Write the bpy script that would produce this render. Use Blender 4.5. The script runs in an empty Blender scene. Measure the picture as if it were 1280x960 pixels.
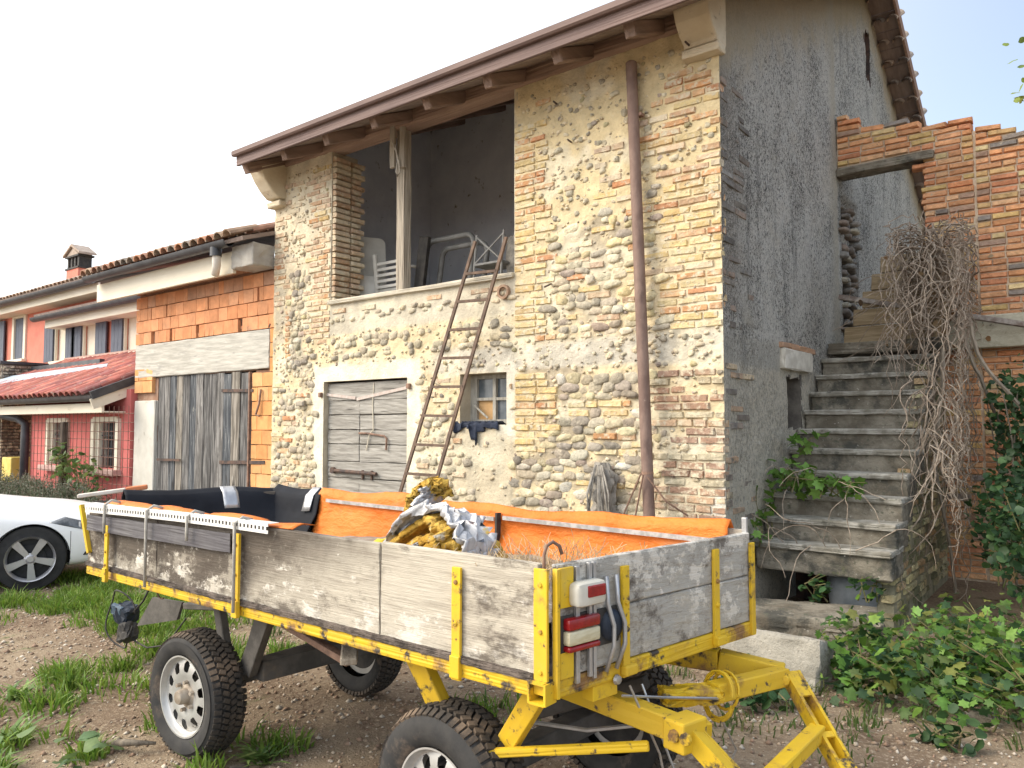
import bpy, bmesh, math, random
import numpy as np
from mathutils import Vector, Matrix, Euler

random.seed(7)
rng = np.random.default_rng(7)
SC = bpy.context.scene
COL = SC.collection
R = math.radians

# ------------------------------------------------------------------ camera
cam_d = bpy.data.cameras.new('camera')
cam = bpy.data.objects.new('camera', cam_d)
COL.objects.link(cam)
cam_d.sensor_fit = 'HORIZONTAL'
cam_d.sensor_width = 36.0
cam_d.lens = 36.0 * 955 / 1280
cam_d.clip_start = 0.05
cam_d.clip_end = 2000
cam.location = (0, 0, 1.65)
cam.rotation_euler = (R(90 + 3.12), 0, R(38.07))
SC.camera = cam

# ------------------------------------------------------------------ light
SUN_DIR = Vector((-0.60, -0.58, 0.60)).normalized()      # towards the sun
elev = math.asin(SUN_DIR.z)
azim = math.atan2(SUN_DIR.x, SUN_DIR.y)
W = bpy.data.worlds.new('World')
SC.world = W
W.use_nodes = True
wn, wl = W.node_tree.nodes, W.node_tree.links
bg = wn['Background']
sky = wn.new('ShaderNodeTexSky')
sky.sky_type = 'NISHITA'
sky.sun_disc = False
sky.sun_elevation = elev
sky.sun_rotation = azim
sky.air_density = 1.0
sky.dust_density = 2.0
sky.ozone_density = 0.6
wmix = wn.new('ShaderNodeMix')                            # thin even overcast veil over the blue
wmix.data_type = 'RGBA'
wg = wn.new('ShaderNodeTexCoord')
wd = wn.new('ShaderNodeVectorMath'); wd.operation = 'DOT_PRODUCT'
wl.new(wg.outputs['Generated'], wd.inputs[0])
wd.inputs[1].default_value = Vector((SUN_DIR.x, SUN_DIR.y, 0)).normalized()
wr = wn.new('ShaderNodeMapRange'); wr.interpolation_type = 'SMOOTHSTEP'           # the veil is denser on the sun's side
wr.inputs['From Min'].default_value = -0.85; wr.inputs['From Max'].default_value = 0.45
wr.inputs['To Min'].default_value = 0.07; wr.inputs['To Max'].default_value = 0.72
wl.new(wd.outputs['Value'], wr.inputs['Value'])
wl.new(wr.outputs['Result'], wmix.inputs['Factor'])
wmix.inputs[7].default_value = (10.6, 10.9, 11.2, 1)
wl.new(sky.outputs['Color'], wmix.inputs[6])
wl.new(wmix.outputs[2], bg.inputs['Color'])
bg.inputs['Strength'].default_value = 0.12

sun_d = bpy.data.lights.new('sun', 'SUN')
sun_d.energy = 2.3
sun_d.angle = R(38)
sun_d.color = (1.0, 0.885, 0.71)
sun = bpy.data.objects.new('sun', sun_d)
COL.objects.link(sun)
sun.rotation_euler = (-SUN_DIR).to_track_quat('-Z', 'Y').to_euler()
sun.location = (-20, -20, 30)

SC.view_settings.view_transform = 'Standard'
SC.view_settings.look = 'None'
SC.view_settings.exposure = 0.96
SC.view_settings.gamma = 1.0
SC.view_settings.use_curve_mapping = False

# ------------------------------------------------------------------ noise in numpy
_P = rng.random((256, 256))
def vnoise(x, y):
    x = np.asarray(x, float); y = np.asarray(y, float)
    xi = np.floor(x).astype(int); yi = np.floor(y).astype(int)
    fx = x - xi; fy = y - yi
    fx = fx * fx * (3 - 2 * fx); fy = fy * fy * (3 - 2 * fy)
    g = lambda a, b: _P[a & 255, b & 255]
    return (g(xi, yi) * (1 - fx) + g(xi + 1, yi) * fx) * (1 - fy) + (g(xi, yi + 1) * (1 - fx) + g(xi + 1, yi + 1) * fx) * fy
def fbm(x, y, o=4):
    s = 0; a = .5; t = 0
    for k in range(o):
        s = s + a * vnoise(np.asarray(x) * 2 ** k + 17.3 * k, np.asarray(y) * 2 ** k + 5.1 * k); t += a; a *= .55
    return s / t
def sstep(a, b, x):
    t = np.clip((np.asarray(x, float) - a) / (b - a), 0, 1)
    return t * t * (3 - 2 * t)

# ------------------------------------------------------------------ materials
def hexl(r, g, b): return (r, g, b, 1)
class NT:
    def __init__(s, name):
        s.m = bpy.data.materials.new(name); s.m.use_nodes = True
        s.t = s.m.node_tree; s.n = s.t.nodes; s.l = s.t.links
        s.b = s.n['Principled BSDF']
    def new(s, ty, **k):
        n = s.n.new(ty)
        for a, v in k.items(): setattr(n, a, v)
        return n
    def link(s, a, b): s.l.new(a, b)
    def pos(s, stretch=(1, 1, 1), src='Position'):
        if src == 'Position': o = s.new('ShaderNodeNewGeometry').outputs['Position']
        else: o = s.new('ShaderNodeTexCoord').outputs['Object']
        mp = s.new('ShaderNodeMapping'); mp.inputs['Scale'].default_value = stretch
        s.link(o, mp.inputs['Vector']); return mp.outputs['Vector']
    def noise(s, vec, scale, detail=6, rough=.6, dist=0):
        n = s.new('ShaderNodeTexNoise'); n.inputs['Scale'].default_value = scale
        n.inputs['Detail'].default_value = detail; n.inputs['Roughness'].default_value = rough
        n.inputs['Distortion'].default_value = dist
        s.link(vec, n.inputs['Vector']); return n.outputs['Fac']
    def vor(s, vec, scale, feature='F1'):
        n = s.new('ShaderNodeTexVoronoi', feature=feature); n.inputs['Scale'].default_value = scale
        s.link(vec, n.inputs['Vector']); return n.outputs['Distance']
    def ramp(s, fac, lo, hi):
        n = s.new('ShaderNodeMapRange', interpolation_type='SMOOTHSTEP')
        n.inputs['From Min'].default_value = lo; n.inputs['From Max'].default_value = hi
        s.link(fac, n.inputs['Value']); return n.outputs['Result']
    def math(s, op, a, b=None):
        n = s.new('ShaderNodeMath', operation=op)
        for i, v in enumerate((a, b)):
            if v is None: continue
            if isinstance(v, (int, float)): n.inputs[i].default_value = v
            else: s.link(v, n.inputs[i])
        return n.outputs[0]
    def mix(s, fac, a, b, mode='MIX'):
        n = s.new('ShaderNodeMix', data_type='RGBA', blend_type=mode)
        for i, v in ((0, fac), (6, a), (7, b)):
            if isinstance(v, (int, float)): n.inputs[i].default_value = v
            elif isinstance(v, tuple): n.inputs[i].default_value = v if len(v) == 4 else (*v, 1)
            else: s.link(v, n.inputs[i])
        return n.outputs[2]

def mat(name, c1, c2=None, sc=6, st=(1, 1, 1), lo=.35, hi=.65, rough=.9, metal=0, bump=.3, bsc=40, bst=None,
        src=None, patches=(), spec=.3, space='Position', val=.25, cell=None, transl=0, bdist=.01):
    """patches: (colour, scale, lo, hi, stretch); src 'obj' or 'attr' takes the base colour from the object / the vertices"""
    t = NT(name); b = t.b
    v = t.pos(st, space)
    n1 = t.noise(v, sc, 7)
    if src == 'obj': base = t.new('ShaderNodeObjectInfo').outputs['Color']
    elif src == 'attr': base = t.new('ShaderNodeAttribute', attribute_name='Col').outputs['Color']
    else: base = None
    if base is not None:
        g = t.new('ShaderNodeMapRange'); g.inputs['From Min'].default_value = .3; g.inputs['From Max'].default_value = .7
        g.inputs['To Min'].default_value = 1 - val; g.inputs['To Max'].default_value = 1 + val
        t.link(n1, g.inputs['Value'])
        h = t.new('ShaderNodeVectorMath', operation='SCALE')
        t.link(base, h.inputs[0]); t.link(g.outputs[0], h.inputs['Scale'])
        c = h.outputs[0]
    else:
        c = t.mix(t.ramp(n1, lo, hi), c1, c2 if c2 else c1)
    for i, p in enumerate(patches):
        col, psc, plo, phi = p[:4]
        pv = t.pos(p[4] if len(p) > 4 else (1, 1, 1), space)
        off = t.new('ShaderNodeVectorMath', operation='ADD'); off.inputs[1].default_value = (3.7 * i + 1.3, 9.1 * i, 4.4 * i)
        t.link(pv, off.inputs[0])
        c = t.mix(t.ramp(t.noise(off.outputs[0], psc, 8, .65), plo, phi), c, col)
    t.link(c, b.inputs['Base Color'])
    b.inputs['Roughness'].default_value = rough
    b.inputs['Metallic'].default_value = metal
    b.inputs['Specular IOR Level'].default_value = spec
    if transl:
        b.inputs['Subsurface Weight'].default_value = 0
        tr = t.new('ShaderNodeBsdfTranslucent'); t.link(c, tr.inputs['Color'])
        mx = t.new('ShaderNodeMixShader'); mx.inputs[0].default_value = transl
        t.link(b.outputs[0], mx.inputs[1]); t.link(tr.outputs[0], mx.inputs[2])
        t.link(mx.outputs[0], t.n['Material Output'].inputs['Surface'])
    if bump:
        bv = t.pos(bst or st, space)
        h = t.noise(bv, bsc, 6, .65)
        if cell:
            h = t.math('ADD', h, t.math('MULTIPLY', t.vor(bv, cell), 1.2))
        bp = t.new('ShaderNodeBump'); bp.inputs['Strength'].default_value = bump; bp.inputs['Distance'].default_value = bdist
        t.link(h, bp.inputs['Height']); t.link(bp.outputs[0], b.inputs['Normal'])
    return t.m

# ------------------------------------------------------------------ mesh builder
def rot_to(d, up=(0, 0, 1)):
    d = Vector(d).normalized(); u = Vector(up)
    if abs(d.dot(u)) > .98: u = Vector((1, 0, 0))
    s = d.cross(u).normalized(); u2 = s.cross(d)
    return Matrix((s, d, u2)).transposed()         # columns: side, along, up

class MB:
    def __init__(s): s.v = []; s.f = []; s.mi = []; s.c = []
    def add(s, verts, faces, mi=0, col=None):
        o = len(s.v); s.v += [tuple(p) for p in verts]
        s.f += [tuple(i + o for i in f) for f in faces]; s.mi += [mi] * len(faces)
        s.c += [col or (1, 1, 1, 1)] * len(verts)
    def box(s, c, size, rot=None, jit=0, mi=0, col=None):
        h = Vector(size) / 2; vs = []
        for z in (-1, 1):
            for y in (-1, 1):
                for x in (-1, 1):
                    p = Vector((x * h.x, y * h.y, z * h.z))
                    if jit: p += Vector([random.uniform(-jit, jit) for _ in range(3)])
                    if rot is not None: p = rot @ p
                    vs.append(p + Vector(c))
        s.add(vs, [(0, 2, 3, 1), (4, 5, 7, 6), (0, 1, 5, 4), (2, 6, 7, 3), (0, 4, 6, 2), (1, 3, 7, 5)], mi, col)
    def rbox(s, c, size, rot=None, b=.015, jit=0, mi=0, n=1, col=None):
        """box with chamfered edges; n extra cuts per face let jit make it uneven"""
        h = Vector(size) / 2
        ax = []
        for k in range(3):
            bb = min(b, h[k] * .45)
            inner = [(-h[k] + bb) + (2 * (h[k] - bb)) * i / n for i in range(n + 1)]
            ax.append([-h[k]] + inner + [h[k]])
        idx = {}; vs = []
        L = [len(a) for a in ax]
        def vid(i, j, k):
            key = (i, j, k)
            if key not in idx:
                e = sum(1 for q, l in ((i, L[0]), (j, L[1]), (k, L[2])) if q in (0, l - 1))
                p = [ax[0][i], ax[1][j], ax[2][k]]
                if e >= 2:
                    for q, (ii, l) in enumerate(((i, L[0]), (j, L[1]), (k, L[2]))):
                        if ii in (0, l - 1):
                            bb = min(b, h[q] * .45); p[q] -= math.copysign(bb * (.3 if e == 2 else .42), p[q])
                p = Vector(p)
                if jit: p += Vector([random.uniform(-jit, jit) for _ in range(3)])
                if rot is not None: p = rot @ p
                idx[key] = len(vs); vs.append(p + Vector(c))
            return idx[key]
        fs = []
        for a, (u, w) in ((0, (1, 2)), (1, (2, 0)), (2, (0, 1))):
            for end in (0, L[a] - 1):
                for i in range(L[u] - 1):
                    for j in range(L[w] - 1):
                        q = []
                        for (di, dj) in ((0, 0), (1, 0), (1, 1), (0, 1)):
                            k3 = [0, 0, 0]; k3[a] = end; k3[u] = i + di; k3[w] = j + dj
                            q.append(vid(*k3))
                        fs.append(tuple(q) if end else tuple(reversed(q)))
        s.add(vs, fs, mi, col)
    def beam(s, p0, p1, w, h, up=(0, 0, 1), b=0, jit=0, mi=0, n=1):
        p0 = Vector(p0); p1 = Vector(p1); d = p1 - p0
        rot = rot_to(d, up)
        if b: s.rbox((p0 + p1) / 2, (w, d.length, h), rot, b, jit, mi, n)
        else: s.box((p0 + p1) / 2, (w, d.length, h), rot, jit, mi)
    def tube(s, pts, r, n=6, mi=0, caps=True, col=None):
        pts = [Vector(p) for p in pts]
        rs = r if isinstance(r, (list, tuple)) else [r] * len(pts)
        vs = []; fs = []; u = None
        for i, p in enumerate(pts):
            d = (pts[min(i + 1, len(pts) - 1)] - pts[max(i - 1, 0)])
            if d.length < 1e-9: d = Vector((0, 0, 1))
            d.normalize()
            if u is None:
                u = Vector((0, 0, 1)) if abs(d.z) < .9 else Vector((1, 0, 0))
            u = (u - d * u.dot(d))
            if u.length < 1e-6: u = d.orthogonal()
            u.normalize(); w = d.cross(u)
            for k in range(n):
                a = 2 * math.pi * k / n
                vs.append(p + (u * math.cos(a) + w * math.sin(a)) * rs[i])
        for i in range(len(pts) - 1):
            for k in range(n):
                a = i * n + k; b = i * n + (k + 1) % n
                fs.append((a, b, b + n, a + n))
        if caps:
            fs.append(tuple(reversed(range(n)))); fs.append(tuple(range((len(pts) - 1) * n, len(pts) * n)))
        s.add(vs, fs, mi, col)
    def lathe(s, prof, c, axis=(0, 0, 1), n=24, mi=0, close=False):
        """prof: (radius, along) pairs"""
        rot = rot_to(axis); vs = []; fs = []
        m = len(prof)
        for k in range(n):
            a = 2 * math.pi * k / n
            for (r, h) in prof:
                vs.append(rot @ Vector((r * math.cos(a), h, r * math.sin(a))) + Vector(c))
        for k in range(n):
            for j in range(m - 1 + (1 if close else 0)):
                a = k * m + j; b = k * m + (j + 1) % m; k2 = (k + 1) % n
                fs.append((a, k2 * m + j, k2 * m + (j + 1) % m, b))
        s.add(vs, fs, mi)
    def grid(s, P, mi=0, cols=None, mask=None):
        """P: array (n, m, 3)"""
        n, m = P.shape[:2]; o = len(s.v)
        s.v += [tuple(p) for p in P.reshape(-1, 3)]
        s.c += [tuple(c) for c in cols.reshape(-1, 4)] if cols is not None else [(1, 1, 1, 1)] * (n * m)
        for i in range(n - 1):
            for j in range(m - 1):
                if mask is not None and not mask[i, j]: continue
                a = o + i * m + j
                s.f.append((a, a + 1, a + m + 1, a + m)); s.mi.append(mi)
    def poly(s, pts, depth, mi=0):
        """flat polygon pushed along the depth vector"""
        n = len(pts); d = Vector(depth); a = [Vector(p) for p in pts]
        s.add(a + [p + d for p in a], [tuple(range(n))[::-1], tuple(range(n, 2 * n))] + [(i, (i + 1) % n, n + (i + 1) % n, n + i) for i in range(n)], mi)
    def mesh(s, name, mats, smooth=False, fix=True):
        me = bpy.data.meshes.new(name)
        me.from_pydata(s.v, [], s.f)
        for m in (mats if isinstance(mats, (list, tuple)) else [mats]): me.materials.append(m)
        if any(s.mi): me.polygons.foreach_set('material_index', s.mi)
        if any(c != (1, 1, 1, 1) for c in s.c):
            ca = me.color_attributes.new('Col', 'FLOAT_COLOR', 'POINT')
            ca.data.foreach_set('color', np.array(s.c, dtype=np.float32).ravel())
        if fix:
            bm = bmesh.new(); bm.from_mesh(me); bmesh.ops.recalc_face_normals(bm, faces=bm.faces); bm.to_mesh(me); bm.free()
        if smooth:
            if smooth is True: me.polygons.foreach_set('use_smooth', [True] * len(me.polygons))
            else:
                me.polygons.foreach_set('use_smooth', [True] * len(me.polygons))
                me.set_sharp_from_angle(angle=R(smooth))
        me.update()
        return me
    def build(s, name, mats, parent=None, smooth=False, kind=None, fix=True):
        o = bpy.data.objects.new(name, s.mesh(name, mats, smooth, fix)); COL.objects.link(o)
        par(o, parent)
        if kind: o['kind'] = kind
        return o

def par(o, p):
    if p is None: return
    o.parent = p
    if p.type == 'EMPTY': o.matrix_parent_inverse = p.matrix_basis.inverted()
def tag(o, label, cat, group=None, kind=None):
    o['label'] = label; o['category'] = cat
    if group: o['group'] = group
    if kind: o['kind'] = kind
    return o
def thing(name, label, cat, loc=(0, 0, 0), group=None):
    o = bpy.data.objects.new(name, None); COL.objects.link(o); o.location = loc
    o.empty_display_size = .1
    return tag(o, label, cat, group)
def struct(o):
    o['kind'] = 'structure'; return o
def copy_tree(o, parent=None):
    c = o.copy(); COL.objects.link(c)
    if parent is not None: c.parent = parent
    for ch in o.children: copy_tree(ch, c)
    return c
def bev(o, w=.004, seg=1):
    m = o.modifiers.new('edge', 'BEVEL'); m.width = w; m.segments = seg; m.limit_method = 'ANGLE'; return o

CAMP = Vector(cam.location)
def pieces(parent, name, items, meshes, m_obj, m_attr, maxn=300, smooth=False):
    """items: (Matrix, colour, variant). The maxn largest in view are objects sharing mesh data, the rest one 'stuff' part."""
    for me in meshes:
        me.materials.clear(); me.materials.append(m_obj)
    def size(it):
        M = it[0]; s = sorted((M.col[0].length, M.col[1].length, M.col[2].length))
        return -(s[1] * s[2]) / max(.2, (M.translation - CAMP).length) ** 2
    items = sorted(items, key=size)
    for M, c, k in items[:maxn]:
        o = bpy.data.objects.new(name, meshes[k % len(meshes)]); COL.objects.link(o)
        par(o, parent); o.matrix_basis = M; o.color = (*c[:3], 1)
    rest = items[maxn:]
    if rest:
        cache = {}
        V = []; F = []; Cc = []; off = 0
        for M, c, k in rest:
            k %= len(meshes)
            if k not in cache:
                me = meshes[k]; a = np.empty(len(me.vertices) * 3); me.vertices.foreach_get('co', a)
                cache[k] = (np.c_[a.reshape(-1, 3), np.ones(len(a) // 3)], [tuple(p.vertices) for p in me.polygons])
            a, fs = cache[k]
            V.append((a @ np.array(M).T)[:, :3]); F += [tuple(i + off for i in f) for f in fs]
            Cc.append(np.tile([*c[:3], 1.0], (len(a), 1))); off += len(a)
        me = bpy.data.meshes.new(name); me.from_pydata(np.vstack(V).tolist(), [], F)
        ca = me.color_attributes.new('Col', 'FLOAT_COLOR', 'POINT')
        ca.data.foreach_set('color', np.vstack(Cc).astype(np.float32).ravel())
        me.materials.append(m_attr)
        if smooth: me.polygons.foreach_set('use_smooth', [True] * len(me.polygons))
        o = bpy.data.objects.new(name, me); COL.objects.link(o); par(o, parent); o['kind'] = 'stuff'
def TRS(loc, rot, scl):
    return Matrix.LocRotScale(Vector(loc), rot if not isinstance(rot, (tuple, list)) else Euler(rot), Vector(scl))
def jc(c, a=.12, h=.04):
    k = 1 + random.uniform(-a, a); w = random.uniform(-h, h)
    return (max(.005, c[0] * k * (1 + w)), max(.005, c[1] * k), max(.005, c[2] * k * (1 - w)))
# ------------------------------------------------------------------ ground
def ground_z(x, y):
    n = fbm(np.asarray(x) * .9, np.asarray(y) * .9, 3) - .5
    return .05 * n + .02 * (fbm(np.asarray(x) * 5, np.asarray(y) * 5, 3) - .5)
def gaxis(a, b, step, far, k=1.35):
    mid = list(np.arange(a, b + 1e-6, step)); s = step; lo = []; v = a
    while v > -far: s *= k; v -= s; lo.append(v)
    s = step; hi = []; v = b
    while v < far: s *= k; v += s; hi.append(v)
    return np.array(lo[::-1] + mid + hi)
gxs = gaxis(-13, 3, .07, 600); gys = gaxis(-.5, 8, .07, 600)
GX, GY = np.meshgrid(gxs, gys, indexing='ij')
GZ = np.where((GX > -13.5) & (GX < 3.5) & (GY > -1) & (GY < 8.5), ground_z(GX, GY), 0)
t = NT('earth_and_gravel')
v = t.pos()
big = t.noise(v, .8, 6, .6); mid = t.noise(v, 4, 7, .65); fine = t.noise(v, 38, 6, .7); vor = t.vor(v, 46)
c = t.mix(t.ramp(big, .4, .62), (.20, .142, .095), (.31, .24, .165))
c = t.mix(t.ramp(mid, .52, .66), c, (.14, .095, .064))
c = t.mix(t.ramp(fine, .5, .68), c, (.41, .33, .24))
c = t.mix(t.ramp(t.math('ADD', vor, t.math('MULTIPLY', mid, .3)), .28, .2), c, (.47, .40, .31))
c = t.mix(t.ramp(t.noise(v, 1.6, 7, .7), .60, .70), c, (.10, .13, .045))
t.link(c, t.b.inputs['Base Color']); t.b.inputs['Roughness'].default_value = .95; t.b.inputs['Specular IOR Level'].default_value = .2
bp = t.new('ShaderNodeBump'); bp.inputs['Strength'].default_value = .8; bp.inputs['Distance'].default_value = .02
t.link(t.math('ADD', fine, t.math('MULTIPLY', t.noise(v, 90, 4, .6), .6)), bp.inputs['Height']); t.link(bp.outputs[0], t.b.inputs['Normal'])
mb = MB(); mb.grid(np.stack([GX, GY, GZ], -1))
ground = struct(mb.build('ground', t.m, None, smooth=True, fix=False))
# ------------------------------------------------------------------ masonry kit
def brick_mesh(seed):
    r = random.Random(seed); vs = []
    j = lambda a: r.uniform(-a, a)
    for (y, ix, iz) in ((.5, 0, 0), (-.3, 0, 0), (-.5, .035, .13)):
        for (x, z) in ((-1, -1), (1, -1), (1, 1), (-1, 1)):
            vs.append((x * (.5 - ix) + j(.018), y + j(.04), z * (.5 - iz) + j(.06)))
    fs = [(8, 9, 10, 11)]
    for o in (0, 4):
        for k in range(4): fs.append((o + k, o + (k + 1) % 4, o + 4 + (k + 1) % 4, o + 4 + k))
    me = bpy.data.meshes.new('brick'); me.from_pydata(vs, [], fs); me.update()
    return me
def stone_mesh(seed):
    r = random.Random(seed); vs = []; fs = []; n = 9
    ph = [r.uniform(0, 6.28) for _ in range(3)]; am = [r.uniform(.03, .15) for _ in range(3)]
    def rad(a): return .5 * (1 + am[0] * math.sin(2 * a + ph[0]) + am[1] * math.sin(3 * a + ph[1]) + .5 * am[2] * math.sin(5 * a + ph[2]))
    sq = r.uniform(.62, .95)
    for (y, k) in ((.5, .86), (0.05, 1.0), (-.28, .92), (-.43, .66)):
        for i in range(n):
            a = 2 * math.pi * i / n; q = rad(a) * k
            cx, cz = math.cos(a), math.sin(a)
            vs.append((math.copysign(abs(cx) ** sq, cx) * q, y + r.uniform(-.06, .06), math.copysign(abs(cz) ** sq, cz) * q))
    vs.append((r.uniform(-.05, .05), -.47, r.uniform(-.05, .05)))
    for ring in range(3):
        for i in range(n):
            a = ring * n + i; b = ring * n + (i + 1) % n
            fs.append((a, b, b + n, a + n))
    for i in range(n): fs.append((3 * n + i, 3 * n + (i + 1) % n, 4 * n))
    me = bpy.data.meshes.new('stone'); me.from_pydata(vs, [], fs)
    me.polygons.foreach_set('use_smooth', [True] * len(me.polygons)); me.update()
    return me
def bricks(n=10, s=0): return [brick_mesh(s * 100 + i) for i in range(n)]
def stones(n=10, s=0): return [stone_mesh(s * 100 + i) for i in range(n)]

MORT = (.60, .52, .37)
def masonry_mats(nm, mort, lo=.52, hi=.68, val=.25, extra=()):
    p = ((mort, 13, lo, hi), ((.12, .10, .08), 19, .60, .76)) + tuple(extra)
    kw = dict(src=None, rough=.92, bump=.95, bsc=38, patches=p, val=val, bdist=.018, sc=16)
    a = dict(kw); a['src'] = 'obj'; c = dict(kw); c['src'] = 'attr'
    return mat(nm, None, **a) if False else mat(nm, (1, 1, 1), **a), mat(nm + '_mass', (1, 1, 1), **c)
M_BRK, M_BRK2 = masonry_mats('pale_brick', (.62, .55, .41), .47, .64, .22)
M_STN, M_STN2 = masonry_mats('cobble', (.58, .52, .40), .53, .72, .35)
M_DBRK, M_DBRK2 = masonry_mats('sooty_brick', (.17, .155, .13), .50, .64, .35)
M_RBRK, M_RBRK2 = masonry_mats('red_brick', (.50, .42, .30), .60, .74, .25)

BC_YEL = [(.60, .46, .23), (.62, .49, .27), (.60, .44, .21), (.64, .53, .32), (.58, .43, .23)]
BC_ORG = [(.54, .30, .15), (.50, .25, .13), (.57, .36, .20), (.54, .35, .21)]
BC_PNK = [(.52, .38, .27), (.56, .44, .31), (.50, .34, .22), (.60, .50, .36)]
SC_ALL = [(.44, .39, .28), (.38, .33, .25), (.32, .28, .22), (.50, .44, .31), (.42, .37, .29), (.54, .49, .39), (.28, .24, .20), (.48, .42, .25), (.36, .29, .24)]
SC_PAL = [(.55, .48, .35), (.50, .44, .32), (.58, .51, .37), (.46, .40, .30), (.38, .33, .26)]
SC_YEL = [(.60, .51, .31), (.62, .55, .36), (.58, .48, .27), (.56, .49, .34), (.63, .56, .40)]
SC_DRK = [(.58, .51, .36), (.60, .53, .34), (.38, .33, .25), (.30, .26, .21), (.25, .205, .175), (.43, .38, .29), (.34, .29, .24), (.52, .47, .36), (.46, .40, .26), (.56, .52, .44), (.40, .35, .26)]

M_IRON = mat('dark_iron', (.06, .05, .05), (.14, .09, .07), 12, rough=.75, metal=.3, bump=.3)
# ------------------------------------------------------------------ barn
YW = 6.0; XR = -2.49; XL = -8.73
barn = thing('stone_barn', 'two storey rubble and brick barn with open hayloft and tiled eaves behind the yellow trailer', 'barn', (-5.6, 6.4, 0))
LO = (-7.55, -4.67, 3.15, 5.08)            # hayloft opening
WI = (-5.40, -4.77, 1.66, 2.19)            # small window
DO = (-7.66, -6.19, -.1, 2.19)             # door
holes = [LO, WI, DO]
def breaks(a, b, step, keys):
    ks = sorted(set([a, b] + [k for k in keys if a < k < b])); out = []
    for p, q in zip(ks, ks[1:]):
        n = max(1, round((q - p) / step)); out += [p + (q - p) * i / n for i in range(n)]
    return np.array(out + [b])
def front_zone(x, z):
    """(colour, roughness amplitude) of the mortar at x, z"""
    x = np.asarray(x, float); z = np.asarray(z, float)
    n = fbm(x * 1.3 + 9, z * 1.3, 4); n2 = fbm(x * 5, z * 5 + 40, 3)
    c = np.zeros(x.shape + (4,)); c[..., 3] = 1
    amp = np.full(x.shape, 1.0)
    def put(col, w, a=None):
        w = np.clip(w, 0, 1)
        c[..., :3] = c[..., :3] * (1 - w[..., None]) + np.array(col) * w[..., None]
        if a is not None: amp[:] = amp * (1 - w) + a * w
    put((.63, .52, .335), np.ones(x.shape))
    put((.62, .51, .31), sstep(3.5, 3.9, z + (n - .5) * .6) * (x > -4.75))
    put((.62, .54, .40), sstep(3.2, 3.9, z) * (x < -7.5))
    put((.52, .48, .40), sstep(2.16, 2.22, z + (n2 - .5) * .05) * sstep(2.50, 2.42, z + (n2 - .5) * .08) * sstep(-6.0, -5.6, x), 1.5)
    put((.38, .32, .23), sstep(.40, .60, n2) * (z < 2.2) * (x > -4.65) * (x < -3.1))
    put((.42, .36, .26), sstep(.45, .62, n2) * (z > 2.46) * (z < 3.6) * (x > -4.4) * (x < -3.1))
    put((.44, .385, .29), sstep(.45, .62, n2) * (z < 3.6) * (z > .2) * (x < -7.9))
    put((.53, .48, .38), (x > -7.56) * (x < -4.66) * sstep(2.74, 2.80, z + (n2 - .5) * .05), .12)
    put((.44, .40, .32), (x > -7.56) * (x < -4.66) * (z > 2.74) * sstep(.5, .62, n))
    put((.60, .52, .38), sstep(-5.75, -5.6, x + (n2 - .5) * .2) * sstep(-4.62, -4.75, x + (n2 - .5) * .2) * (z < 1.66) * sstep(.35, .5, z + .2 * n), .25)
    put((.50, .44, .33), sstep(.55, .7, fbm(x * 9, z * .8, 3)) * (x > -5.7) * (x < -4.7) * (z < 1.66))
    d = np.maximum(np.maximum(-7.66 - x, x + 6.19), z - 2.19)
    put((.72, .67, .54), sstep(.24, .17, d + (n2 - .5) * .12), .2)
    dw = np.maximum(np.maximum(WI[0] - x, x - WI[1]), np.maximum(z - WI[3], WI[2] - z))
    put((.68, .63, .52), sstep(.14, .08, dw + (n2 - .5) * .1) * (x > -4.9), .3)
    put((.70, .66, .58), sstep(.56, .66, n + .10 * sstep(-3.3, -2.6, x)) * (z < 1.85) * (z > .3) * (x > -3.2))
    put((.66, .60, .46), sstep(.54, .64, fbm(x * 2.2 + 3, z * 2.2 + 8, 4)) * .7)
    put((.34, .30, .23), sstep(.5, .1, z + (n - .5) * .5) * .6)
    return c, amp
xs = breaks(XL, XR, .032, [LO[0], LO[1], WI[0], WI[1], DO[0], DO[1]])
zs = breaks(-.1, 5.28, .032, [LO[2], LO[3], WI[2], WI[3], DO[3]])
gx, gz = np.meshgrid(xs, zs, indexing='ij')
cc, amp = front_zone(gx, gz)
disp = amp * (.022 * (fbm(gx * 7, gz * 7, 4) - .5) + .020 * (fbm(gx * 24 + 50, gz * 24, 2) - .5))
near_edge = np.minimum.reduce([np.abs(gx - LO[0]) + 9 * (gz < LO[2] - .01), np.full(gx.shape, 9.)])
edge_r = np.minimum(sstep(0, .05, XR - gx), 1)
PY = YW - disp * (.3 + .7 * edge_r)
cx = (xs[:-1] + xs[1:]) / 2; cz = (zs[:-1] + zs[1:]) / 2
msk = np.ones((len(cx), len(cz)), bool)
for (a, b, c0, d0) in holes:
    msk &= ~(((cx > a) & (cx < b))[:, None] & ((cz > c0) & (cz < d0))[None, :])
M_MORT = mat('lime_mortar', (1, 1, 1), src='attr', sc=5, val=.22, rough=.95, bump=.75, bsc=26, bdist=.022,
             patches=(((.24, .20, .15), 34, .58, .72), ((.33, .30, .24), 2.2, .60, .78, (1, 1, .5)), ((.70, .63, .48), 12, .62, .74)))
mb = MB(); mb.grid(np.stack([gx, PY, gz], -1), cols=cc, mask=msk)
front = mb.build('front_wall', M_MORT, barn, smooth=True, fix=False)

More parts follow.
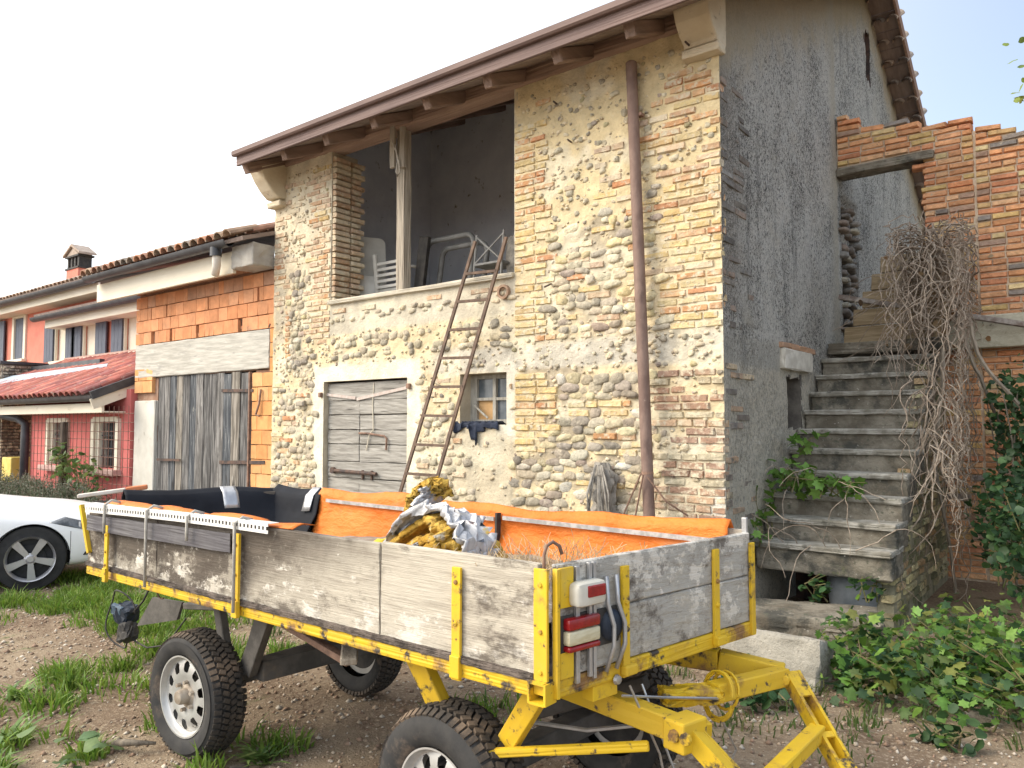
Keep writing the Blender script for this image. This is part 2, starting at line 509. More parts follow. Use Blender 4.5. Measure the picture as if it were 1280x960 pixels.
# pieces of the front wall ------------------------------------------------
def inside_hole(x, z, m=.0):
    return any(a - m < x < b + m and c0 - m < z < d0 + m for (a, b, c0, d0) in holes)
occ = np.zeros((700, 560), bool)
def o_ij(x0, x1, z0, z1):
    return slice(max(0, int((x0 - XL) * 100)), max(0, int((x1 - XL) * 100))), slice(max(0, int((z0 + .1) * 100)), max(0, int((z1 + .1) * 100)))
bitems = []; sitems = []
def course(x0, x1, z, pal, L=.265, h=.058, prob=1.0, rag=0, side='', proud=.012, gap=.012):
    proud *= .42 if z > 2.3 else .8
    """one course of bricks on the front wall"""
    if 'l' in side: x0 += random.uniform(-rag, rag)
    if 'r' in side: x1 += random.uniform(-rag, rag)
    x0 = max(x0, XL + .004)
    x = x0
    while x < x1 - .05:
        l = random.choice((L, L, L, L * .5, L * .75)) * random.uniform(.93, 1.05)
        if x + l > x1:
            l = x1 - x
            if l < .07: break
        cover = float(fbm((x + l / 2) * 1.9 + 3, z * 1.9 + 60, 3))
        if random.random() < prob * (1 if cover < .66 else .5) and not any(inside_hole(xx, z) for xx in (x, x + l / 2, x + l)):
            s = o_ij(x, x + l, z - h / 2, z + h / 2)
            if not occ[s].any():
                occ[s] = True
                hh = h * random.uniform(.92, 1.06)
                c = jc(random.choice(pal))
                pr = proud * random.uniform(.2, 1.6)
                bitems.append((TRS((x + l / 2, YW + .045 - pr, z + random.uniform(-.004, .004)), (random.uniform(-.03, .03), random.uniform(-.012, .012), random.uniform(-.02, .02)), (l - gap, .11, hh)), c, random.randrange(10)))
        x += l + gap * .2
def quoin(x0, x1, z0, z1, pal, side, rag=.1, prob=.95, step=.071, **k):
    z = z0
    while z < z1:
        course(x0, x1, z, pal() if callable(pal) else pal, side=side, rag=rag, prob=prob, **k); z += step
def pal_r():
    q = random.random()
    return BC_ORG if q < .36 else (BC_PNK if q < .55 else BC_YEL)
def pal_low():
    q = random.random()
    return [(.40, .25, .17), (.34, .22, .16), (.44, .31, .22)] if q < .5 else ([(.42, .36, .25), (.46, .40, .28)] if q < .85 else BC_PNK)
quoin(-3.12, XR + .005, .25, 2.16, pal_low, 'l', .16, .88)
quoin(-3.14, XR + .005, 2.50, 4.74, pal_r, 'l', .26, .97)
quoin(-3.9, -3.1, 2.5, 4.4, lambda: BC_PNK if random.random() < .6 else BC_YEL + BC_ORG, 'lr', .3, .22)
quoin(-4.665, -4.26, 2.50, 4.98, lambda: BC_YEL if random.random() < .8 else BC_ORG, 'r', .13, .97)
quoin(-4.66, -4.22, 1.42, 2.17, lambda: BC_YEL if random.random() < .7 else BC_ORG, 'r', .14, .97)
for z in (1.845, 1.77): course(-4.3, -3.35, z, BC_YEL + BC_ORG[:1], prob=.9)
for z in (1.55, 1.48, 1.41): course(-3.75, -3.12, z, BC_YEL + BC_ORG, prob=.7)
for z in (1.12, .74, .67): course(-4.0 + random.uniform(0, .2), -3.3, z, BC_YEL, prob=.35)
for z in (2.62, 2.83, 3.05, 3.25, 3.46): course(-4.3, -3.2, z, BC_YEL + BC_ORG, prob=.30)
quoin(-4.3, -3.4, 2.53, 3.0, BC_YEL, 'r', .1, .16)
quoin(-7.98, -7.555, 2.62, 4.9, lambda: BC_PNK if random.random() < .75 else BC_YEL + BC_ORG, 'l', .12, .9)
quoin(XL + .01, -8.42, 3.25, 4.5, lambda: BC_PNK if random.random() < .8 else BC_ORG, 'r', .12, .85)
quoin(-8.45, -7.9, 3.45, 4.8, BC_PNK, 'lr', .2, .55)
quoin(-8.46, -8.34, 2.55, 3.3, BC_ORG, 'r', .03, .9, L=.12)
quoin(XL + .02, -7.9, .4, 2.2, lambda: BC_PNK if random.random() < .7 else BC_ORG + BC_YEL, 'lr', .2, .22)
quoin(-5.95, -5.3, .5, 2.15, BC_PNK, 'lr', .15, .24)
quoin(-7.5, -4.75, 3.045, 3.06, BC_PNK, 'lr', .1, .75)
quoin(-4.72, -4.66, .2, 2.2, BC_ORG, '', 0, .25, L=.06)
quoin(-4.2, -3.1, .3, .62, BC_ORG + BC_PNK, 'lr', .2, .4)
def cobbles(x0, x1, z0, z1, pal, prob=1, hs=.095, ws=(.085, .2), proud=.045, fn=None):
    z = z0
    while z < z1:
        h = hs * random.uniform(.72, 1.18); x = x0 + random.uniform(-.12, .05)
        while x < x1:
            w = random.uniform(*ws)
            xc = x + w / 2; zc = z + random.uniform(-.014, .014)
            p = prob if fn is None else prob * float(fn(xc, zc))
            if random.random() < p and xc - w / 2 > XL + .01 and xc + w / 2 < XR - .02 and not any(inside_hole(q, r, .03) for q in (xc - w / 2, xc, xc + w / 2) for r in (zc - h / 2, zc + h / 2)):
                s = o_ij(xc - w / 2 + .02, xc + w / 2 - .02, zc - h / 2 + .02, zc + h / 2 - .02)
                if occ[s].mean() < .12:
                    occ[o_ij(xc - w / 2 + .01, xc + w / 2 - .01, zc - h / 2 + .01, zc + h / 2 - .01)] = True
                    sitems.append((TRS((xc, YW + .022 - proud * random.uniform(.1, .60), zc), (random.uniform(-.1, .1), random.uniform(-.18, .18), random.uniform(-.1, .1)),
                                       (w * 1.12, random.uniform(.055, .075), h * random.uniform(1.02, 1.22))), jc(random.choice(pal), .2), random.randrange(10)))
            x += w + .006
        z += h * .98
cobbles(-4.62, -3.12, 1.30, 2.14, SC_DRK, .92, .088)
cobbles(-4.62, -3.2, .45, 1.30, SC_DRK, .93, .092)
cobbles(-4.35, -3.05, 2.50, 3.75, SC_ALL + SC_YEL * 2 + SC_PAL, .96, .080, fn=lambda x, z: float(1 - .9 * sstep(3.2, 3.75, z)))
cobbles(-4.3, -2.6, 3.5, 4.95, SC_PAL, .10, .06, (.05, .09), .03)
cobbles(-8.42, -7.92, 2.46, 3.62, SC_ALL + SC_PAL, .85, .082, (.07, .15), .04)
cobbles(-8.6, -7.7, 3.5, 4.9, SC_PAL, .14, .05, (.04, .09), .03)
cobbles(-7.5, -4.75, 2.48, 2.76, SC_PAL + SC_ALL[:3], .62, .085, (.07, .16), .04)
cobbles(-7.6, -4.7, 2.93, 3.01, SC_PAL, .5, .06, (.07, .12), .03)
cobbles(XL, -7.9, 2.2, 2.46, SC_PAL, .5, .06, (.05, .1), .03)
cobbles(XL, -7.88, .2, 2.2, SC_PAL, .72, .078, (.07, .16), .035)
cobbles(-5.95, -5.25, .3, 2.15, SC_PAL, .55, .08, (.07, .15), .03)
cobbles(-6.1, -3.1, .02, .5, SC_ALL, .85, .11, (.12, .24), .05)
cobbles(-4.6, -2.7, 2.2, 2.46, SC_PAL, .22, .045, (.04, .08), .03)
cobbles(-3.15, -2.55, .05, 2.1, SC_PAL, .12, .07, (.06, .1), .03)
pebs = []
for _ in range(5200):
    x = random.uniform(XL + .03, XR - .03); z = random.uniform(.05, 4.95)
    if inside_hole(x, z, .06): continue
    if -7.56 < x < -4.66 and z > 2.78: continue
    if -5.7 < x < -4.7 and z < 1.66 and random.random() < .8: continue
    if max(-7.66 - x, x + 6.19, z - 2.19) < .2: continue
    w = .022 + .045 * random.random() ** 2; h = w * random.uniform(.55, .9)
    s = o_ij(x - w * .3, x + w * .3, z - h * .3, z + h * .3)
    if occ[s].any(): continue
    q = random.random()
    pebs.append((TRS((x, YW + .010 - random.uniform(0, .010), z), (random.uniform(-.3, .3), random.uniform(-.5, .5), random.uniform(-.3, .3)), (w, random.uniform(.03, .045), h)), jc((.60, .51, .36) if q < .55 else random.choice(SC_PAL + SC_ALL), .18), random.randrange(10)))
pieces(front, 'pebble', pebs, stones(10, 4), M_STN, M_STN2, 0, smooth=True)
pieces(front, 'brick', bitems, bricks(10, 1), M_BRK, M_BRK2, 300)
pieces(front, 'stone', sitems, stones(10, 1), M_STN, M_STN2, 300, smooth=True)

# reveals, jambs and the little things in the openings --------------------
DP = .46
mb = MB()
def reveal_quads(mb, h, dp, sides='lrtb', y0=YW + .006):
    a, b, c0, d0 = h
    if 'l' in sides: mb.box((a - .02, y0 + dp / 2, (c0 + d0) / 2), (.04, dp, d0 - c0))
    if 'r' in sides: mb.box((b + .02, y0 + dp / 2, (c0 + d0) / 2), (.04, dp, d0 - c0))
    if 't' in sides: mb.box(((a + b) / 2, y0 + dp / 2, d0 + .02), (b - a + .08, dp, .04))
    if 'b' in sides: mb.box(((a + b) / 2, y0 + dp / 2, c0 - .02), (b - a + .08, dp, .04))
M_REV = mat('reveal_plaster', (.44, .38, .28), (.56, .49, .37), 6, bump=.6, bsc=40, patches=(((.25, .21, .17), 5, .6, .75),))
reveal_quads(mb, WI, .22, 'lrtb'); reveal_quads(mb, DO, .12, 'lrt'); reveal_quads(mb, LO, .40, 'lrb')
mb.build('reveal', M_REV, front)
# toothed brick jamb on the left of the hayloft
jit_items = []
z = 3.2; k = 0
while z < 4.98:
    ext = .05 if k % 2 else -.01
    for (yy, l) in ((YW + .13, .25), (YW + .355, .17 + ext)):
        jit_items.append((TRS((LO[0] + .012 + random.uniform(-.006, .01), yy + (ext / 2 if l < .24 else 0), z), (0, random.uniform(-.02, .02), R(90) + random.uniform(-.03, .03)), (l - .012, .10, .058)), jc(random.choice(BC_PNK)), random.randrange(10)))
    z += .071; k += 1
pieces(front, 'jamb_brick', jit_items, bricks(6, 2), M_BRK, M_BRK2, 300)
mb = MB(); mb.rbox((-6.115, YW + .16, LO[2] + .012), (2.9, .42, .05), b=.012, jit=.004, n=8)
mb.build('loft_sill', mat('cement_cap', (.50, .46, .38), (.60, .55, .45), 5, bump=.5), barn)
# drain hole stub beside the sill
mb = MB(); mb.lathe([(.05, -.02), (.075, -.02), (.075, .2), (.05, .2)], (-4.79, YW - .02, 3.0), (0, 1, 0), 14, close=True)
mb.build('clay_drain', mat('old_clay', (.30, .19, .13), (.40, .28, .20), 20), barn)

# side wall ----------------------------------------------------------------
RZ = lambda y: 5.29 + .452 * (y - 6.12) if y < 11.2 else 5.29 + .452 * (11.2 - 6.12) - .60 * (y - 11.2)
RIDGE_Y = 11.2; YB = 15.0
SO = (7.54, 7.98, 1.62, 2.13)              # square opening by the stair
SL = (11.06, 11.30, 6.42, 7.12)            # slit high in the gable
ys = breaks(YW, YB, .04, [SO[0], SO[1], SL[0], SL[1], 9.42, RIDGE_Y])
ts = np.linspace(0, 1, 180)
gy = np.repeat(ys[:, None], len(ts), 1)
top = np.array([RZ(y) for y in ys])
gz = -.1 + (top + .1)[:, None] * ts[None, :]
n = fbm(gy * 1.1, gz * 1.1 + 30, 4); n2 = fbm(gy * 6, gz * 6, 3)
depth_to_roof = top[:, None] - gz
c = np.zeros(gy.shape + (4,))
c[..., :3] = np.array((.56, .545, .50))
def putc(col, w):
    w = np.clip(w, 0, 1)[..., None]; c[..., :3] = c[..., :3] * (1 - w) + np.array(col) * w
lich = np.ones(gy.shape)
w = sstep(.75, .2, depth_to_roof + (n2 - .5) * .5 - .25 * sstep(7.5, 6, gy)); putc((.52, .45, .33), w); lich *= 1 - .85 * w
w = sstep(2.35, 2.2, gz + (n - .5) * .35) * sstep(9, 8.3, gy); putc((.60, .55, .45), w); lich *= 1 - .45 * w
w = sstep(2.46, 2.4, gz) * sstep(2.15, 2.2, gz) * sstep(7.6, 7.2, gy); putc((.44, .42, .37), w); lich *= 1 - .35 * w
w = sstep(9.1, 9.38, gy + (n2 - .5) * .2) * sstep(9.55, 9.45, gy); putc((.50, .46, .38), w); lich *= 1 - .7 * w
w = sstep(6.9, 6.3, gy + (n - .5) * 1.2) * sstep(2.5, 2.7, gz) * sstep(4.9, 4.4, gz); putc((.33, .30, .26), w); lich *= 1 - .25 * w
w = (gy > 9.5) * sstep(4.9, 4.6, gz) * 1.0; putc((.50, .49, .46), w * .7)
c[..., 3] = lich
dsp = .03 * (fbm(gy * 6, gz * 6 + 70, 4) - .5) + .016 * (fbm(gy * 22, gz * 9, 2) - .5)
rub = (gy > 9.62) * (gy < 10.35) * (gz < 4.45) * (gz > 2.0)          # bare rubble where a doorway was torn out
dsp += rub * (.10 * (vnoise(gy * 3, gz * 11) - .6) - .06)
c[..., :3] = np.where((rub * (vnoise(gy * 3, gz * 11) < .5) > 0)[..., None], np.array((.13, .11, .09)), c[..., :3])
PX = XR + dsp * sstep(0, .06, gy - YW)
cy = (gy[:-1, :-1] + gy[1:, 1:]) / 2; czz = (gz[:-1, :-1] + gz[1:, 1:]) / 2
msk = np.ones(cy.shape, bool)
for (a, b, c0, d0) in (SO, SL): msk &= ~((cy > a) & (cy < b) & (czz > c0) & (czz < d0))
t = NT('lichen_plaster')
at = t.new('ShaderNodeAttribute', attribute_name='Col')
v = t.pos((1, 1, .72)); v1 = t.pos((1, 1, 1))
streak = t.noise(v, 38, 12, .85); streak2 = t.noise(v1, 70, 8, .8); big = t.noise(v1, 1.3, 5)
dark = t.math('MULTIPLY', t.ramp(t.math('ADD', streak, t.math('MULTIPLY', t.math('SUBTRACT', big, .5),   .22)), .47, .56), at.outputs['Alpha'])
c1 = t.mix(dark, at.outputs['Color'], (.045, .044, .042))
c2 = t.mix(t.math('MULTIPLY', t.ramp(streak2, .50, .58), at.outputs['Alpha']), c1, (.66, .645, .60))
run = t.noise(t.pos((1, 1, .09)), 4.5, 8, .65)
c2 = t.mix(t.math('MULTIPLY', t.math('MULTIPLY', t.ramp(run, .54, .72), .62), at.outputs['Alpha']), c2, (.085, .083, .08))
c2 = t.mix(t.math('MULTIPLY', t.ramp(t.noise(v1, 1.7, 9, .7), .55, .70), .55), c2, (.50, .47, .40))
c3 = t.mix(t.ramp(t.noise(v1, 5.5, 8, .7), .66, .80), c2, (.10, .10, .095))
t.link(c3, t.b.inputs['Base Color']); t.b.inputs['Roughness'].default_value = .95; t.b.inputs['Specular IOR Level'].default_value = .2
bp = t.new('ShaderNodeBump'); bp.inputs['Strength'].default_value = 1.0; bp.inputs['Distance'].default_value = .03
t.link(t.math('ADD', t.noise(v, 50, 6, .75), streak), bp.inputs['Height']); t.link(bp.outputs[0], t.b.inputs['Normal'])
M_LICH = t.m
mb = MB(); mb.grid(np.stack([PX, gy, gz], -1), cols=c, mask=msk)
side = mb.build('side_wall', M_LICH, barn, smooth=True, fix=False)
bm = bmesh.new(); bm.from_mesh(side.data); bmesh.ops.reverse_faces(bm, faces=bm.faces) if bm.faces and sum(f.normal.x for f in bm.faces) < 0 else None
bm.to_mesh(side.data); bm.free()
bi = []
def sbrick(y, z, l, pal, proud=.003, h=.058):
    bi.append((TRS((XR - .047 + proud * random.uniform(.2, 1.2), y, z), (0, random.uniform(-.015, .015), R(90) + random.uniform(-.03, .03)), (l - .012, .11, h)), jc(random.choice(pal), .25), random.randrange(10)))
DK = [(.22, .185, .155), (.19, .165, .145), (.17, .155, .14), (.25, .20, .165), (.22, .205, .185)]
LT = [(.40, .29, .20), (.36, .26, .18), (.44, .36, .25)]
z = .3; k = 0
while z < 4.7:
    if not 2.16 < z < 2.46:
        y = YW + .01; end = YW + (.30 if k % 2 else .48) + random.uniform(-.08, .12) + (.15 * random.random() if 2.4 < z < 3.9 else 0)
        while y < end:
            l = random.choice((.26, .26, .13)) * random.uniform(.95, 1.04)
            if random.random() < .30: sbrick(y + l / 2, z, l, DK if z > 2.4 else LT + DK[:2])
            y += l
    z += .071; k += 1
for _ in range(0):
    z = 2.5 + .071 * random.randrange(0, 20)
    if random.random() < .8: sbrick(6.6 + abs(random.gauss(0, .4)), z, .24, DK)
pieces(side, 'brick', bi, bricks(8, 3), M_DBRK, M_DBRK2, 300)
si = []
z = 2.1
while z < 4.4:
    for y0 in (9.66, 9.9, 10.12):
        if random.random() < .8:
            w = random.uniform(.16, .26)
            si.append((TRS((XR + random.uniform(-.05, .03), y0 + random.uniform(-.03, .1), z), (0, random.uniform(-.2, .2), R(90)), (w, .14, random.uniform(.06, .1))), jc(random.choice(DK + [(.4, .37, .30)]), .3), random.randrange(8)))
    z += .10
pieces(side, 'stone', si, stones(8, 3), M_DBRK, M_DBRK2, 300, smooth=True)
mb = MB()      # side reveals
def sreveal(h, dp):
    a, b, c0, d0 = h; x0 = XR - .004
    mb.box((x0 - dp / 2, a - .02, (c0 + d0) / 2), (dp, .04, d0 - c0)); mb.box((x0 - dp / 2, b + .02, (c0 + d0) / 2), (dp, .04, d0 - c0))
    mb.box((x0 - dp / 2, (a + b) / 2, d0 + .02), (dp, b - a + .08, .04)); mb.box((x0 - dp / 2, (a + b) / 2, c0 - .02), (dp, b - a + .08, .04))
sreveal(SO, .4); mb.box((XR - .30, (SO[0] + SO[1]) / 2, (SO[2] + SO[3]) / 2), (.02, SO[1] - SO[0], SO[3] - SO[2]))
mb.build('opening_reveal', mat('dark_reveal', (.10, .09, .08), (.16, .145, .125), 9, bump=.5), side)  # dark colour on reveal and backing paints the shade inside the opening
mb = MB(); sreveal(SL, .4); mb.box((XR - .12, (SL[0] + SL[1]) / 2, (SL[2] + SL[3]) / 2), (.02, SL[1] - SL[0], SL[3] - SL[2])); mb.build('slit_reveal', M_IRON, side)  # slit lined and backed in a dark material to imitate its shade
mb = MB(); mb.rbox((XR + .012, 7.78, 2.30), (.09, .86, .20), b=.012, jit=.006, n=3)
mb.build('lintel', mat('whitewashed_concrete', (.46, .43, .37), (.60, .57, .50), 9, patches=(((.2, .19, .17), 7, .6, .75, (1, 1, .3)),)), side)
mb = MB()
M_RELB = mat('orange_brick_dull', (.42, .25, .15), (.34, .22, .15), 8)
for i in range(4):
    mb = MB(); mb.rbox((XR + .008, 7.45 + .26 * i, 2.43), (.07, .25, .055), b=.01, jit=.006); mb.build('relieving_brick', M_RELB, side)

# the rest of the shell ----------------------------------------------------
M_IN = mat('loft_plaster', (.58, .60, .66), (.66, .68, .73), 3, bump=.5, bsc=20, patches=(((.20, .18, .16), 7, .62, .72), ((.15, .12, .1), 30, .68, .74)))  # bluish tint puts lens-flare haze into the plaster colour
mb = MB()
mb.box((-5.6, 8.75, 4.6), (6.0, .2, 3.9))                     # wall at the back of the loft
mb.poly([(XL + .004, y, z) for y, z in ((YW + .02, -.1), (YB, -.1), (YB, RZ(YB) - .01), (RIDGE_Y, RZ(RIDGE_Y) - .01), (YW + .02, RZ(YW + .02) - .01))], (.3, 0, 0))
mb.box((-5.6, YB - .1, 2.5), (6.2, .3, 5.1))
mb.poly([(XR - .42, y, z) for y, z in ((YW + .3, -.1), (9.7, -.1), (9.7, RZ(9.7) - .03), (YW + .3, RZ(YW + .3) - .03))], (-.1, 0, 0))
mb.box((-3.6, YW + .32, 4.1), (2.1, .1, 2.3))
mb.build('inner_wall', M_IN, barn)
mb = MB()
for i in range(14): mb.rbox((-5.6, 6.5 + .24 * i, 3.02), (6.1, .235, .05), b=.004)
mb.build('loft_floor', mat('floor_boards', (.36, .32, .27), (.46, .42, .36), 8, (.2, 3, 1)), barn)

# roof ----------------------------------------------------------------------
roof = MB()
EY = 5.36; EX0 = -8.60; EX1 = -2.14
uz = lambda y: 5.29 + .452 * (y - 6.12)                      # underside of the boarding
sl = math.atan(.452); sb = math.atan(.60)
Lf = (RIDGE_Y - EY) / math.cos(sl); Lb = (YB + .3 - RIDGE_Y) / math.cos(sb)
M_RAFT = mat('old_rafter', (.20, .14, .11), (.30, .21, .17), 6, (1, .15, 1), bump=.6, bsc=25, bst=(6, .6, 6))
M_BOARD = mat('roof_boards', (.22, .17, .15), (.30, .24, .21), 5, (3, .3, 1), bump=.4)
mb = MB(); nb = 40
roof_boards = []; EAVEB = [MB() for _ in range(6)]
for i in range(24):                                            # boards of the front slope, laid along the eave
    if i < 6: roof_boards.append(i)
    d0 = Lf * i / 24; d1 = Lf * (i + 1) / 24 - .012; dm = (d0 + d1) / 2
    (mb if i >= 6 else EAVEB[i]).box(((EX0 + EX1) / 2, EY + dm * math.cos(sl), uz(EY) + dm * math.sin(sl) + .022), (EX1 - EX0 - .03, d1 - d0, .03), Matrix.Rotation(sl, 3, 'X'))
for i in range(16):
    d0 = Lb * i / 16; d1 = Lb * (i + 1) / 16 - .012; dm = (d0 + d1) / 2
    mb.box(((EX0 + EX1) / 2, RIDGE_Y + dm * math.cos(sb), uz(RIDGE_Y) - dm * math.sin(sb) + .022), (EX1 - EX0 - .03, d1 - d0, .03), Matrix.Rotation(-sb, 3, 'X'))
roof_o = mb.build('roof', M_BOARD, barn)
for q in EAVEB: q.build('roof_board', M_BOARD, roof_o)
for x in (-8.55, -7.75, -6.95, -6.15, -5.35, -4.55, -3.75, -3.02):
    mb = MB(); mb.beam((x, EY + .06, uz(EY + .06) - .065), (x + .02, RIDGE_Y, uz(RIDGE_Y) - .065), .10, .125, b=.012, jit=.004, n=4)
    mb.build('rafter', M_RAFT, roof_o)
mb = MB(); mb.rbox(((EX0 + EX1) / 2, EY - .02, uz(EY) + .055), (EX1 - EX0, .035, .15), b=.006, jit=.003, n=10)
M_BRACK0 = mat('eave_mortar', (.30, .25, .20), (.38, .32, .26), 12, bump=.6)
M_FASC = mat('brown_fascia', (.155, .108, .10), (.20, .14, .125), 7, (.2, 1, 2), rough=.7, bump=.2)
mb.build('fascia', M_FASC, roof_o)
mb = MB()                                                       # gutter in front of the fascia
prof = [(0, -.01), (-.04, -.015), (-.058, .0), (-.06, .05), (-.052, .05), (-.05, .008), (-.035, .0), (0, .0)]
mb.poly([(EX0 - .02, EY - .038 + p[0], uz(EY) + .105 + p[1]) for p in prof], (EX1 - EX0 + .02, 0, 0))
mb.build('gutter', M_FASC, roof_o)
# verge boards on the gable and the soffit under the overhang
M_VERG = mat('verge_brick', (.22, .14, .10), (.30, .19, .14), 6, (1, 3, 3), bump=.4)
mb = MB()
mb.beam((EX1 - .012, EY - .05, uz(EY - .05) + .0), (EX1 - .012, RIDGE_Y, uz(RIDGE_Y)), .03, .16)
mb.beam((EX1 - .012, RIDGE_Y, uz(RIDGE_Y)), (EX1 - .012, YB + .3, uz(RIDGE_Y) - .6 * (YB + .3 - RIDGE_Y)), .03, .16)
mb.build('verge_board', M_VERG, roof_o)
mb = MB(); mb.rbox(((EX0 + EX1) / 2, EY + .09, uz(EY) + .115), (EX1 - EX0 - .02, .10, .10), b=.006, jit=.004, n=30); mb.build('eave_mortar', M_BRACK0, roof_o)
# coppo tiles
def coppo(seed):
    r = random.Random(seed); mbt = MB(); n = 6; P = []
    for (yy, rad, zz) in ((-.5, .095, .0), (.5, .075, .012)):
        row = []
        for k in range(n + 1):
            a = math.pi * k / n; row.append((-math.cos(a) * rad + r.uniform(-.002, .002), yy * .46, math.sin(a) * rad * .8 + zz))
        P.append(row)
    mbt.grid(np.array(P)); 
    P2 = [[(x * .86, y, z - .014) for (x, y, z) in row] for row in P]
    mbt.grid(np.array(P2)[::-1])
    o = len(mbt.v); m = n + 1
    mbt.f += [(k, k + 1, 2 * m + m + k + 1, 2 * m + m + k) for k in range(n)]; mbt.mi += [0] * n
    return mbt.mesh('tile', M_BRK)
def tile_mats(nm, dirt):
    p = ((dirt, 10, .55, .72), ((.12, .11, .09), 22, .64, .76))
    return mat(nm, (1, 1, 1), src='obj', patches=p, bump=.4), mat(nm + '_mass', (1, 1, 1), src='attr', patches=p, bump=.4)
M_TILE, M_TILE2 = tile_mats('coppo_tile', (.34, .30, .24))
TC = [(.36, .25, .18), (.40, .29, .21), (.32, .24, .19), (.44, .33, .24), (.30, .25, .21)]
ti = []
nx = 34; rows = int(Lf / .36)
for i in range(nx):
    x = EX0 + .08 + (EX1 - EX0 - .16) * i / (nx - 1)
    for j in range(rows):
        d = .27 + .36 * j
        ti.append((TRS((x + random.uniform(-.012, .012), EY - .02 + d * math.cos(sl), uz(EY - .02) + d * math.sin(sl) + .105 + random.uniform(-.006, .008)), (sl + .03, 0, random.uniform(-.04, .04)), (1, 1, 1)), jc(random.choice(TC)), random.randrange(5)))
rb_ = int(Lb / .36)
for i in range(nx):
    x = EX0 + .08 + (EX1 - EX0 - .16) * i / (nx - 1)
    for j in range(rb_):
        d = .12 + .36 * j
        ti.append((TRS((x + random.uniform(-.012, .012), RIDGE_Y + d * math.cos(sb), uz(RIDGE_Y) - d * math.sin(sb) + .075), (-sb - .03, 0, random.uniform(-.04, .04) + math.pi), (1, 1, 1)), jc(random.choice(TC)), random.randrange(5)))
TILES = [coppo(i) for i in range(5)]
pieces(roof_o, 'tile', ti, TILES, M_TILE, M_TILE2, 300)
# wall plate over the opening, and post
M_BEAM = mat('wall_plate_oak', (.27, .18, .14), (.36, .25, .19), 5, (.25, 2, 2), bump=.6, bsc=14, bst=(.5, 5, 5), patches=(((.16, .11, .09), 5, .6, .75, (.3, 2, 2)),))
mb = MB(); mb.rbox((-5.70, YW + .085, 5.195), (5.85, .24, .25), b=.03, jit=.006, n=12)
mb.build('wall_plate', M_BEAM, barn)
M_GREYWOOD = mat('weathered_post', (.30, .26, .21), (.42, .37, .30), 6, (4, 4, .4), bump=.7, bsc=16, bst=(6, 6, .5), patches=(((.14, .12, .10), 9, .62, .74, (4, 4, .4)),))
post = MB(); post.rbox((-6.37, YW + .10, 4.11), (.13, .12, 1.95), b=.012, jit=.006, n=8)
po = post.build('post', M_GREYWOOD, barn)
for dx, y0, z0, z1 in ((-.062, -.02, 4.62, 5.28), (.08, .0, 4.60, 5.12)):
    m2 = MB(); m2.rbox((-6.37 + dx, YW + y0, (z0 + z1) / 2), (.075, .035, z1 - z0), b=.005, jit=.003, n=3); m2.build('splint', M_GREYWOOD, po)
# carved stone brackets under the roof corners
M_BRACK = mat('bracket_plaster', (.56, .48, .35), (.62, .55, .42), 5, bump=.6, bsc=35, patches=(((.30, .26, .2), 9, .6, .74),))
for x0, x1, s in ((-2.77, -2.462, 1), (-8.76, -8.50, -1)):
    mb = MB()
    prof = [(YW + .1, 5.22), (5.62, 5.04), (5.61, 4.96), (5.68, 4.84), (5.78, 4.72), (5.88, 4.64), (YW + .1, 4.64)] if s < 0 else \
           [(YW + .1, 5.34), (5.72, 5.16), (5.71, 5.10), (5.75, 5.01), (5.82, 4.93), (5.90, 4.88), (5.905, 4.85), (YW + .1, 4.85)]
    mb.poly([(x0, a, b) for a, b in prof], (x1 - x0, 0, 0))
    o = mb.build('corner_bracket', M_BRACK, barn); bev(o, .02, 2)
    m2 = MB(); m2.rbox(((x0 + x1) / 2 + .003, YW - .035, 4.575 if s < 0 else 4.80), (x1 - x0 + .03, .15, .075), b=.015, jit=.004, n=3); m2.build('bracket_moulding', M_BRACK, barn)

# plank door ---------------------------------------------------------------
M_PLANK = mat('silver_plank', (.26, .245, .22), (.42, .40, .365), 7, (.35, 1, 5), bump=.9, bsc=10, bst=(.6, 3, 22), rough=.9,
              patches=(((.10, .092, .082), 5, .58, .70, (.35, 1, 7)), ((.55, .53, .49), 8, .62, .74, (.4, 1, 6))))
M_RUST = mat('rusty_iron', (.19, .12, .09), (.30, .19, .14), 14, rough=.85, metal=.15, bump=.5, patches=(((.11, .075, .065), 6, .55, .7),))
door = MB()
door.box((-6.925, YW + .13, 1.02), (1.5, .03, 2.3))
door_o = door.build('door', M_IRON, barn)
zt = [2.175, 1.955, 1.78, 1.60, 1.43, 1.22, 1.02, .84, .64, .44, .2, -.05]
for i, (a, b) in enumerate(zip(zt, zt[1:])):
    xc = -6.93 if i in (0, 5, 8) else -7.06
    segs = [(-7.645, -6.2)] if i in (0, 5, 7, 9) else [(-7.645, xc - .006), (xc + .006, -6.2)]
    for (x0, x1) in segs:
        m2 = MB(); m2.rbox(((x0 + x1) / 2, YW + .085 + random.uniform(-.008, .006), (a + b) / 2 + random.uniform(-.003, .003)), (x1 - x0, .035, a - b - .012), Matrix.Rotation(random.uniform(-.008, .008), 3, 'Y'), b=.005, jit=.0035, n=6)
        m2.build('plank', M_PLANK, door_o)
M_STRAP = mat('pale_strap', (.44, .36, .32), (.52, .46, .42), 20, rough=.8)
for p0, p1 in (((-7.66, 2.035), (-7.12, 1.98)), ((-7.10, 1.965), (-6.2, 2.085))):
    m2 = MB(); m2.beam((p0[0], YW + .052, p0[1]), (p1[0], YW + .052, p1[1]), .012, .035); m2.build('strap_hinge', M_STRAP, door_o)
for x, z in ((-7.70, 2.03), (-6.15, 2.09)):
    m2 = MB(); m2.rbox((x, YW - .01, z), (.05, .06, .06), b=.01); m2.build('hinge_pin', M_RUST, door_o)
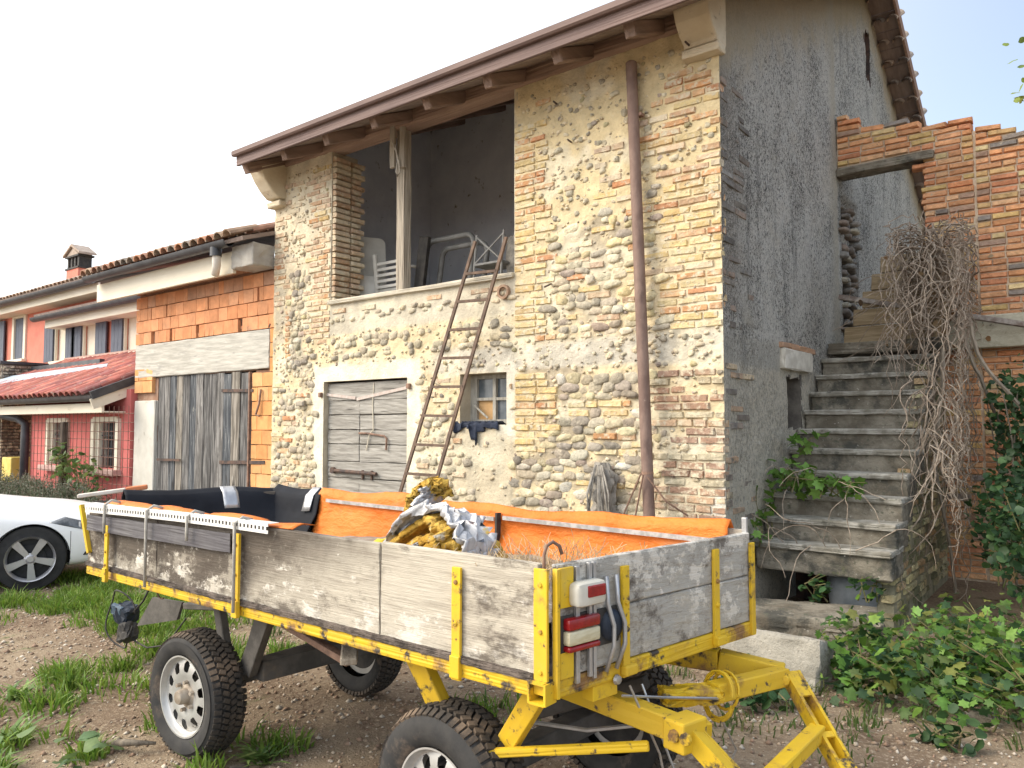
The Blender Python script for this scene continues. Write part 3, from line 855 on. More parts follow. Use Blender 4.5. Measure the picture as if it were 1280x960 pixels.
m2 = MB(); m2.tube([(-7.5, YW + .03, 1.105), (-6.72, YW + .03, 1.09)], .022, 8); m2.lathe([(0, -.02), (.04, -.02), (.04, .02), (0, .02)], (-7.5, YW + .03, 1.105), (0, 1, 0), 10)
for x in (-6.98, -6.82): m2.box((x, YW + .05, 1.07), (.02, .02, .11))
m2.build('bolt', M_IRON, door_o)
m2 = MB(); m2.tube([(-7.05, YW + .05, 1.56), (-6.9, YW + .045, 1.56), (-6.6, YW + .04, 1.53), (-6.56, YW + .04, 1.50), (-6.57, YW + .04, 1.37)], .012, 6)
m2.build('latch', M_RUST, door_o)
m2 = MB(); m2.tube([(-6.80, YW + .055, 2.15), (-6.82, YW + .055, 1.9), (-6.80, YW + .05, 1.6), (-6.86, YW + .045, 1.55), (-6.92, YW + .05, 1.36)], .007, 5)
m2.build('rope', mat('cream_rope', (.55, .50, .40), (.62, .57, .46), 60), door_o)

# small window --------------------------------------------------------------
M_WFR = mat('grey_window_wood', (.30, .28, .24), (.44, .42, .37), 12, (3, 3, .6), bump=.5)
M_PANE = mat('dusty_pane', (.09, .11, .13), (.16, .18, .20), 6, rough=.15, bump=0, spec=.6)
win = MB(); wy = YW + .20
for x in (-5.0, -4.90, -4.785): pass
win.box((-5.355, wy, 1.925), (.09, .05, .52)); win.box((-4.965, wy, 1.925), (.39, .05, .0 + .001)) if False else None; win.box((-4.79, wy, 1.925), (.03, .05, .52)); win.box((-5.06, wy, 2.165), (.51, .045, .045)); win.box((-5.06, wy, 1.69), (.51, .045, .05))
win_o = win.build('window', M_WFR, barn)
m2 = MB(); m2.box((-5.07, wy - .006, 1.925), (.04, .045, .44)); m2.build('glazing_bar', M_WFR, win_o); m2 = MB(); m2.box((-5.06, wy - .003, 1.93), (.50, .04, .030)); m2.build('glazing_bar', M_WFR, win_o)
for (x0, x1, z0, z1, m) in ((-5.31, -5.09, 1.945, 2.14, M_PANE), (-5.05, -4.81, 1.945, 2.14, M_PANE), (-5.05, -4.81, 1.715, 1.915, M_PANE)):
    m2 = MB(); m2.box(((x0 + x1) / 2, wy + .012, (z0 + z1) / 2), (x1 - x0, .006, z1 - z0)); m2.build('pane', m, win_o)
m2 = MB(); m2.box((-5.20, wy + .012, 1.815), (.22, .008, .2)); m2.build('board_pane', mat('orange_board', (.50, .30, .13), (.56, .36, .18), 10), win_o)
m2 = MB(); m2.beam((-5.33, wy - .05, 1.87), (-5.13, wy - .06, 1.73), .012, .02); m2.build('lath', M_WFR, win_o)
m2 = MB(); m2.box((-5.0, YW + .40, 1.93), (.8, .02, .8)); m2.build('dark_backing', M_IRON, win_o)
# spikes and hooks in the masonry
for p0, p1, r in (((-8.75, 5.95, 2.96), (-8.25, 5.62, 2.92), .010), ((-4.22, 6.0, 3.02), (-4.08, 5.70, 2.93), .009), ((-4.15, 6, 4.78), (-4.10, 5.88, 4.75), .010), ((-3.98, 6, 4.36), (-3.94, 5.88, 4.34), .009), ((-2.72, 5.95, 4.88), (-2.70, 5.80, 4.86), .009)):
    m2 = MB(); m2.tube([p0, p1], r, 6); m2.build('iron_spike', M_IRON, front)
m2 = MB(); m2.rbox((-8.06, YW - .03, 1.93), (.16, .06, .06), b=.01, jit=.01); m2.build('wall_plug', M_GREYWOOD, front)
# ------------------------------------------------------------------ foliage kit
def leaf_mesh(seed, lobes=5, spike=.35, fold=.18):
    """a lobed leaf lying in the xy plane, stalk at the origin, about 1 long"""
    r = random.Random(seed); vs = [(0, 0, 0), (0, .45, .0)]; n = lobes * 2 + 1
    for k in range(n):
        a = -2.35 + 4.7 * k / (n - 1)
        q = (.52 if k % 2 else .52 * (1 - spike)) * (1.15 - .18 * abs(a) / 2.35) * r.uniform(.9, 1.1)
        x = math.sin(a) * q; y = .45 + math.cos(a) * q
        vs.append((x, y, -abs(x) * fold + r.uniform(-.05, .05) - .12 * max(0, y - .6)))
    fs = [(1, 2 + k, 3 + k) for k in range(n - 1)] + [(1, 0, 2), (1, n + 1, 0)]
    me = bpy.data.meshes.new('leaf'); me.from_pydata(vs, [], fs)
    me.polygons.foreach_set('use_smooth', [True] * len(me.polygons)); me.update(); return me
LEAVES = [leaf_mesh(i) for i in range(5)]
OVAL = [leaf_mesh(20 + i, 4, .06, .25) for i in range(4)]
def leaf_mats(nm, rough=.5):
    kw = dict(sc=30, val=.22, rough=rough, bump=.15, bsc=60, transl=.35, spec=.35)
    return mat(nm, (1, 1, 1), src='obj', **kw), mat(nm + '_mass', (1, 1, 1), src='attr', **kw)
M_LEAF, M_LEAF2 = leaf_mats('leaf')
M_STEM = mat('green_stem', (.10, .13, .04), (.20, .15, .08), 20, bump=.2)
M_BARK = mat('grey_bark', (.17, .14, .11), (.26, .22, .17), 12, (3, 3, .6), bump=.7, bsc=20)
G_BRI = [(.10, .20, .032), (.13, .25, .045), (.085, .17, .03), (.17, .29, .06)]
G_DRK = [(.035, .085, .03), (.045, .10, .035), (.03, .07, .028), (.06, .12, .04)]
def leaf_at(p, s, pal, tilt=.6, face=None):
    yaw = random.uniform(0, 6.28)
    rot = Euler((random.gauss(-.15, tilt), random.gauss(0, tilt), yaw)).to_matrix()
    if face is not None:      # turn the upper side part of the way to the light side
        q = Vector((0, 0, 1)).rotation_difference(Vector(face).normalized())
        rot = q.to_matrix() @ rot
    return (TRS(p, rot.to_quaternion(), (s, s, s)), jc(random.choice(pal), .25, .1), random.randrange(5))

# ------------------------------------------------------------------ concrete staircase
stair = thing('concrete_staircase', 'mossy concrete staircase climbing along the sooty side wall of the barn', 'staircase', (-1.95, 6.6, 0))
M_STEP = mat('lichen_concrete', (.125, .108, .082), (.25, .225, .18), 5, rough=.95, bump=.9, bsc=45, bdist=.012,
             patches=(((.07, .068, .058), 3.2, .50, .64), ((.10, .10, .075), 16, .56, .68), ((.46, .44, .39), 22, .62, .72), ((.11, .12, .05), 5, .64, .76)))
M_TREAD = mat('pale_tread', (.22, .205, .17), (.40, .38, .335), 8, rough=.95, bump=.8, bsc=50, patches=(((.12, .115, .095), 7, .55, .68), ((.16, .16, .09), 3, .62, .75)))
STEPS = [(2.37, 8.66), (2.18, 8.45), (1.99, 8.23), (1.80, 8.02), (1.61, 7.80), (1.42, 7.57), (1.22, 7.31), (1.03, 7.05), (.84, 6.80), (.65, 6.58)]
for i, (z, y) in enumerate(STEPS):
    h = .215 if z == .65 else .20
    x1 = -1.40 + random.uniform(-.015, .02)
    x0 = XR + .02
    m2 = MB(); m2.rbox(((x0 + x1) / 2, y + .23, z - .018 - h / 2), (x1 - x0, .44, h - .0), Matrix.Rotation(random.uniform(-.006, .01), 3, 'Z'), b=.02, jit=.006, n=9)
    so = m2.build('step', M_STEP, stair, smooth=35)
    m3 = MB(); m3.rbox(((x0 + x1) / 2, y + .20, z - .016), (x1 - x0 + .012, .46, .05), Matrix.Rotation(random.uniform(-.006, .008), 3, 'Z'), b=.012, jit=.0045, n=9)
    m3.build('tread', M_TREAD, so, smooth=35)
m2 = MB(); m2.rbox((-1.89, 9.15, 2.50), (1.14, .62, .13), b=.02, jit=.006, n=5); m2.build('landing', M_STEP, stair)
# brick flank under the flight
M_FLANK = mat('flank_mortar', (.20, .19, .13), (.30, .28, .20), 5, bump=.8, bsc=40, cell=25, patches=(((.09, .10, .05), 4, .5, .66), ((.07, .065, .05), 9, .6, .7)))
prof = [(6.80, -.05), (9.42, -.05), (9.42, 2.42), (8.70, 2.18), (8.28, 1.80), (7.83, 1.42), (7.33, 1.02), (6.98, .62)]
m2 = MB(); m2.poly([(-1.435, y, z) for y, z in prof], (-.26, 0, 0)); m2.build('flank_wall', M_FLANK, stair)
fi = []
z = .1; k = 0
while z < 2.3:
    ymin = 6.82 if z < .62 else 6.98 + (z - .62) * .92
    y = ymin + (.13 if k % 2 else .0)
    while y < 9.3:
        l = random.choice((.25, .25, .125))
        if random.random() < .84: fi.append((TRS((-1.475 + random.uniform(-.004, .014), y + l / 2, z), (random.uniform(-.03, .03), 0, R(90) + random.uniform(-.04, .04)), (l - .014, .10, .056)), jc(random.choice([(.42, .37, .20), (.46, .41, .25), (.36, .31, .18), (.30, .27, .17), (.40, .28, .16), (.16, .16, .09), (.14, .14, .08)]), .25), random.randrange(8)))
        y += l
    z += .071; k += 1
M_FB, M_FB2 = masonry_mats('mossy_brick', (.13, .135, .07), .52, .64, .3)
pieces(stair, 'flank_brick', fi, bricks(8, 5), M_FB, M_FB2, 300)
# void under the flight, the sunken tank in it and the foot slabs
m2 = MB(); m2.box((-1.95, 7.6, .2), (1.0, .05, .7)); m2.build('void_shade_sheet', M_IRON, stair)  # dark sheet stands in for the shade under the flight
m2 = MB(); m2.lathe([(0, 0), (.20, 0), (.23, .34), (.21, .34), (.19, .03), (0, .03)], (-1.75, 6.95, .06), (0, 0, 1), 20)
tag(m2.build('rusty_tub', mat('grey_tub', (.16, .18, .20), (.22, .24, .26), 8, rough=.5, bump=.1), None, smooth=40), 'dark grey round tub tucked in the gap under the lowest stair', 'tub')
def slab(name, label, pts, z0, z1, m, lean=0):
    a = [Vector((x, y, 0)) for x, y in pts]
    d1 = (a[1] - a[0]); d2 = (a[3] - a[0]); c = (a[0] + a[1] + a[2] + a[3]) / 4
    m2 = MB(); rot = Matrix.Rotation(math.atan2(d1.y, d1.x), 3, 'Z') @ Matrix.Rotation(lean, 3, 'X')
    m2.rbox((c.x, c.y, (z0 + z1) / 2), (d1.length, d2.length, z1 - z0), rot, b=.025, jit=.008, n=12)
    return tag(m2.build(name, m, None, smooth=35), label, 'concrete slab')
slab('foot_slab', 'dark edged concrete slab lying level in front of the gap under the stairs', [(-2.47, 5.62), (-1.33, 5.98), (-1.47, 6.55), (-2.62, 6.18)], -.02, .235, M_STEP)
slab('tilted_slab', 'pale rough concrete block tipped forward at the very foot of the stairs', [(-2.60, 4.98), (-1.48, 4.98), (-1.48, 5.28), (-2.60, 5.28)], -.10, .27, mat('pale_concrete', (.30, .28, .235), (.42, .39, .33), 7, rough=.95, bump=1, bsc=50, bdist=.015, patches=(((.15, .14, .115), 12, .56, .7), ((.22, .2, .16), 3, .55, .7))), -.30)

# ------------------------------------------------------------------ ruined red brick wall
rw = thing('ruined_brick_wall', 'roofless orange red brick wall with a stepped broken top beside the barn gable', 'wall', (-.5, 9.7, 0))
RY = 9.5
def rtop(x): return 5.37 - .295 * (x + 2.5) + .015 * math.sin(x * 9)
MR = mat('red_wall_mortar', (.50, .38, .27), (.58, .48, .36), 9, bump=.6, bsc=45, cell=30)
pts = [(-1.55, -.1), (1.6, -.1), (1.6, rtop(1.6) - .12)] + [(x, rtop(x) - .10) for x in np.arange(1.4, -2.48, -.2)] + [(-2.485, 5.25), (-2.485, 4.70), (-1.55, 4.70)]
m2 = MB(); m2.poly([(x, RY + .002, z) for x, z in pts], (0, .30, 0)); core = m2.build('wall_core', MR, rw)
ri = []
RC = [(.60, .29, .14), (.63, .33, .17), (.58, .26, .13), (.64, .38, .21), (.61, .31, .16), (.54, .24, .13)]
RCY = [(.60, .42, .18), (.56, .36, .17), (.58, .45, .24)]
RCG = [(.26, .22, .19), (.38, .25, .18)]
z = .05; k = 0
while z < 5.5:
    for (xa, xb) in ((-2.48, -1.075), (-1.065, 1.6)):
        x = xa + (0 if k % 2 else -.13)
        while x < xb:
            l = random.choice((.255, .255, .255, .13)) * random.uniform(.96, 1.04)
            x0 = max(x, xa); x1 = min(x + l, xb); x += l
            if x1 - x0 < .06: continue
            xc = (x0 + x1) / 2
            if z > rtop(xc) - .03 + random.uniform(-.05, .06): continue
            if xc < -1.57 and z < 4.76:
                if x1 > -1.57: x0 = -1.57
                else: continue
                if x1 - x0 < .06: continue
                xc = (x0 + x1) / 2
            loose = z > rtop(xc) - .16
            pal = RCY if random.random() < .16 else (RCG if random.random() < .08 else RC)
            ri.append((TRS((xc, RY + .05 - random.uniform(0, .016), z), (random.uniform(-.02, .02), random.uniform(-.02, .02) * (3 if loose else 1), random.uniform(-.03, .03) * (4 if loose else 1)), (x1 - x0 - .012, .13, .058)), jc(random.choice(pal), .15), random.randrange(10)))
    z += .0695; k += 1
def front_ok(it): return it
pieces(rw, 'brick', [i for i in ri if i[0].translation.z > 2.3 and i[0].translation.x < -.35], bricks(10, 6), M_RBRK, M_RBRK2, 300)
pieces(core, 'brick', [i for i in ri if not (i[0].translation.z > 2.3 and i[0].translation.x < -.35)], bricks(10, 7), M_RBRK, M_RBRK2, 60)
m2 = MB(); m2.rbox((-1.97, RY + .06, 4.665), (1.03, .26, .09), Matrix.Rotation(-.012, 3, 'Y'), b=.012, jit=.006, n=6)
m2.build('lintel', M_STEP, rw)
M_PARA = mat('parapet_concrete', (.36, .33, .25), (.45, .42, .33), 6, bump=.7, bsc=40, patches=(((.20, .19, .13), 4, .55, .7), ((.14, .13, .1), 15, .62, .72)))
m2 = MB(); m2.rbox((-.55, 9.32, 2.63), (2.1, .12, .34), b=.012, jit=.004, n=6)
tag(m2.build('landing_parapet', M_PARA, None), 'low pale concrete parapet at the head of the stairs under the iron bar', 'parapet')
m2 = MB(); m2.beam((-2.40, 9.12, 3.12), (-.2, 9.16, 2.55), .045, .05); m2.beam((-2.40, 9.145, 3.10), (-.2, 9.185, 2.53), .012, .03)
tag(m2.build('iron_bar', mat('flaking_bar', (.34, .31, .28), (.16, .12, .10), 9, rough=.8, bump=.3), None), 'flaking grey iron bar slanting across the head of the stairs', 'iron bar')
pp = thing('plank_panel', 'brown plank panel leaning at the head of the stairs behind the dead vine', 'wooden panel', (-1.85, 9.3, 2.56))
M_BRW = mat('brown_plank', (.22, .16, .09), (.32, .245, .15), 6, (.5, 2, 5), bump=.6, bsc=12, bst=(.8, 3, 14), patches=(((.10, .08, .05), 5, .58, .7, (.5, 1, 4)),))
for i in range(5):
    zc = 2.66 + .20 * i
    sx = -.02 + .06 * i
    m2 = MB(); m2.rbox((-1.80 + sx, 9.05 + .06 * i, zc), (1.02 - .05 * i, .03, .19), Matrix.Rotation(R(-14), 3, 'X'), b=.005, jit=.003, n=5); m2.build('plank', M_BRW, pp)
m2 = MB(); m2.beam((-1.42, 8.93, 2.56), (-1.22, 9.30, 3.55), .06, .04); m2.build('batten', M_BRW, pp)

# ------------------------------------------------------------------ dead climber
M_VINE = mat('dead_vine', (.20, .15, .11), (.36, .30, .24), 20, bump=.3)
vt = thing('dead_vine', 'tangle of dry grey creeper stems hanging over the stair edge from the red wall', 'dead creeper', (-1.1, 8.2, 0))
def strand(mb, p, d, n, step, grav, wob, r0, r1, floor=.05, xlim=None):
    pts = [Vector(p)]; d = Vector(d)
    for i in range(n):
        d = d + Vector((random.gauss(0, wob), random.gauss(0, wob), random.gauss(0, wob) - grav)); d.normalize()
        q = pts[-1] + d * step
        if q.z < floor: break
        q.x = max(q.x, XR + .06)
        if xlim: q.z = min(q.z, 3.72 + random.uniform(-.1, .03))
        if xlim: q.x = min(max(q.x, xlim[0] + random.uniform(0, .1)), xlim[1] - random.uniform(0, .1))
        pts.append(q)
    if len(pts) > 3: mb.tube(pts, [r0 + (r1 - r0) * i / (len(pts) - 1) for i in range(len(pts))], 4, caps=False)
mb = MB()
for i in range(125):       # the hanging curtain
    x = random.gauss(-1.38, .09); p = (x, 8.82 + random.gauss(0, .14), 3.40 + random.gauss(0, .12) - .9 * max(0, abs(x + 1.40) - .15))
    strand(mb, p, (random.gauss(.03, .26), random.gauss(-.35, .3), random.uniform(.0, .7)), random.randint(20, 46), .07, .15, .28, random.uniform(.005, .010), .003, xlim=(-1.72, -1.02))
for i in range(60):       # lower half, rooted near the foot and leaning
    x = random.gauss(-1.25, .08)
    strand(mb, (x, random.uniform(7.4, 8.6), random.uniform(1.2, 2.3)), (random.gauss(.1, .3), random.gauss(-.15, .3), -.6), random.randint(12, 26), .07, .10, .27, .007, .003, xlim=(-1.5, -1.0))
mb.build('stems', M_VINE, vt, kind='stuff')
mb = MB()
for i in range(62):      # matted crown
    x = random.gauss(-1.46, .13)
    strand(mb, (x, 8.9 + random.gauss(0, .15), 3.25 + random.gauss(0, .16)), (random.gauss(0, 1), random.gauss(-.2, .5), random.gauss(0, .5)), random.randint(7, 14), .05, .10, .45, .007, .003, xlim=(-2.0, -1.02))
for i in range(26):       # runners over the upper steps
    strand(mb, (-1.35 + random.gauss(0, .1), 8.7, 2.9 + random.gauss(0, .2)), (random.uniform(-1, -.2), random.uniform(-.8, .1), random.uniform(-.3, .4)), random.randint(10, 20), .07, .12, .22, .006, .003, floor=1.9)
mb.build('matted_stems', M_VINE, vt, kind='stuff')
mb = MB()
for (p, d) in (((-1.16, 8.6, 2.9), (.1, -.25, -1)), ((-1.02, 8.4, 2.6), (.1, -.2, -1)), ((-1.25, 8.3, 2.4), (.05, -.3, -1))):
    strand(mb, p, d, 30, .09, .03, .08, .018, .014)
mb.build('old_stem', M_BARK, vt)
mb = MB()
for i in range(7):
    strand(mb, (-2.35 + .12 * i, 6.62 - .02 * i, .66), (random.gauss(0, .3), -.3, random.uniform(.2, .8)), 14, .06, .16, .22, .005, .002, floor=.1)
    strand(mb, (-2.3 + .1 * i, 6.95, 1.1), (random.gauss(.1, .4), -.35, random.uniform(0, .5)), 13, .06, .15, .2, .005, .002, floor=.2)
lv = []
for i in range(90):
    lv.append(leaf_at((random.gauss(-1.36, .2), 8.7 + random.gauss(0, .2), random.uniform(2.4, 3.6)), random.uniform(.03, .07), [(.20, .13, .07), (.26, .18, .10), (.15, .10, .06)], .9))
pieces(vt, 'dead_leaf', lv, [m.copy() for m in OVAL], M_LEAF, M_LEAF2, 90, smooth=True)
tag(mb.build('dry_runners', M_VINE, None, kind='stuff'), 'thin dry runners trailing over the lowest stair slabs', 'dry stems')

# ------------------------------------------------------------------ living plants on the right
def bramble(name, label, cat, blobs, n, pal, size, meshes, stems=30, group=None, base=None, tilt=.55, maxn=300):
    base = base or blobs[0][0]
    root = thing(name, label, cat, (base[0], base[1], 0), group)
    it = []
    tot = sum(b[2] for b in blobs)
    sm = MB()
    for (c, rad, wgt) in blobs:
        for _ in range(int(n * wgt / tot)):
            while True:
                q = Vector((random.uniform(-1, 1), random.uniform(-1, 1), random.uniform(-1, 1)))
                if .30 < q.length < 1: break
            p = Vector((c[0] + q.x * rad[0], c[1] + q.y * rad[1], c[2] + q.z * rad[2]))
            if p.z < .03: p.z = random.uniform(.03, .25)
            it.append(leaf_at(p, random.uniform(*size), pal, tilt))
        for _ in range(max(2, int(stems * wgt / tot))):
            q = Vector((random.gauss(0, .45) * rad[0], random.gauss(0, .45) * rad[1], random.uniform(-.1, .9) * rad[2])) + Vector(c)
            b = Vector((c[0] + random.gauss(0, .35) * rad[0], c[1] + random.gauss(0, .35) * rad[1], max(0, c[2] - rad[2])))
            m = (b + q) / 2 + Vector((random.gauss(0, .06), random.gauss(0, .06), .05))
            sm.tube([b, m, q], [.006, .005, .003], 4, caps=False)
    sm.build('stems', M_STEM, root, kind='stuff')
    pieces(root, 'leaf', it, [m.copy() for m in meshes], M_LEAF, M_LEAF2, maxn, smooth=True)
    return root
bramble('hop_bush', 'big leafy green hop bush sprawling at the right of the stair foot', 'bush',
        [((-1.05, 5.65, .15), (.42, .50, .30), 3), ((-.55, 5.75, .15), (.45, .55, .30), 3), ((-.1, 6.0, .18), (.5, .6, .36), 3), ((-1.0, 5.2, .12), (.32, .34, .22), 1.6), ((-1.40, 5.40, .22), (.2, .26, .24), 1.1), ((-1.2, 4.95, .07), (.3, .22, .14), .9), ((-.5, 4.95, .08), (.4, .25, .15), 1.0), ((-.35, 5.35, .18), (.5, .35, .28), 2), ((-.75, 6.4, .18), (.5, .5, .30), 2), ((.4, 6.0, .3), (.5, .6, .5), 2)],
        2600, G_BRI + G_DRK + [(.07, .14, .028)] + [(.13, .17, .05), (.18, .20, .05)], (.03, .095), LEAVES, 70)
bramble('stair_bramble', 'bright green bramble sprouting from the barn wall across the middle steps', 'bramble',
        [((-2.30, 7.00, 1.22), (.22, .2, .16), 2), ((-1.98, 6.90, 1.14), (.34, .14, .10), 2), ((-2.42, 6.75, .95), (.10, .2, .22), 1.0), ((-2.25, 7.3, 1.5), (.16, .2, .1), .7), ((-2.44, 6.5, .75), (.06, .18, .14), .6), ((-1.75, 6.85, 1.14), (.14, .1, .07), .5)],
        190, [(.11, .21, .035), (.14, .26, .05), (.09, .17, .03)], (.06, .115), LEAVES, 26, base=(-2.4, 7.0))
bramble('wall_weed', 'small leafy weed growing in the gap above the foot slab', 'weed',
        [((-1.92, 6.45, .36), (.12, .1, .13), 2), ((-1.55, 6.55, .38), (.12, .12, .12), 1.5)], 60, G_DRK + G_BRI[:1], (.04, .07), OVAL, 12)
bramble('elder_shrub', 'tall dark elder shrub in the gap between the dead creeper and the frame edge', 'shrub',
        [((-.55, 8.5, 1.5), (.35, .5, .9), 3), ((-.2, 8.2, 1.2), (.4, .6, .9), 3), ((-.75, 8.1, .8), (.3, .5, .5), 2), ((.2, 8.0, 1.3), (.5, .6, 1.0), 2), ((-.35, 7.2, .7), (.45, .5, .5), 3), ((-.75, 8.6, 1.7), (.22, .3, .5), 1.5), ((-.62, 7.6, .9), (.35, .5, .6), 2.5)],
        2900, G_DRK + [(.05, .10, .05)], (.03, .075), OVAL, 50, tilt=.7)
sm = MB()
for i in range(9):
    x = -.85 + .11 * i
    strand(sm, (x, 8.6 - .1 * (i % 3), .1), (random.gauss(0, .06), random.gauss(0, .06), 1), 22, .085, -.02, .05, .012, .005)
tag(sm.build('bare_saplings', M_BARK, None, kind='stuff'), 'thin bare upright saplings in front of the red brick wall below the parapet', 'saplings')
bramble('gravel_weed', 'low weed on the gravel in front of the hop bush', 'weed', [((-.72, 4.55, .05), (.16, .12, .06), 2)], 46, G_DRK + G_BRI[:1], (.04, .07), OVAL, 10, base=(-.72, 4.55))
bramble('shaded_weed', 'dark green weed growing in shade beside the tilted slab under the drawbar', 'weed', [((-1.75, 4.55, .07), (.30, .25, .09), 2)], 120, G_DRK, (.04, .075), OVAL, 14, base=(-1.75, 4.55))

# tree standing outside the frame whose twigs reach in at the top right
tree = thing('lime_tree', 'tree with yellow green spring leaves whose twigs enter at the top right', 'tree', (2.4, 15.0, 0))
mb = MB(); mb.tube([(2.4, 15, -.1), (2.45, 15, 2.5), (2.3, 15.1, 5), (2.2, 15, 8)], [.2, .17, .13, .05], 10)
for k in range(14):
    a = k * 2.4; z0 = 3.2 + .34 * k; l = 2.0 - .05 * k
    mb.tube([(2.35, 15, z0), (2.35 + .5 * l * math.cos(a), 15 + .5 * l * math.sin(a), z0 + .5), (2.35 + l * math.cos(a), 15 + l * math.sin(a), z0 + .7)], [.06, .035, .012], 6)
mb.build('trunk', M_BARK, tree)
it = []
TL = [(.20, .26, .05), (.26, .33, .06), (.17, .22, .05), (.30, .34, .08)]
for _ in range(150):
    a = random.uniform(0, 6.28); rr = random.uniform(.4, 1.75) ** 1.0; zc = random.uniform(3.6, 9)
    c = Vector((2.35 + rr * math.cos(a), 15 + rr * math.sin(a), zc))
    for _ in range(11): it.append(leaf_at(c + Vector((random.gauss(0, .16), random.gauss(0, .16), random.gauss(0, .13))), random.uniform(.08, .15), TL, .8))
TWIGS = [(-.80, 14.2, 7.62), (-.72, 14.3, 7.45), (-.80, 14.2, 7.0), (-.55, 14.2, 6.9), (-.92, 14.1, 6.78), (-.2, 14.4, 6.9), (-.1, 14.4, 7.4)]
mb = MB()
for c in TWIGS:
    mb.tube([(2.3, 15, c[2] - .6), ((2.3 + c[0]) / 2, 14.6, c[2] - .05), c], [.03, .016, .005], 5)
    for _ in range(9): it.append(leaf_at(Vector(c) + Vector((random.gauss(0, .12), random.gauss(0, .1), random.gauss(0, .09))), random.uniform(.08, .15), TL, .8))
mb.build('twigs', M_BARK, tree, kind='stuff')
pieces(tree, 'leaf', it, [m.copy() for m in OVAL], M_LEAF, M_LEAF2, 60, smooth=True)
# ------------------------------------------------------------------ farm trailer
tr = thing('farm_trailer', 'weathered plank farm trailer on a bright yellow steel frame parked before the barn', 'trailer', (-3.0, 2.55, 0))
P_N = Vector((-1.40, 1.98, 0)); P_R = Vector((-1.18, 3.13, 0)); P_L = Vector((-4.70, 2.01, 0)); P_F = Vector((-4.45, 3.19, 0))
ZB, ZR, ZT = .795, .852, 1.205
M_YEL = mat('yellow_enamel', (.70, .46, .018), (.62, .40, .030), 5, rough=.6, bump=.25, bsc=30, spec=.4, bdist=.004,
            patches=(((.30, .17, .05), 9, .56, .76), ((.10, .065, .045), 24, .57, .68), ((.50, .40, .16), 4, .58, .8, (1, 1, .5))))
M_YELW = mat('worn_yellow_enamel', (.68, .45, .018), (.60, .38, .025), 5, rough=.6, bump=.35, bsc=30, spec=.4, bdist=.005,
             patches=(((.24, .13, .05), 6, .50, .64), ((.05, .04, .035), 13, .53, .64), ((.55, .50, .42), 9, .69, .76)))
def side_mat(name, dark, light, shift, white):
    t = NT(name); v = t.pos((.30, 1, 3.2)); v1 = t.pos((1, 1, 1))
    g = t.noise(v, 9, 9, .68); g2 = t.noise(t.pos((.22, 1, 6)), 22, 6, .7); big = t.noise(v1, 1.9, 7, .65); pe = t.noise(t.pos((.8, 1, 1.2)), 6.5, 9, .74)
    sx = t.new('ShaderNodeSeparateXYZ'); t.link(v1, sx.inputs[0])
    wear = t.ramp(t.math('ADD', t.math('ADD', sx.outputs[0], t.math('MULTIPLY', t.math('SUBTRACT', 1.0, sx.outputs[2]), 2.4)), t.math('MULTIPLY', big, 1.6)), -2.75 + shift, -1.75 + shift)   # the left sheets have rotted darker
    c = t.mix(wear, dark, light)
    c = t.mix(t.ramp(g, .40, .66), c, (.48, .43, .35)) if False else t.mix(t.math('MULTIPLY', t.ramp(g, .48, .66), .45), c, (.22, .185, .15))
    c = t.mix(t.math('MULTIPLY', t.ramp(g2, .58, .72), .30), c, (.085, .07, .06))
    c = t.mix(t.ramp(t.math('ADD', pe, t.math('MULTIPLY', t.math('SUBTRACT', .98, sx.outputs[2]), white)), .55, .60), c, (.66, .62, .55))
    mot = t.noise(t.pos((.8, 1, 1.0)), 8.5, 12, .80)
    c = t.mix(t.math('MULTIPLY', t.ramp(t.math('ADD', mot, t.math('MULTIPLY', t.math('SUBTRACT', 1.02, sx.outputs[2]), .35)), .50, .60), .62), c, (.46, .42, .35))
    c = t.mix(t.math('MULTIPLY', t.ramp(t.noise(t.pos((.55, 1, 1.1)), 3.0, 10, .78), .50, .62), .8), c, (.085, .068, .055))
    t.link(c, t.b.inputs['Base Color']); t.b.inputs['Roughness'].default_value = .9; t.b.inputs['Specular IOR Level'].default_value = .2
    bp = t.new('ShaderNodeBump'); bp.inputs['Strength'].default_value = .8; bp.inputs['Distance'].default_value = .008
    t.link(t.math('ADD', g2, t.math('MULTIPLY', pe, .8)), bp.inputs['Height']); t.link(bp.outputs[0], t.b.inputs['Normal'])
    return t.m
M_SIDE = side_mat('peeling_side_board', (.115, .097, .08), (.51, .465, .385), .35, .42)
M_FRONT = side_mat('grey_front_board', (.34, .32, .285), (.42, .40, .36), -3, -.28)
M_EDGE = mat('rotten_edge', (.07, .058, .05), (.16, .13, .11), 18, (1, 1, 1), bump=.8)
M_ZINC = mat('galvanised', (.40, .40, .40), (.52, .52, .52), 16, rough=.45, metal=.75, bump=.15, patches=(((.25, .22, .2), 8, .62, .75),))
M_BLK = mat('black_steel', (.028, .027, .027), (.06, .055, .05), 10, rough=.7, bump=.3)
def lerp(a, b, t): return a + (b - a) * t
def wall_plank(a, b, z0, z1, th, m, name, lean=0, out=0, n=10):
    """board between plan points a and b; lean moves the top edge outwards"""
    a = Vector(a); b = Vector(b); d = (b - a); L = d.length
    nrm = Vector((d.y, -d.x, 0)).normalized()
    rot = Matrix((d.normalized(), -nrm, Vector((0, 0, 1)))).transposed()
    if lean: rot = rot @ Matrix.Rotation(math.atan2(lean, z1 - z0), 3, 'X')
    c = (a + b) / 2 + nrm * (out + lean / 2 - th / 2); c.z = (z0 + z1) / 2
    m2 = MB(); m2.rbox(c, (L, th, z1 - z0), rot, b=.004, jit=.0018, n=n)
    return m2.build(name, m, tr)
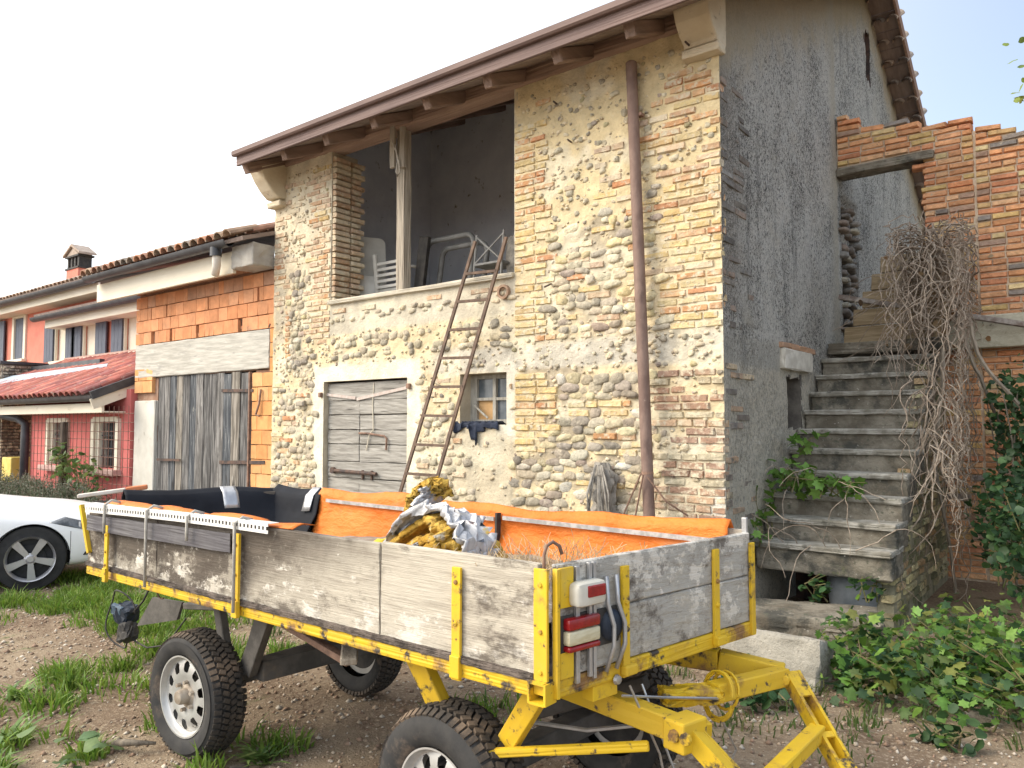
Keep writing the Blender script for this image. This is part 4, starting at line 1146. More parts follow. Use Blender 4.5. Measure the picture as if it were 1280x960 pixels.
for x0, x1, dz in ((-4.70, -3.895, -.012), (-3.885, -2.19, .0), (-2.183, -1.445, .006)):
    f0 = (P_N.x - x0) / (P_N.x - P_L.x); f1 = (P_N.x - x1) / (P_N.x - P_L.x)
    wall_plank(lerp(P_N, P_L, f0), lerp(P_N, P_L, f1), ZR + .006, ZT + dz, .028, M_SIDE, 'side_board', out=random.uniform(0, .003))
wall_plank(P_F + Vector((.03, 0, 0)), P_R + Vector((-.04, 0, 0)), ZR, ZT + .01, .028, M_SIDE, 'far_side_board', n=6).data
wall_plank(P_N + Vector((.008, .03, 0)), P_R - Vector((.006, .03, 0)), ZR + .19, ZT + .004, .028, M_FRONT, 'front_board')
wall_plank(P_N + Vector((.008, .03, 0)), P_R - Vector((.006, .03, 0)), ZR + .004, ZR + .184, .028, M_FRONT, 'front_board')
wall_plank(P_F + Vector((0, -.02, 0)), P_L + Vector((0, .03, 0)), ZR + .005, ZT + .0, .03, M_SIDE, 'tailgate', lean=.09, n=6)
m2 = MB(); m2.poly([P_N + Vector((-.03, .03, ZR - .02)), P_R + Vector((-.03, -.03, ZR - .02)), P_F + Vector((.03, -.03, ZR - .02)), P_L + Vector((.03, .03, ZR - .02))], (0, 0, .02))
m2.build('bed_floor', M_EDGE, tr)
# yellow rails with the dark packing strip above
def rail(a, b, name='rail'):
    d = (b - a).normalized(); nrm = Vector((d.y, -d.x, 0))
    m2 = MB(); m2.beam(a + Vector((0, 0, (ZB + ZR) / 2)) + nrm * -.018, b + Vector((0, 0, (ZB + ZR) / 2)) + nrm * -.018, .05, ZR - ZB, b=.006, jit=.0012, n=8)
    return m2.build(name, M_YELW, tr)
rail(P_L, P_N - Vector((.055, 0, 0))); rail(P_N + Vector((0, .02, 0)), P_R); rail(P_R, P_F); rail(P_F, P_L)
m2 = MB(); m2.beam(P_L + Vector((0, .004, ZR + .004)), P_N + Vector((-.06, .004, ZR + .004)), .034, .020, b=.003, jit=.005, n=60); m2.build('packing_strip', M_EDGE, tr)
m2 = MB()       # open end of the square tube at the near corner
c = P_N + Vector((-.028, .004, (ZB + ZR) / 2 - .003)); w = .031
for dx, dz, sx, sz in ((-w, 0, .008, .066), (w, 0, .008, .066), (0, w, .054, .008), (0, -w, .054, .008)): m2.box(c + Vector((dx, -.01, dz)), (sx, .06, sz))
co = m2.build('corner_socket', M_YELW, tr)
m2 = MB(); m2.box(c + Vector((0, .015, 0)), (.054, .004, .054)); m2.build('socket_back', M_BLK, co)
# upright straps
def upright(x, z0, z1, w, m=None, foot=True):
    y = P_N.y - .008
    m2 = MB(); m2.rbox((x, y, (z0 + z1) / 2), (w, .012, z1 - z0), Matrix.Rotation(random.uniform(-.012, .012), 3, 'Y'), b=.002, jit=.0006, n=3)
    if foot: m2.rbox((x, y - .004, ZB + .035), (w + .004, .02, .075), b=.003)
    o = m2.build('upright', m or M_YEL, tr)
    for zz in (z0 + .07, z1 - .05, (z0 + z1) / 2):
        m3 = MB(); m3.lathe([(0, -.006), (.007, -.005), (.009, 0), (.009, .004)], (x, y - .006, zz), (0, 1, 0), 8); m3.build('bolt', M_YELW, o)
upright(-4.385, .815, 1.10, .034); upright(-3.115, .80, 1.165, .040); upright(-1.785, .785, 1.165, .040)
upright(-1.428, .81, 1.20, .052, foot=False)
m2 = MB(); m2.beam(P_L + Vector((.045, -.012, .92)), P_L + Vector((-.065, -.016, 1.185)), .022, .022); m2.build('upright', M_YEL, tr)
U = (P_R - P_N).normalized(); NN = Vector((U.y, -U.x, 0))
def FP(s, z, o=0): return P_N + U * s + NN * o + Vector((0, 0, z))
RF = Matrix((U, -NN, Vector((0, 0, 1)))).transposed()
def fbar(s, z0, z1, w, th, m, name, o=.008, tilt=0):
    m2 = MB(); m2.rbox(FP(s, (z0 + z1) / 2, o), (w, th, z1 - z0), RF @ Matrix.Rotation(tilt, 3, 'Y'), b=.002, jit=.0006, n=3)
    return m2.build(name, m, tr)
fbar(.062, 1.075, 1.20, .06, .012, M_YEL, 'corner_plate'); fbar(.062, .855, .935, .06, .012, M_YEL, 'corner_plate')
fbar(.020, .80, 1.20, .014, .022, M_YEL, 'corner_angle')
for s in (.345, .88, 1.135):
    o = fbar(s, .80, 1.172, .034 if s < 1 else .028, .014, M_YEL if s < 1 else M_YELW, 'upright', .010)
    if s < 1:
        m3 = MB(); m3.rbox(FP(s + .008, .825, .02), (.06, .03, .035), RF, b=.006); m3.build('foot_lug', M_YEL, o)
        for zz in (1.05, .96): 
            m3 = MB(); m3.lathe([(0, .008), (.008, .006), (.010, 0), (.010, -.004)], FP(s, zz, .018), NN, 8); m3.build('bolt', M_YELW, o)
fbar(.108, .83, 1.20, .016, .014, M_ZINC, 'zinc_strip', .012)
fbar(.165, .84, 1.205, .014, .014, M_ZINC, 'zinc_strip', .014); fbar(.187, .83, 1.205, .014, .012, M_ZINC, 'zinc_strip', .013)
for s, b_ in ((.245, .02), (.295, .026)):
    m2 = MB(); m2.tube([FP(s, 1.15, .016), FP(s + .004, 1.06, .018), FP(s + b_ * .8, .99, .034), FP(s + b_, .92, .030), FP(s - .004, .84, .016)], .0085, 6)
    m2.build('bent_conduit', M_ZINC, tr, smooth=True)
# lamps on the front board
M_LENS = mat('red_lens', (.30, .008, .012), (.22, .006, .01), 40, rough=.2, bump=.15, bsc=200, spec=.6)
M_WPL = mat('yellowed_plastic', (.62, .60, .53), (.54, .51, .43), 8, rough=.4, bump=.05, spec=.4)
M_CLR = mat('clear_lens', (.52, .46, .30), (.62, .57, .40), 20, (1, 1, 4), rough=.2, bump=.2, bsc=120, spec=.6)
M_BLUE = mat('blue_black_rubber', (.016, .024, .040), (.028, .036, .052), 14, rough=.5, bump=.1)
m2 = MB(); m2.rbox(FP(.135, 1.115, .034), (.135, .052, .078), RF, b=.02, n=2); lamp = m2.build('marker_lamp', M_WPL, tr, smooth=40)
m2 = MB(); m2.rbox(FP(.150, 1.124, .060), (.082, .008, .036), RF, b=.004); m2.build('lens', M_LENS, lamp)
m2 = MB(); m2.rbox(FP(.115, .985, .003), (.19, .014, .125), RF, b=.01); lamp2 = m2.build('tail_lamp', M_BLK, tr)  # black plate imitates the shaded hole around the lamp
for z0, z1, m in ((1.005, 1.042, M_LENS), (.958, 1.003, M_CLR), (.938, .956, M_LENS)):
    m2 = MB(); m2.rbox(FP(.120, (z0 + z1) / 2, .022), (.145, .034, z1 - z0), RF, b=.008, n=2); m2.build('lens', m, lamp2, smooth=40)
m2 = MB(); m2.rbox(FP(.262, .985, .004), (.11, .010, .12), RF, b=.01); lamp3 = m2.build('recess_shade_plate', M_BLK, tr)  # flat black plate, its colour stands in for the shade of a recess
m2 = MB(); m2.lathe([(0, .016), (.035, .014), (.05, .006), (.054, -.008)], FP(.275, .985, .012), NN, 20); m2.build('rubber_cap', M_BLUE, lamp3, smooth=True)
m2 = MB(); m2.lathe([(0, .012), (.014, .01), (.018, 0)], FP(.30, .80, .01), NN, 10); m2.build('ring_bolt', M_ZINC, tr)
# wire hook on the near corner
m2 = MB(); m2.tube([P_N + Vector((-.03, .01, z_)) + U * s_ for s_, z_ in ((0, 1.17), (0, 1.24), (.012, 1.268), (.04, 1.278), (.068, 1.262), (.08, 1.235))], .006, 6)
m2.build('wire_hook', M_RUST, tr, smooth=True)
# wheels ------------------------------------------------------------------
M_TYRE = mat('tyre_rubber', (.030, .030, .031), (.048, .046, .044), 9, rough=.85, bump=.2, patches=(((.17, .13, .10), 5, .56, .74), ((.10, .085, .07), 18, .62, .74)), space='Object')
M_TREAD = mat('muddy_tread', (.040, .036, .033), (.075, .062, .050), 12, rough=.95, bump=.3, patches=(((.19, .14, .10), 6, .50, .68),), space='Object')
M_RIM = mat('silver_rim', (.46, .455, .44), (.56, .555, .54), 9, rough=.38, metal=.5, bump=.05, patches=(((.34, .28, .22), 7, .60, .74), ((.14, .10, .08), 20, .70, .78)), space='Object')
M_HUB = mat('rusty_hub', (.28, .23, .18), (.40, .35, .29), 16, rough=.6, metal=.4, bump=.3, space='Object')
def wheel(name, c, rot, Rt, Rr, Wd, first=None):
    """axle along local Y, outer face towards -Y"""
    w = bpy.data.objects.new(name, None); COL.objects.link(w); w.parent = tr
    w.matrix_parent_inverse = tr.matrix_basis.inverted(); w.location = c; w.rotation_euler = rot
    return w
def wheel_meshes(Rt, Rr, Wd):
    h = Wd / 2; out = []
    t_ = MB(); rs = Rt - .012
    t_.lathe([(Rr - .002, -h * .62), (Rr + .012, -h * .86), (Rr + .05, -h * 1.0), (Rr + .075, -h * 1.0), (rs - .035, -h * .97), (rs - .010, -h * .86), (rs, -h * .68), (rs, h * .68), (rs - .010, h * .86), (rs - .035, h * .97), (Rr + .05, h), (Rr, h * .7)], (0, 0, 0), (0, 1, 0), 72)
    out.append(('tyre', t_.mesh('tyre', M_TYRE, 50)))
    d = MB(); nb = 58
    for k in range(nb):
        for j, (y0, l, tw) in enumerate(((-h * .80, h * .40, .35), (-h * .36, h * .36, -.45), (h * .06, h * .36, .45), (h * .46, h * .36, -.35), (h * .82, h * .34, .2))):
            a = 2 * math.pi * (k + (.5 if j % 2 else 0)) / nb + random.uniform(-.006, .006)
            r_ = rs + (.004 if 0 < j < 4 else -.006)
            Mx = Matrix.Rotation(-a, 3, 'Y') @ Matrix.Rotation(tw, 3, 'Z')
            if j in (0, 4): Mx = Matrix.Rotation(-a, 3, 'Y') @ Matrix.Rotation((.45 if j == 0 else -.45), 3, 'X')
            p = Matrix.Rotation(-a, 3, 'Y') @ Vector((0, y0 + l * .3, r_))
            d.box(p, (2 * math.pi * rs / nb * .66, l * 1.0, .022), Mx)
    out.append(('tread', d.mesh('tread', M_TREAD)))
    r = MB(); na = 160; rad = np.concatenate([np.linspace(.055, Rr * .50, 3), np.linspace(Rr * .54, Rr * .90, 13), [Rr * .94, Rr * .965, Rr * .99, Rr * 1.03]])
    P = np.zeros((na + 1, len(rad), 3))
    for i in range(na + 1):
        a = 2 * math.pi * i / na
        for j, q in enumerate(rad):
            f = q / Rr
            y = -h * .50 - .012 * math.sin(min(1, max(0, (f - .3) / .6)) * math.pi)
            if f > .93: y = -h * (.50 + .30 * min(1, (f - .93) / .05))
            if f > .98: y = -h * .86
            P[i, j] = (q * math.cos(a), y, q * math.sin(a))
    msk = np.ones((na, len(rad) - 1), bool); nh = 10
    for i in range(na):
        a = 2 * math.pi * (i + .5) / na; da = ((a * nh / (2 * math.pi)) % 1) - .5
        for j in range(len(rad) - 1):
            q = (rad[j] + rad[j + 1]) / 2
            u = da * 2 * math.pi / nh * q / (.052 * Rr / .2); v_ = (q - Rr * .735) / (Rr * .145)
            u *= 1 / .48
            if u * u + v_ * v_ < 1: msk[i, j] = False
    r.grid(P, mask=msk)
    r.lathe([(Rr * .97, -h * .5), (Rr * .96, h * .2), (Rr * .8, h * .2)], (0, 0, 0), (0, 1, 0), 40)
    out.append(('rim', r.mesh('rim', M_RIM, 60)))
    b = MB(); b.lathe([(.0, -h * .50 - .055), (.03, -h * .50 - .052), (.036, -h * .5 - .04), (.038, -h * .5 - .008), (.066, -h * .5), (.07, -h * .5 + .02)], (0, 0, 0), (0, 1, 0), 20)
    for k in range(6):
        a = 2 * math.pi * k / 6; b.lathe([(0, -.02), (.010, -.02), (.011, .0)], (.068 * math.cos(a), -h * .5 - .006, .068 * math.sin(a)), (0, 1, 0), 6)
    out.append(('hub', b.mesh('hub', M_HUB, 40)))
    k = MB(); k.lathe([(0, h * .1), (Rr * .86, h * .1)], (0, 0, 0), (0, 1, 0), 24); k.lathe([(.10, -.02), (.11, h * .1)], (0, 0, 0), (0, 1, 0), 20)
    out.append(('brake_drum', k.mesh('brake_drum', M_BLK)))
    return out
WM_R = wheel_meshes(.306, .192, .172); WM_F = wheel_meshes(.312, .176, .19)
for (c, rz, wm) in (((-3.665, 2.10, .312), R(2), WM_R), ((-3.70, 3.22, .310), R(180), WM_R), ((-1.93, 2.10, .322), R(-1), WM_F), ((-1.86, 3.17, .318), R(180), WM_F)):
    w = wheel('wheel', c, (0, random.uniform(0, 6), rz), 0, 0, 0)
    for nm, me in wm:
        o = bpy.data.objects.new(nm, me); COL.objects.link(o); o.parent = w
        if nm == 'tread': o['kind'] = 'stuff'
# undercarriage ----------------------------------------------------------
M_DKW = mat('dark_strut', (.075, .070, .064), (.12, .11, .10), 8, rough=.85, bump=.4, patches=(((.17, .14, .11), 6, .60, .74),))
def strut(p0, p1, w, h, m=M_DKW, name='strut', up=(0, 0, 1)):
    m2 = MB(); m2.beam(p0, p1, w, h, up, b=.006, jit=.001, n=3); return m2.build(name, m, tr)
strut((-3.66, 2.20, .345), (-3.70, 3.12, .34), .09, .09, name='rear_axle')
strut((-1.93, 2.20, .345), (-1.87, 3.08, .34), .09, .09, name='front_axle')
strut((-3.14, 2.16, .80), (-3.42, 2.24, .44), .10, .045, up=(0, 1, 0)); strut((-3.14, 3.0, .80), (-3.42, 3.0, .44), .10, .045, up=(0, 1, 0))
strut((-3.42, 2.22, .44), (-3.66, 2.24, .36), .08, .05); strut((-3.58, 2.16, .80), (-3.52, 2.2, .40), .06, .04, up=(0, 1, 0))
strut((-3.40, 2.28, .43), (-3.36, 3.10, .42), .10, .10, name='cross_beam')
strut((-4.05, 2.5, .80), (-4.05, 2.5, .60), .06, .05); strut((-4.05, 2.5, .62), (-3.70, 2.4, .66), .04, .03)
strut((-4.70, 2.62, .50), (-3.9, 2.62, .60), .05, .04, name='rear_hitch')
strut((-4.6, 2.3, .77), (-1.5, 2.35, .765), .07, .06, M_DKW, 'chassis_beam'); strut((-4.5, 2.9, .77), (-1.45, 2.9, .765), .07, .06, M_DKW, 'chassis_beam')
strut((-3.02, 2.16, .745), (-2.58, 2.18, .645), .045, .03, M_RUST, 'rusty_angle'); strut((-2.85, 2.42, .78), (-2.52, 2.12, .67), .07, .03, M_GREYWOOD, 'plank_end')
strut((-2.95, 2.95, .78), (-2.66, 2.95, .60), .05, .04, M_YEL, 'yellow_brace'); strut((-2.5, 2.7, .80), (-2.5, 2.7, .62), .04, .04, M_YEL, 'yellow_brace'); strut((-2.62, 2.62, .615), (-2.15, 2.6, .73), .04, .03, M_YEL, 'yellow_brace')
strut((-2.12, 2.10, .80), (-2.02, 2.14, .60), .085, .05, M_YELW, 'yellow_brace', up=(0, 1, 0))
strut((-1.50, 2.08, .80), (-1.72, 2.16, .52), .075, .05, M_YEL, 'yellow_brace', up=(0, 1, 0))
strut((-1.72, 2.16, .53), (-1.93, 2.2, .40), .07, .06, M_DKW); strut((-1.55, 3.0, .78), (-1.84, 2.98, .40), .10, .05, M_EDGE, up=(0, 1, 0))
strut((-1.62, 2.5, .72), (-2.05, 2.75, .50), .09, .06, M_EDGE, 'turntable_beam'); strut((-1.45, 2.7, .66), (-1.95, 2.6, .45), .05, .05, M_DKW)
m2 = MB(); m2.lathe([(.30, -.02), (.34, -.02), (.34, .02), (.30, .02)], (-1.92, 2.62, .70), (0, 0, 1), 32, close=True); m2.build('turntable_ring', M_DKW, tr)
fbar(.26, .745, .80, .12, .05, M_YEL, 'cross_bracket', -.03)
# drawbar
H1 = Vector((-1.13, 2.36, .655)); H2 = Vector((-1.04, 3.10, .655)); TP = Vector((-.34, 2.46, .03))
strut((-1.66, 2.36, .71), H1 + Vector((-.02, 0, 0)), .065, .078, M_YEL, 'drawbar_arm'); strut((-1.62, 2.98, .70), (-1.30, 3.04, .69), .07, .09, M_YELW, 'drawbar_arm'); strut((-1.30, 3.04, .69), H2 + Vector((-.02, .01, 0)), .07, .085, M_YEL, 'drawbar_arm')
strut((-1.19, 2.72, .668), H2 + Vector((-.01, -.02, .01)), .062, .068, M_YEL, 'hinge_beam')
m2 = MB(); m2.beam((-1.34, 2.60, .655), (-1.17, 2.74, .665), .10, .05, b=.012, jit=.008, n=6); m2.build('torn_bracket', M_YELW, tr)
strut((-1.20, 2.42, .625), (-1.12, 2.52, .62), .06, .05, M_YELW, 'hinge_block')
m2 = MB(); m2.rbox(H1 + Vector((.0, .0, -.005)), (.09, .12, .10), Matrix.Rotation(R(-15), 3, 'Z'), b=.008, n=2); hb = m2.build('hinge_box', M_YEL, tr)
for s in (-1, 1):
    m3 = MB(); m3.lathe([(0, .012), (.018, .012), (.022, 0)], H1 + Vector((-.02 * s + .012, -.062, 0)), (0, -1, 0), 8); m3.build('hinge_bolt', M_YELW, hb)
m2 = MB(); m2.lathe([(0, .014), (.018, .012), (.022, 0)], H2 + Vector((.005, -.055, .005)), (.2, -1, 0), 10); m2.build('hinge_bolt', M_YELW, tr)
def channel(p0, p1, w, h, gap, name):
    d = (p1 - p0).normalized(); s = d.cross(Vector((0, 0, 1))).normalized(); u = s.cross(d)
    m2 = MB()
    for k in (-1, 1): m2.beam(p0 + s * k * (w / 2 - .006), p1 + s * k * (w / 2 - .006), .012, h, u)
    m2.beam(p0 - u * (h / 2 - .006), p1 - u * (h / 2 - .006), w - .026, .010, u)
    L = (p1 - p0).length; x = 0
    for (a, b) in gap: m2.beam(p0 + d * a * L + u * (h / 2 - .006), p0 + d * b * L + u * (h / 2 - .006), w - .026, .010, u)
    return m2.build(name, M_YELW, tr)
channel(H1 + Vector((.0, 0, .01)), TP + Vector((-.02, -.03, 0)), .066, .058, ((0, 1),), 'drawbar_leg')
channel(H2 + Vector((.01, 0, .01)), TP + Vector((.02, .05, 0)), .062, .058, ((0, .10), (.235, .255), (.33, 1)), 'drawbar_leg')
q1 = lerp(H1, TP, .27); q2 = lerp(H2, TP, .22)
strut(q1 + Vector((0, 0, .012)), q2 + Vector((0, 0, .012)), .055, .052, M_YEL, 'drawbar_crosspiece')
m2 = MB(); m2.lathe([(.05, -.012), (.085, -.012), (.085, .012), (.05, .012)], TP + Vector((.08, -.02, 0)), (.2, .1, 1), 20, close=True); m2.build('towing_eye', M_RUST, tr)
strut((-1.78, 2.05, .515), (-1.23, 2.30, .60), .028, .03, M_YEL, 'steering_rod')
m2 = MB(); m2.tube([(-1.75, 2.3, .56), (-1.5, 2.35, .57), (-1.2, 2.5, .63)], .008, 6); m2.build('brake_cable', M_ZINC, tr)
mb = MB()        # yellow wire wound round the hinge beam
wc = lerp(Vector((-1.19, 2.72, .668)), H2, .14); wd = (H2 - Vector((-1.19, 2.72, .668))).normalized(); ws = wd.cross(Vector((0, 0, 1))).normalized(); wu = ws.cross(wd)
for k in range(6):
    o = random.uniform(-.035, .035); r1 = random.uniform(.058, .075); dr = random.uniform(0, .05)
    mb.tube([wc + wd * (o + .012 * math.sin(a)) + ws * math.cos(a) * r1 + wu * (math.sin(a) * r1 - (dr if math.sin(a) < 0 else 0)) for a in np.linspace(0, 6.2, 16)], .0045, 5, caps=False)
mb.build('wire_winding', M_YEL, tr, smooth=True, kind='stuff')
mb = MB()
for p0, p1, sag in (((-1.30, 2.30, .78), (-1.22, 2.45, .30), .02), ((-1.32, 2.42, .75), (-1.15, 2.35, .12), .05), ((-1.2, 2.75, .62), (-1.22, 2.8, .25), .06), ((-1.33, 2.3, .74), (-1.15, 2.7, .66), -.02)):
    a = Vector(p0); b = Vector(p1); mb.tube([a, (a + b) / 2 + Vector((sag, sag, 0)), b], .0045, 5)
mb.build('loose_wires', M_ZINC, tr, kind='stuff')
m2 = MB(); m2.tube([P_L + Vector((.62 + .05 * math.cos(a), .12, .76 + .045 * math.sin(a))) for a in np.linspace(.3, 5.2, 12)], .005, 5); m2.build('tie_ring', M_RUST, tr)

# things lying on and in the trailer ----------------------------------------
M_ORG = mat('orange_tarpaulin', (.76, .19, .025), (.82, .25, .045), 3, rough=.55, bump=.9, bsc=7, bst=(1, 1, 2.2), spec=.3, patches=(((.48, .14, .045), 6, .58, .80), ((.62, .30, .14), 3.5, .56, .8, (1, 1, 2)), ((.40, .13, .05), 18, .64, .76)), transl=.15, bdist=.03)
tarp = thing('orange_tarpaulin', 'bright orange tarpaulin lining the far side and front of the trailer bed', 'tarpaulin', (-2.6, 3.05, .9))
def drape(a, b, s0, s1, n, m_, top, prof, name, mtl, parent, wob=.012, seed=0):
    """cloth hung over the board a-b; prof gives (inward, z) points from outside over the top and down the inside"""
    d = (b - a).normalized(); inw = Vector((-d.y, d.x, 0))
    L = (b - a).length; P = np.zeros((n, m_ * (len(prof) - 1) + 1, 3))
    for i in range(n):
        s = s0 + (s1 - s0) * i / (n - 1)
        for j in range(P.shape[1]):
            k = min(j // m_, len(prof) - 2); f = (j - k * m_) / m_
            q = [prof[k][e] * (1 - f) + prof[k + 1][e] * f for e in (0, 1)]
            w_ = wob * (2 * float(fbm(s * 5 + seed, q[1] * 7 + q[0] * 3, 3)) - 1) * (1.8 if j > m_ else 1)
            sag = .012 * math.sin(s * 3.1 + seed) + .008 * math.sin(s * 9 + seed)
            p = a + d * s + inw * (q[0] + w_)
            P[i, j] = (p.x, p.y, q[1] + sag * (1 if q[1] > top - .1 else .3) + w_ * .6)
    mb = MB(); mb.grid(P); o = mb.build(name, mtl, parent, smooth=True)
    so = o.modifiers.new('thick', 'SOLIDIFY'); so.thickness = .004
    return o
A_, B_ = P_R, P_F
Lf_ = (B_ - A_).length
drape(A_, B_, .10, 2.86, 120, 5, ZT, [(-.03, 1.06), (-.03, 1.20), (.0, 1.238), (.035, 1.205), (.045, 1.10), (.10, .96), (.30, .90)], 'far_sheet', M_ORG, tarp, .014, 1)
hs = MB()
d_ = (B_ - A_).normalized(); inw = Vector((-d_.y, d_.x, 0))
for s0, s1 in ((.06, 1.30), (1.36, 2.76)):
    hs.beam(A_ + d_ * s0 + inw * .062 + Vector((0, 0, 1.166)), A_ + d_ * s1 + inw * .062 + Vector((0, 0, 1.176)), .010, .020)
hs.build('hem_strip', mat('pale_strip', (.48, .46, .44), (.30, .29, .28), 30, (1, 1, 1), rough=.5, bump=.1), tarp, kind='stuff')
m2 = MB(); m2.beam(A_ + d_ * 1.33 + inw * .075 + Vector((0, 0, .93)), A_ + d_ * 1.33 + inw * .065 + Vector((0, 0, 1.20)), .035, .012); m2.build('dark_tie', M_BLK, tarp)
m2 = MB(); m2.rbox(A_ + d_ * .03 + inw * .02 + Vector((0, 0, 1.235)), (.022, .02, .07), b=.003); m2.build('clip', M_ZINC, tarp)
M_BTARP = mat('black_sheeting', (.010, .011, .015), (.016, .018, .024), 4, rough=.8, bump=.3, bsc=8, spec=.2)
bt = thing('black_sheeting', 'black plastic sheet draped over the tailgate with silver tape patches', 'plastic sheet', (-4.5, 2.8, .9))
T0 = P_F + Vector((-.105, -.0, 0)); T1 = P_L + Vector((-.105, .03, 0))
drape(T0, T1, -.02, .98, 60, 4, ZT, [(-.05, 1.05), (-.04, 1.19), (.0, 1.240), (.05, 1.21), (.12, 1.08), (.26, .92)], 'tailgate_sheet', M_BTARP, bt, .008, 5)
drape(A_, B_, 2.84, Lf_ + .10, 34, 4, ZT, [(-.040, 1.02), (-.040, 1.20), (.0, 1.248), (.05, 1.21), (.08, 1.08), (.18, .92)], 'corner_sheet', M_BTARP, bt, .006, 8)
M_TAPE = mat('silver_tape', (.46, .46, .47), (.60, .60, .60), 12, rough=.35, metal=.6, bump=.5, bsc=18)
d2 = (T1 - T0).normalized(); in2 = Vector((-d2.y, d2.x, 0))
for base, dd, ii, s0, s1, k in ((T0, d2, in2, .30, .40, 5), (A_, d_, inw, 2.90, 2.985, 8)):
    o = drape(base, base + dd * 4, s0, s1, 6, 3, ZT, [(-.050, 1.15), (-.046, 1.195), (.0, 1.245 if k == 5 else 1.258), (.058, 1.21), (.105 if k == 5 else .090, 1.11)], 'tape', M_TAPE, bt, .003, k)
# perforated white angle, grey under-strip and rope ties on the near side
M_WHT = mat('white_strip', (.66, .65, .62), (.74, .73, .70), 10, rough=.45, bump=.1, patches=(((.34, .26, .2), 12, .66, .76),))
pa = thing('perforated_angle', 'long white perforated metal angle tied along the top of the near trailer side', 'metal strip', (-3.7, 1.97, 1.16))
nx = 2 * 62 + 1; xsA = np.linspace(-4.62, -2.86, nx); P = np.zeros((nx, 4, 3))
for i, x in enumerate(xsA):
    dz = .012 * math.sin(i * .02) + (x + 4.62) * .012
    for j, z_ in enumerate((1.158, 1.172, 1.188, 1.205)): P[i, j] = (x, 1.957, z_ + dz)
mk = np.ones((nx - 1, 3), bool); mk[1::2, 1] = False
mb = MB(); mb.grid(P, mask=mk); so = mb.build('flange', M_WHT, pa); so.modifiers.new('thick', 'SOLIDIFY').thickness = .003
mb = MB(); mb.beam((-4.62, 1.985, 1.208), (-2.86, 1.985, 1.229), .05, .003); mb.build('top_flange', M_WHT, pa)
m2 = MB(); m2.rbox((-3.90, 1.972, 1.108), (1.46, .006, .085), Matrix.Rotation(-.012, 3, 'Y'), b=.001, n=10, jit=.0015)
tag(m2.build('grey_strip', mat('slate_plastic', (.09, .085, .095), (.13, .125, .13), 5, rough=.6, bump=.15), None), 'slate grey plastic strip hanging below the white perforated angle', 'plastic strip')
M_TIE = mat('grey_tie', (.36, .34, .30), (.46, .44, .40), 30, rough=.8)
for x, zb in ((-4.36, 1.06), (-3.895, .83), (-3.50, 1.10), (-3.095, .82)):
    m2 = MB(); m2.tube([(x - .004, 1.947, zb), (x, 1.944, 1.14), (x, 1.944, 1.215), (x + .015, 1.975, 1.240), (x + .02, 2.02, 1.225)], .0075, 6)
    tag(m2.build('rope_tie', M_TIE, None, smooth=True), {-4.36: 'short grey tie hooked over the white angle above the rearmost near-side yellow upright', -3.895: 'long grey strap over the white angle halfway between the rear two near-side uprights', -3.50: 'short frayed grey tie on the white angle with no upright under it', -3.095: 'long grey strap running down beside the middle yellow upright'}[x], 'strap', 'straps over the near trailer side')
m2 = MB(); 
P = np.zeros((60, 5, 3))
for i in range(60):
    x = -4.5 + 1.75 * i / 59
    for j in range(5): P[i, j] = (x, 2.0 + .03 * j, 1.222 + .007 * math.sin(i * .34) * (j > 0) + .008 * (1 if 8 < i % 26 < 22 else .2) - .006 * abs(j - 2))
m2.grid(P); o = m2.build('orange_edging', M_ORG, None, smooth=True); o.modifiers.new('thick', 'SOLIDIFY').thickness = .004
tag(o, 'crumpled orange tarpaulin edge showing above the white perforated angle', 'tarpaulin edge')
sp = thing('striped_pole', 'short red and white wooden pole lying over the tailgate corner', 'pole', (-4.9, 2.25, 1.2))
a = Vector((-5.03, 2.08, 1.215)); b = Vector((-4.84, 2.42, 1.262))
m2 = MB(); m2.beam(a, lerp(a, b, .68), .055, .024, b=.006, n=3); m2.build('white_shaft', mat('dirty_white_paint', (.60, .52, .44), (.68, .62, .56), 9, patches=(((.50, .17, .10), 8, .56, .68, (1, 1, 3)),)), sp)
m2 = MB(); m2.beam(lerp(a, b, .684), b, .052, .03, b=.008, n=2); m2.build('orange_grip', mat('faded_orange_paint', (.58, .20, .09), (.64, .28, .14), 9), sp)
m2 = MB(); m2.beam((-4.86, 2.33, 1.06), (-4.86, 2.35, 1.25), .02, .02); m2.build('prop', mat('red_paint', (.40, .10, .07), (.55, .45, .40), 5), sp)
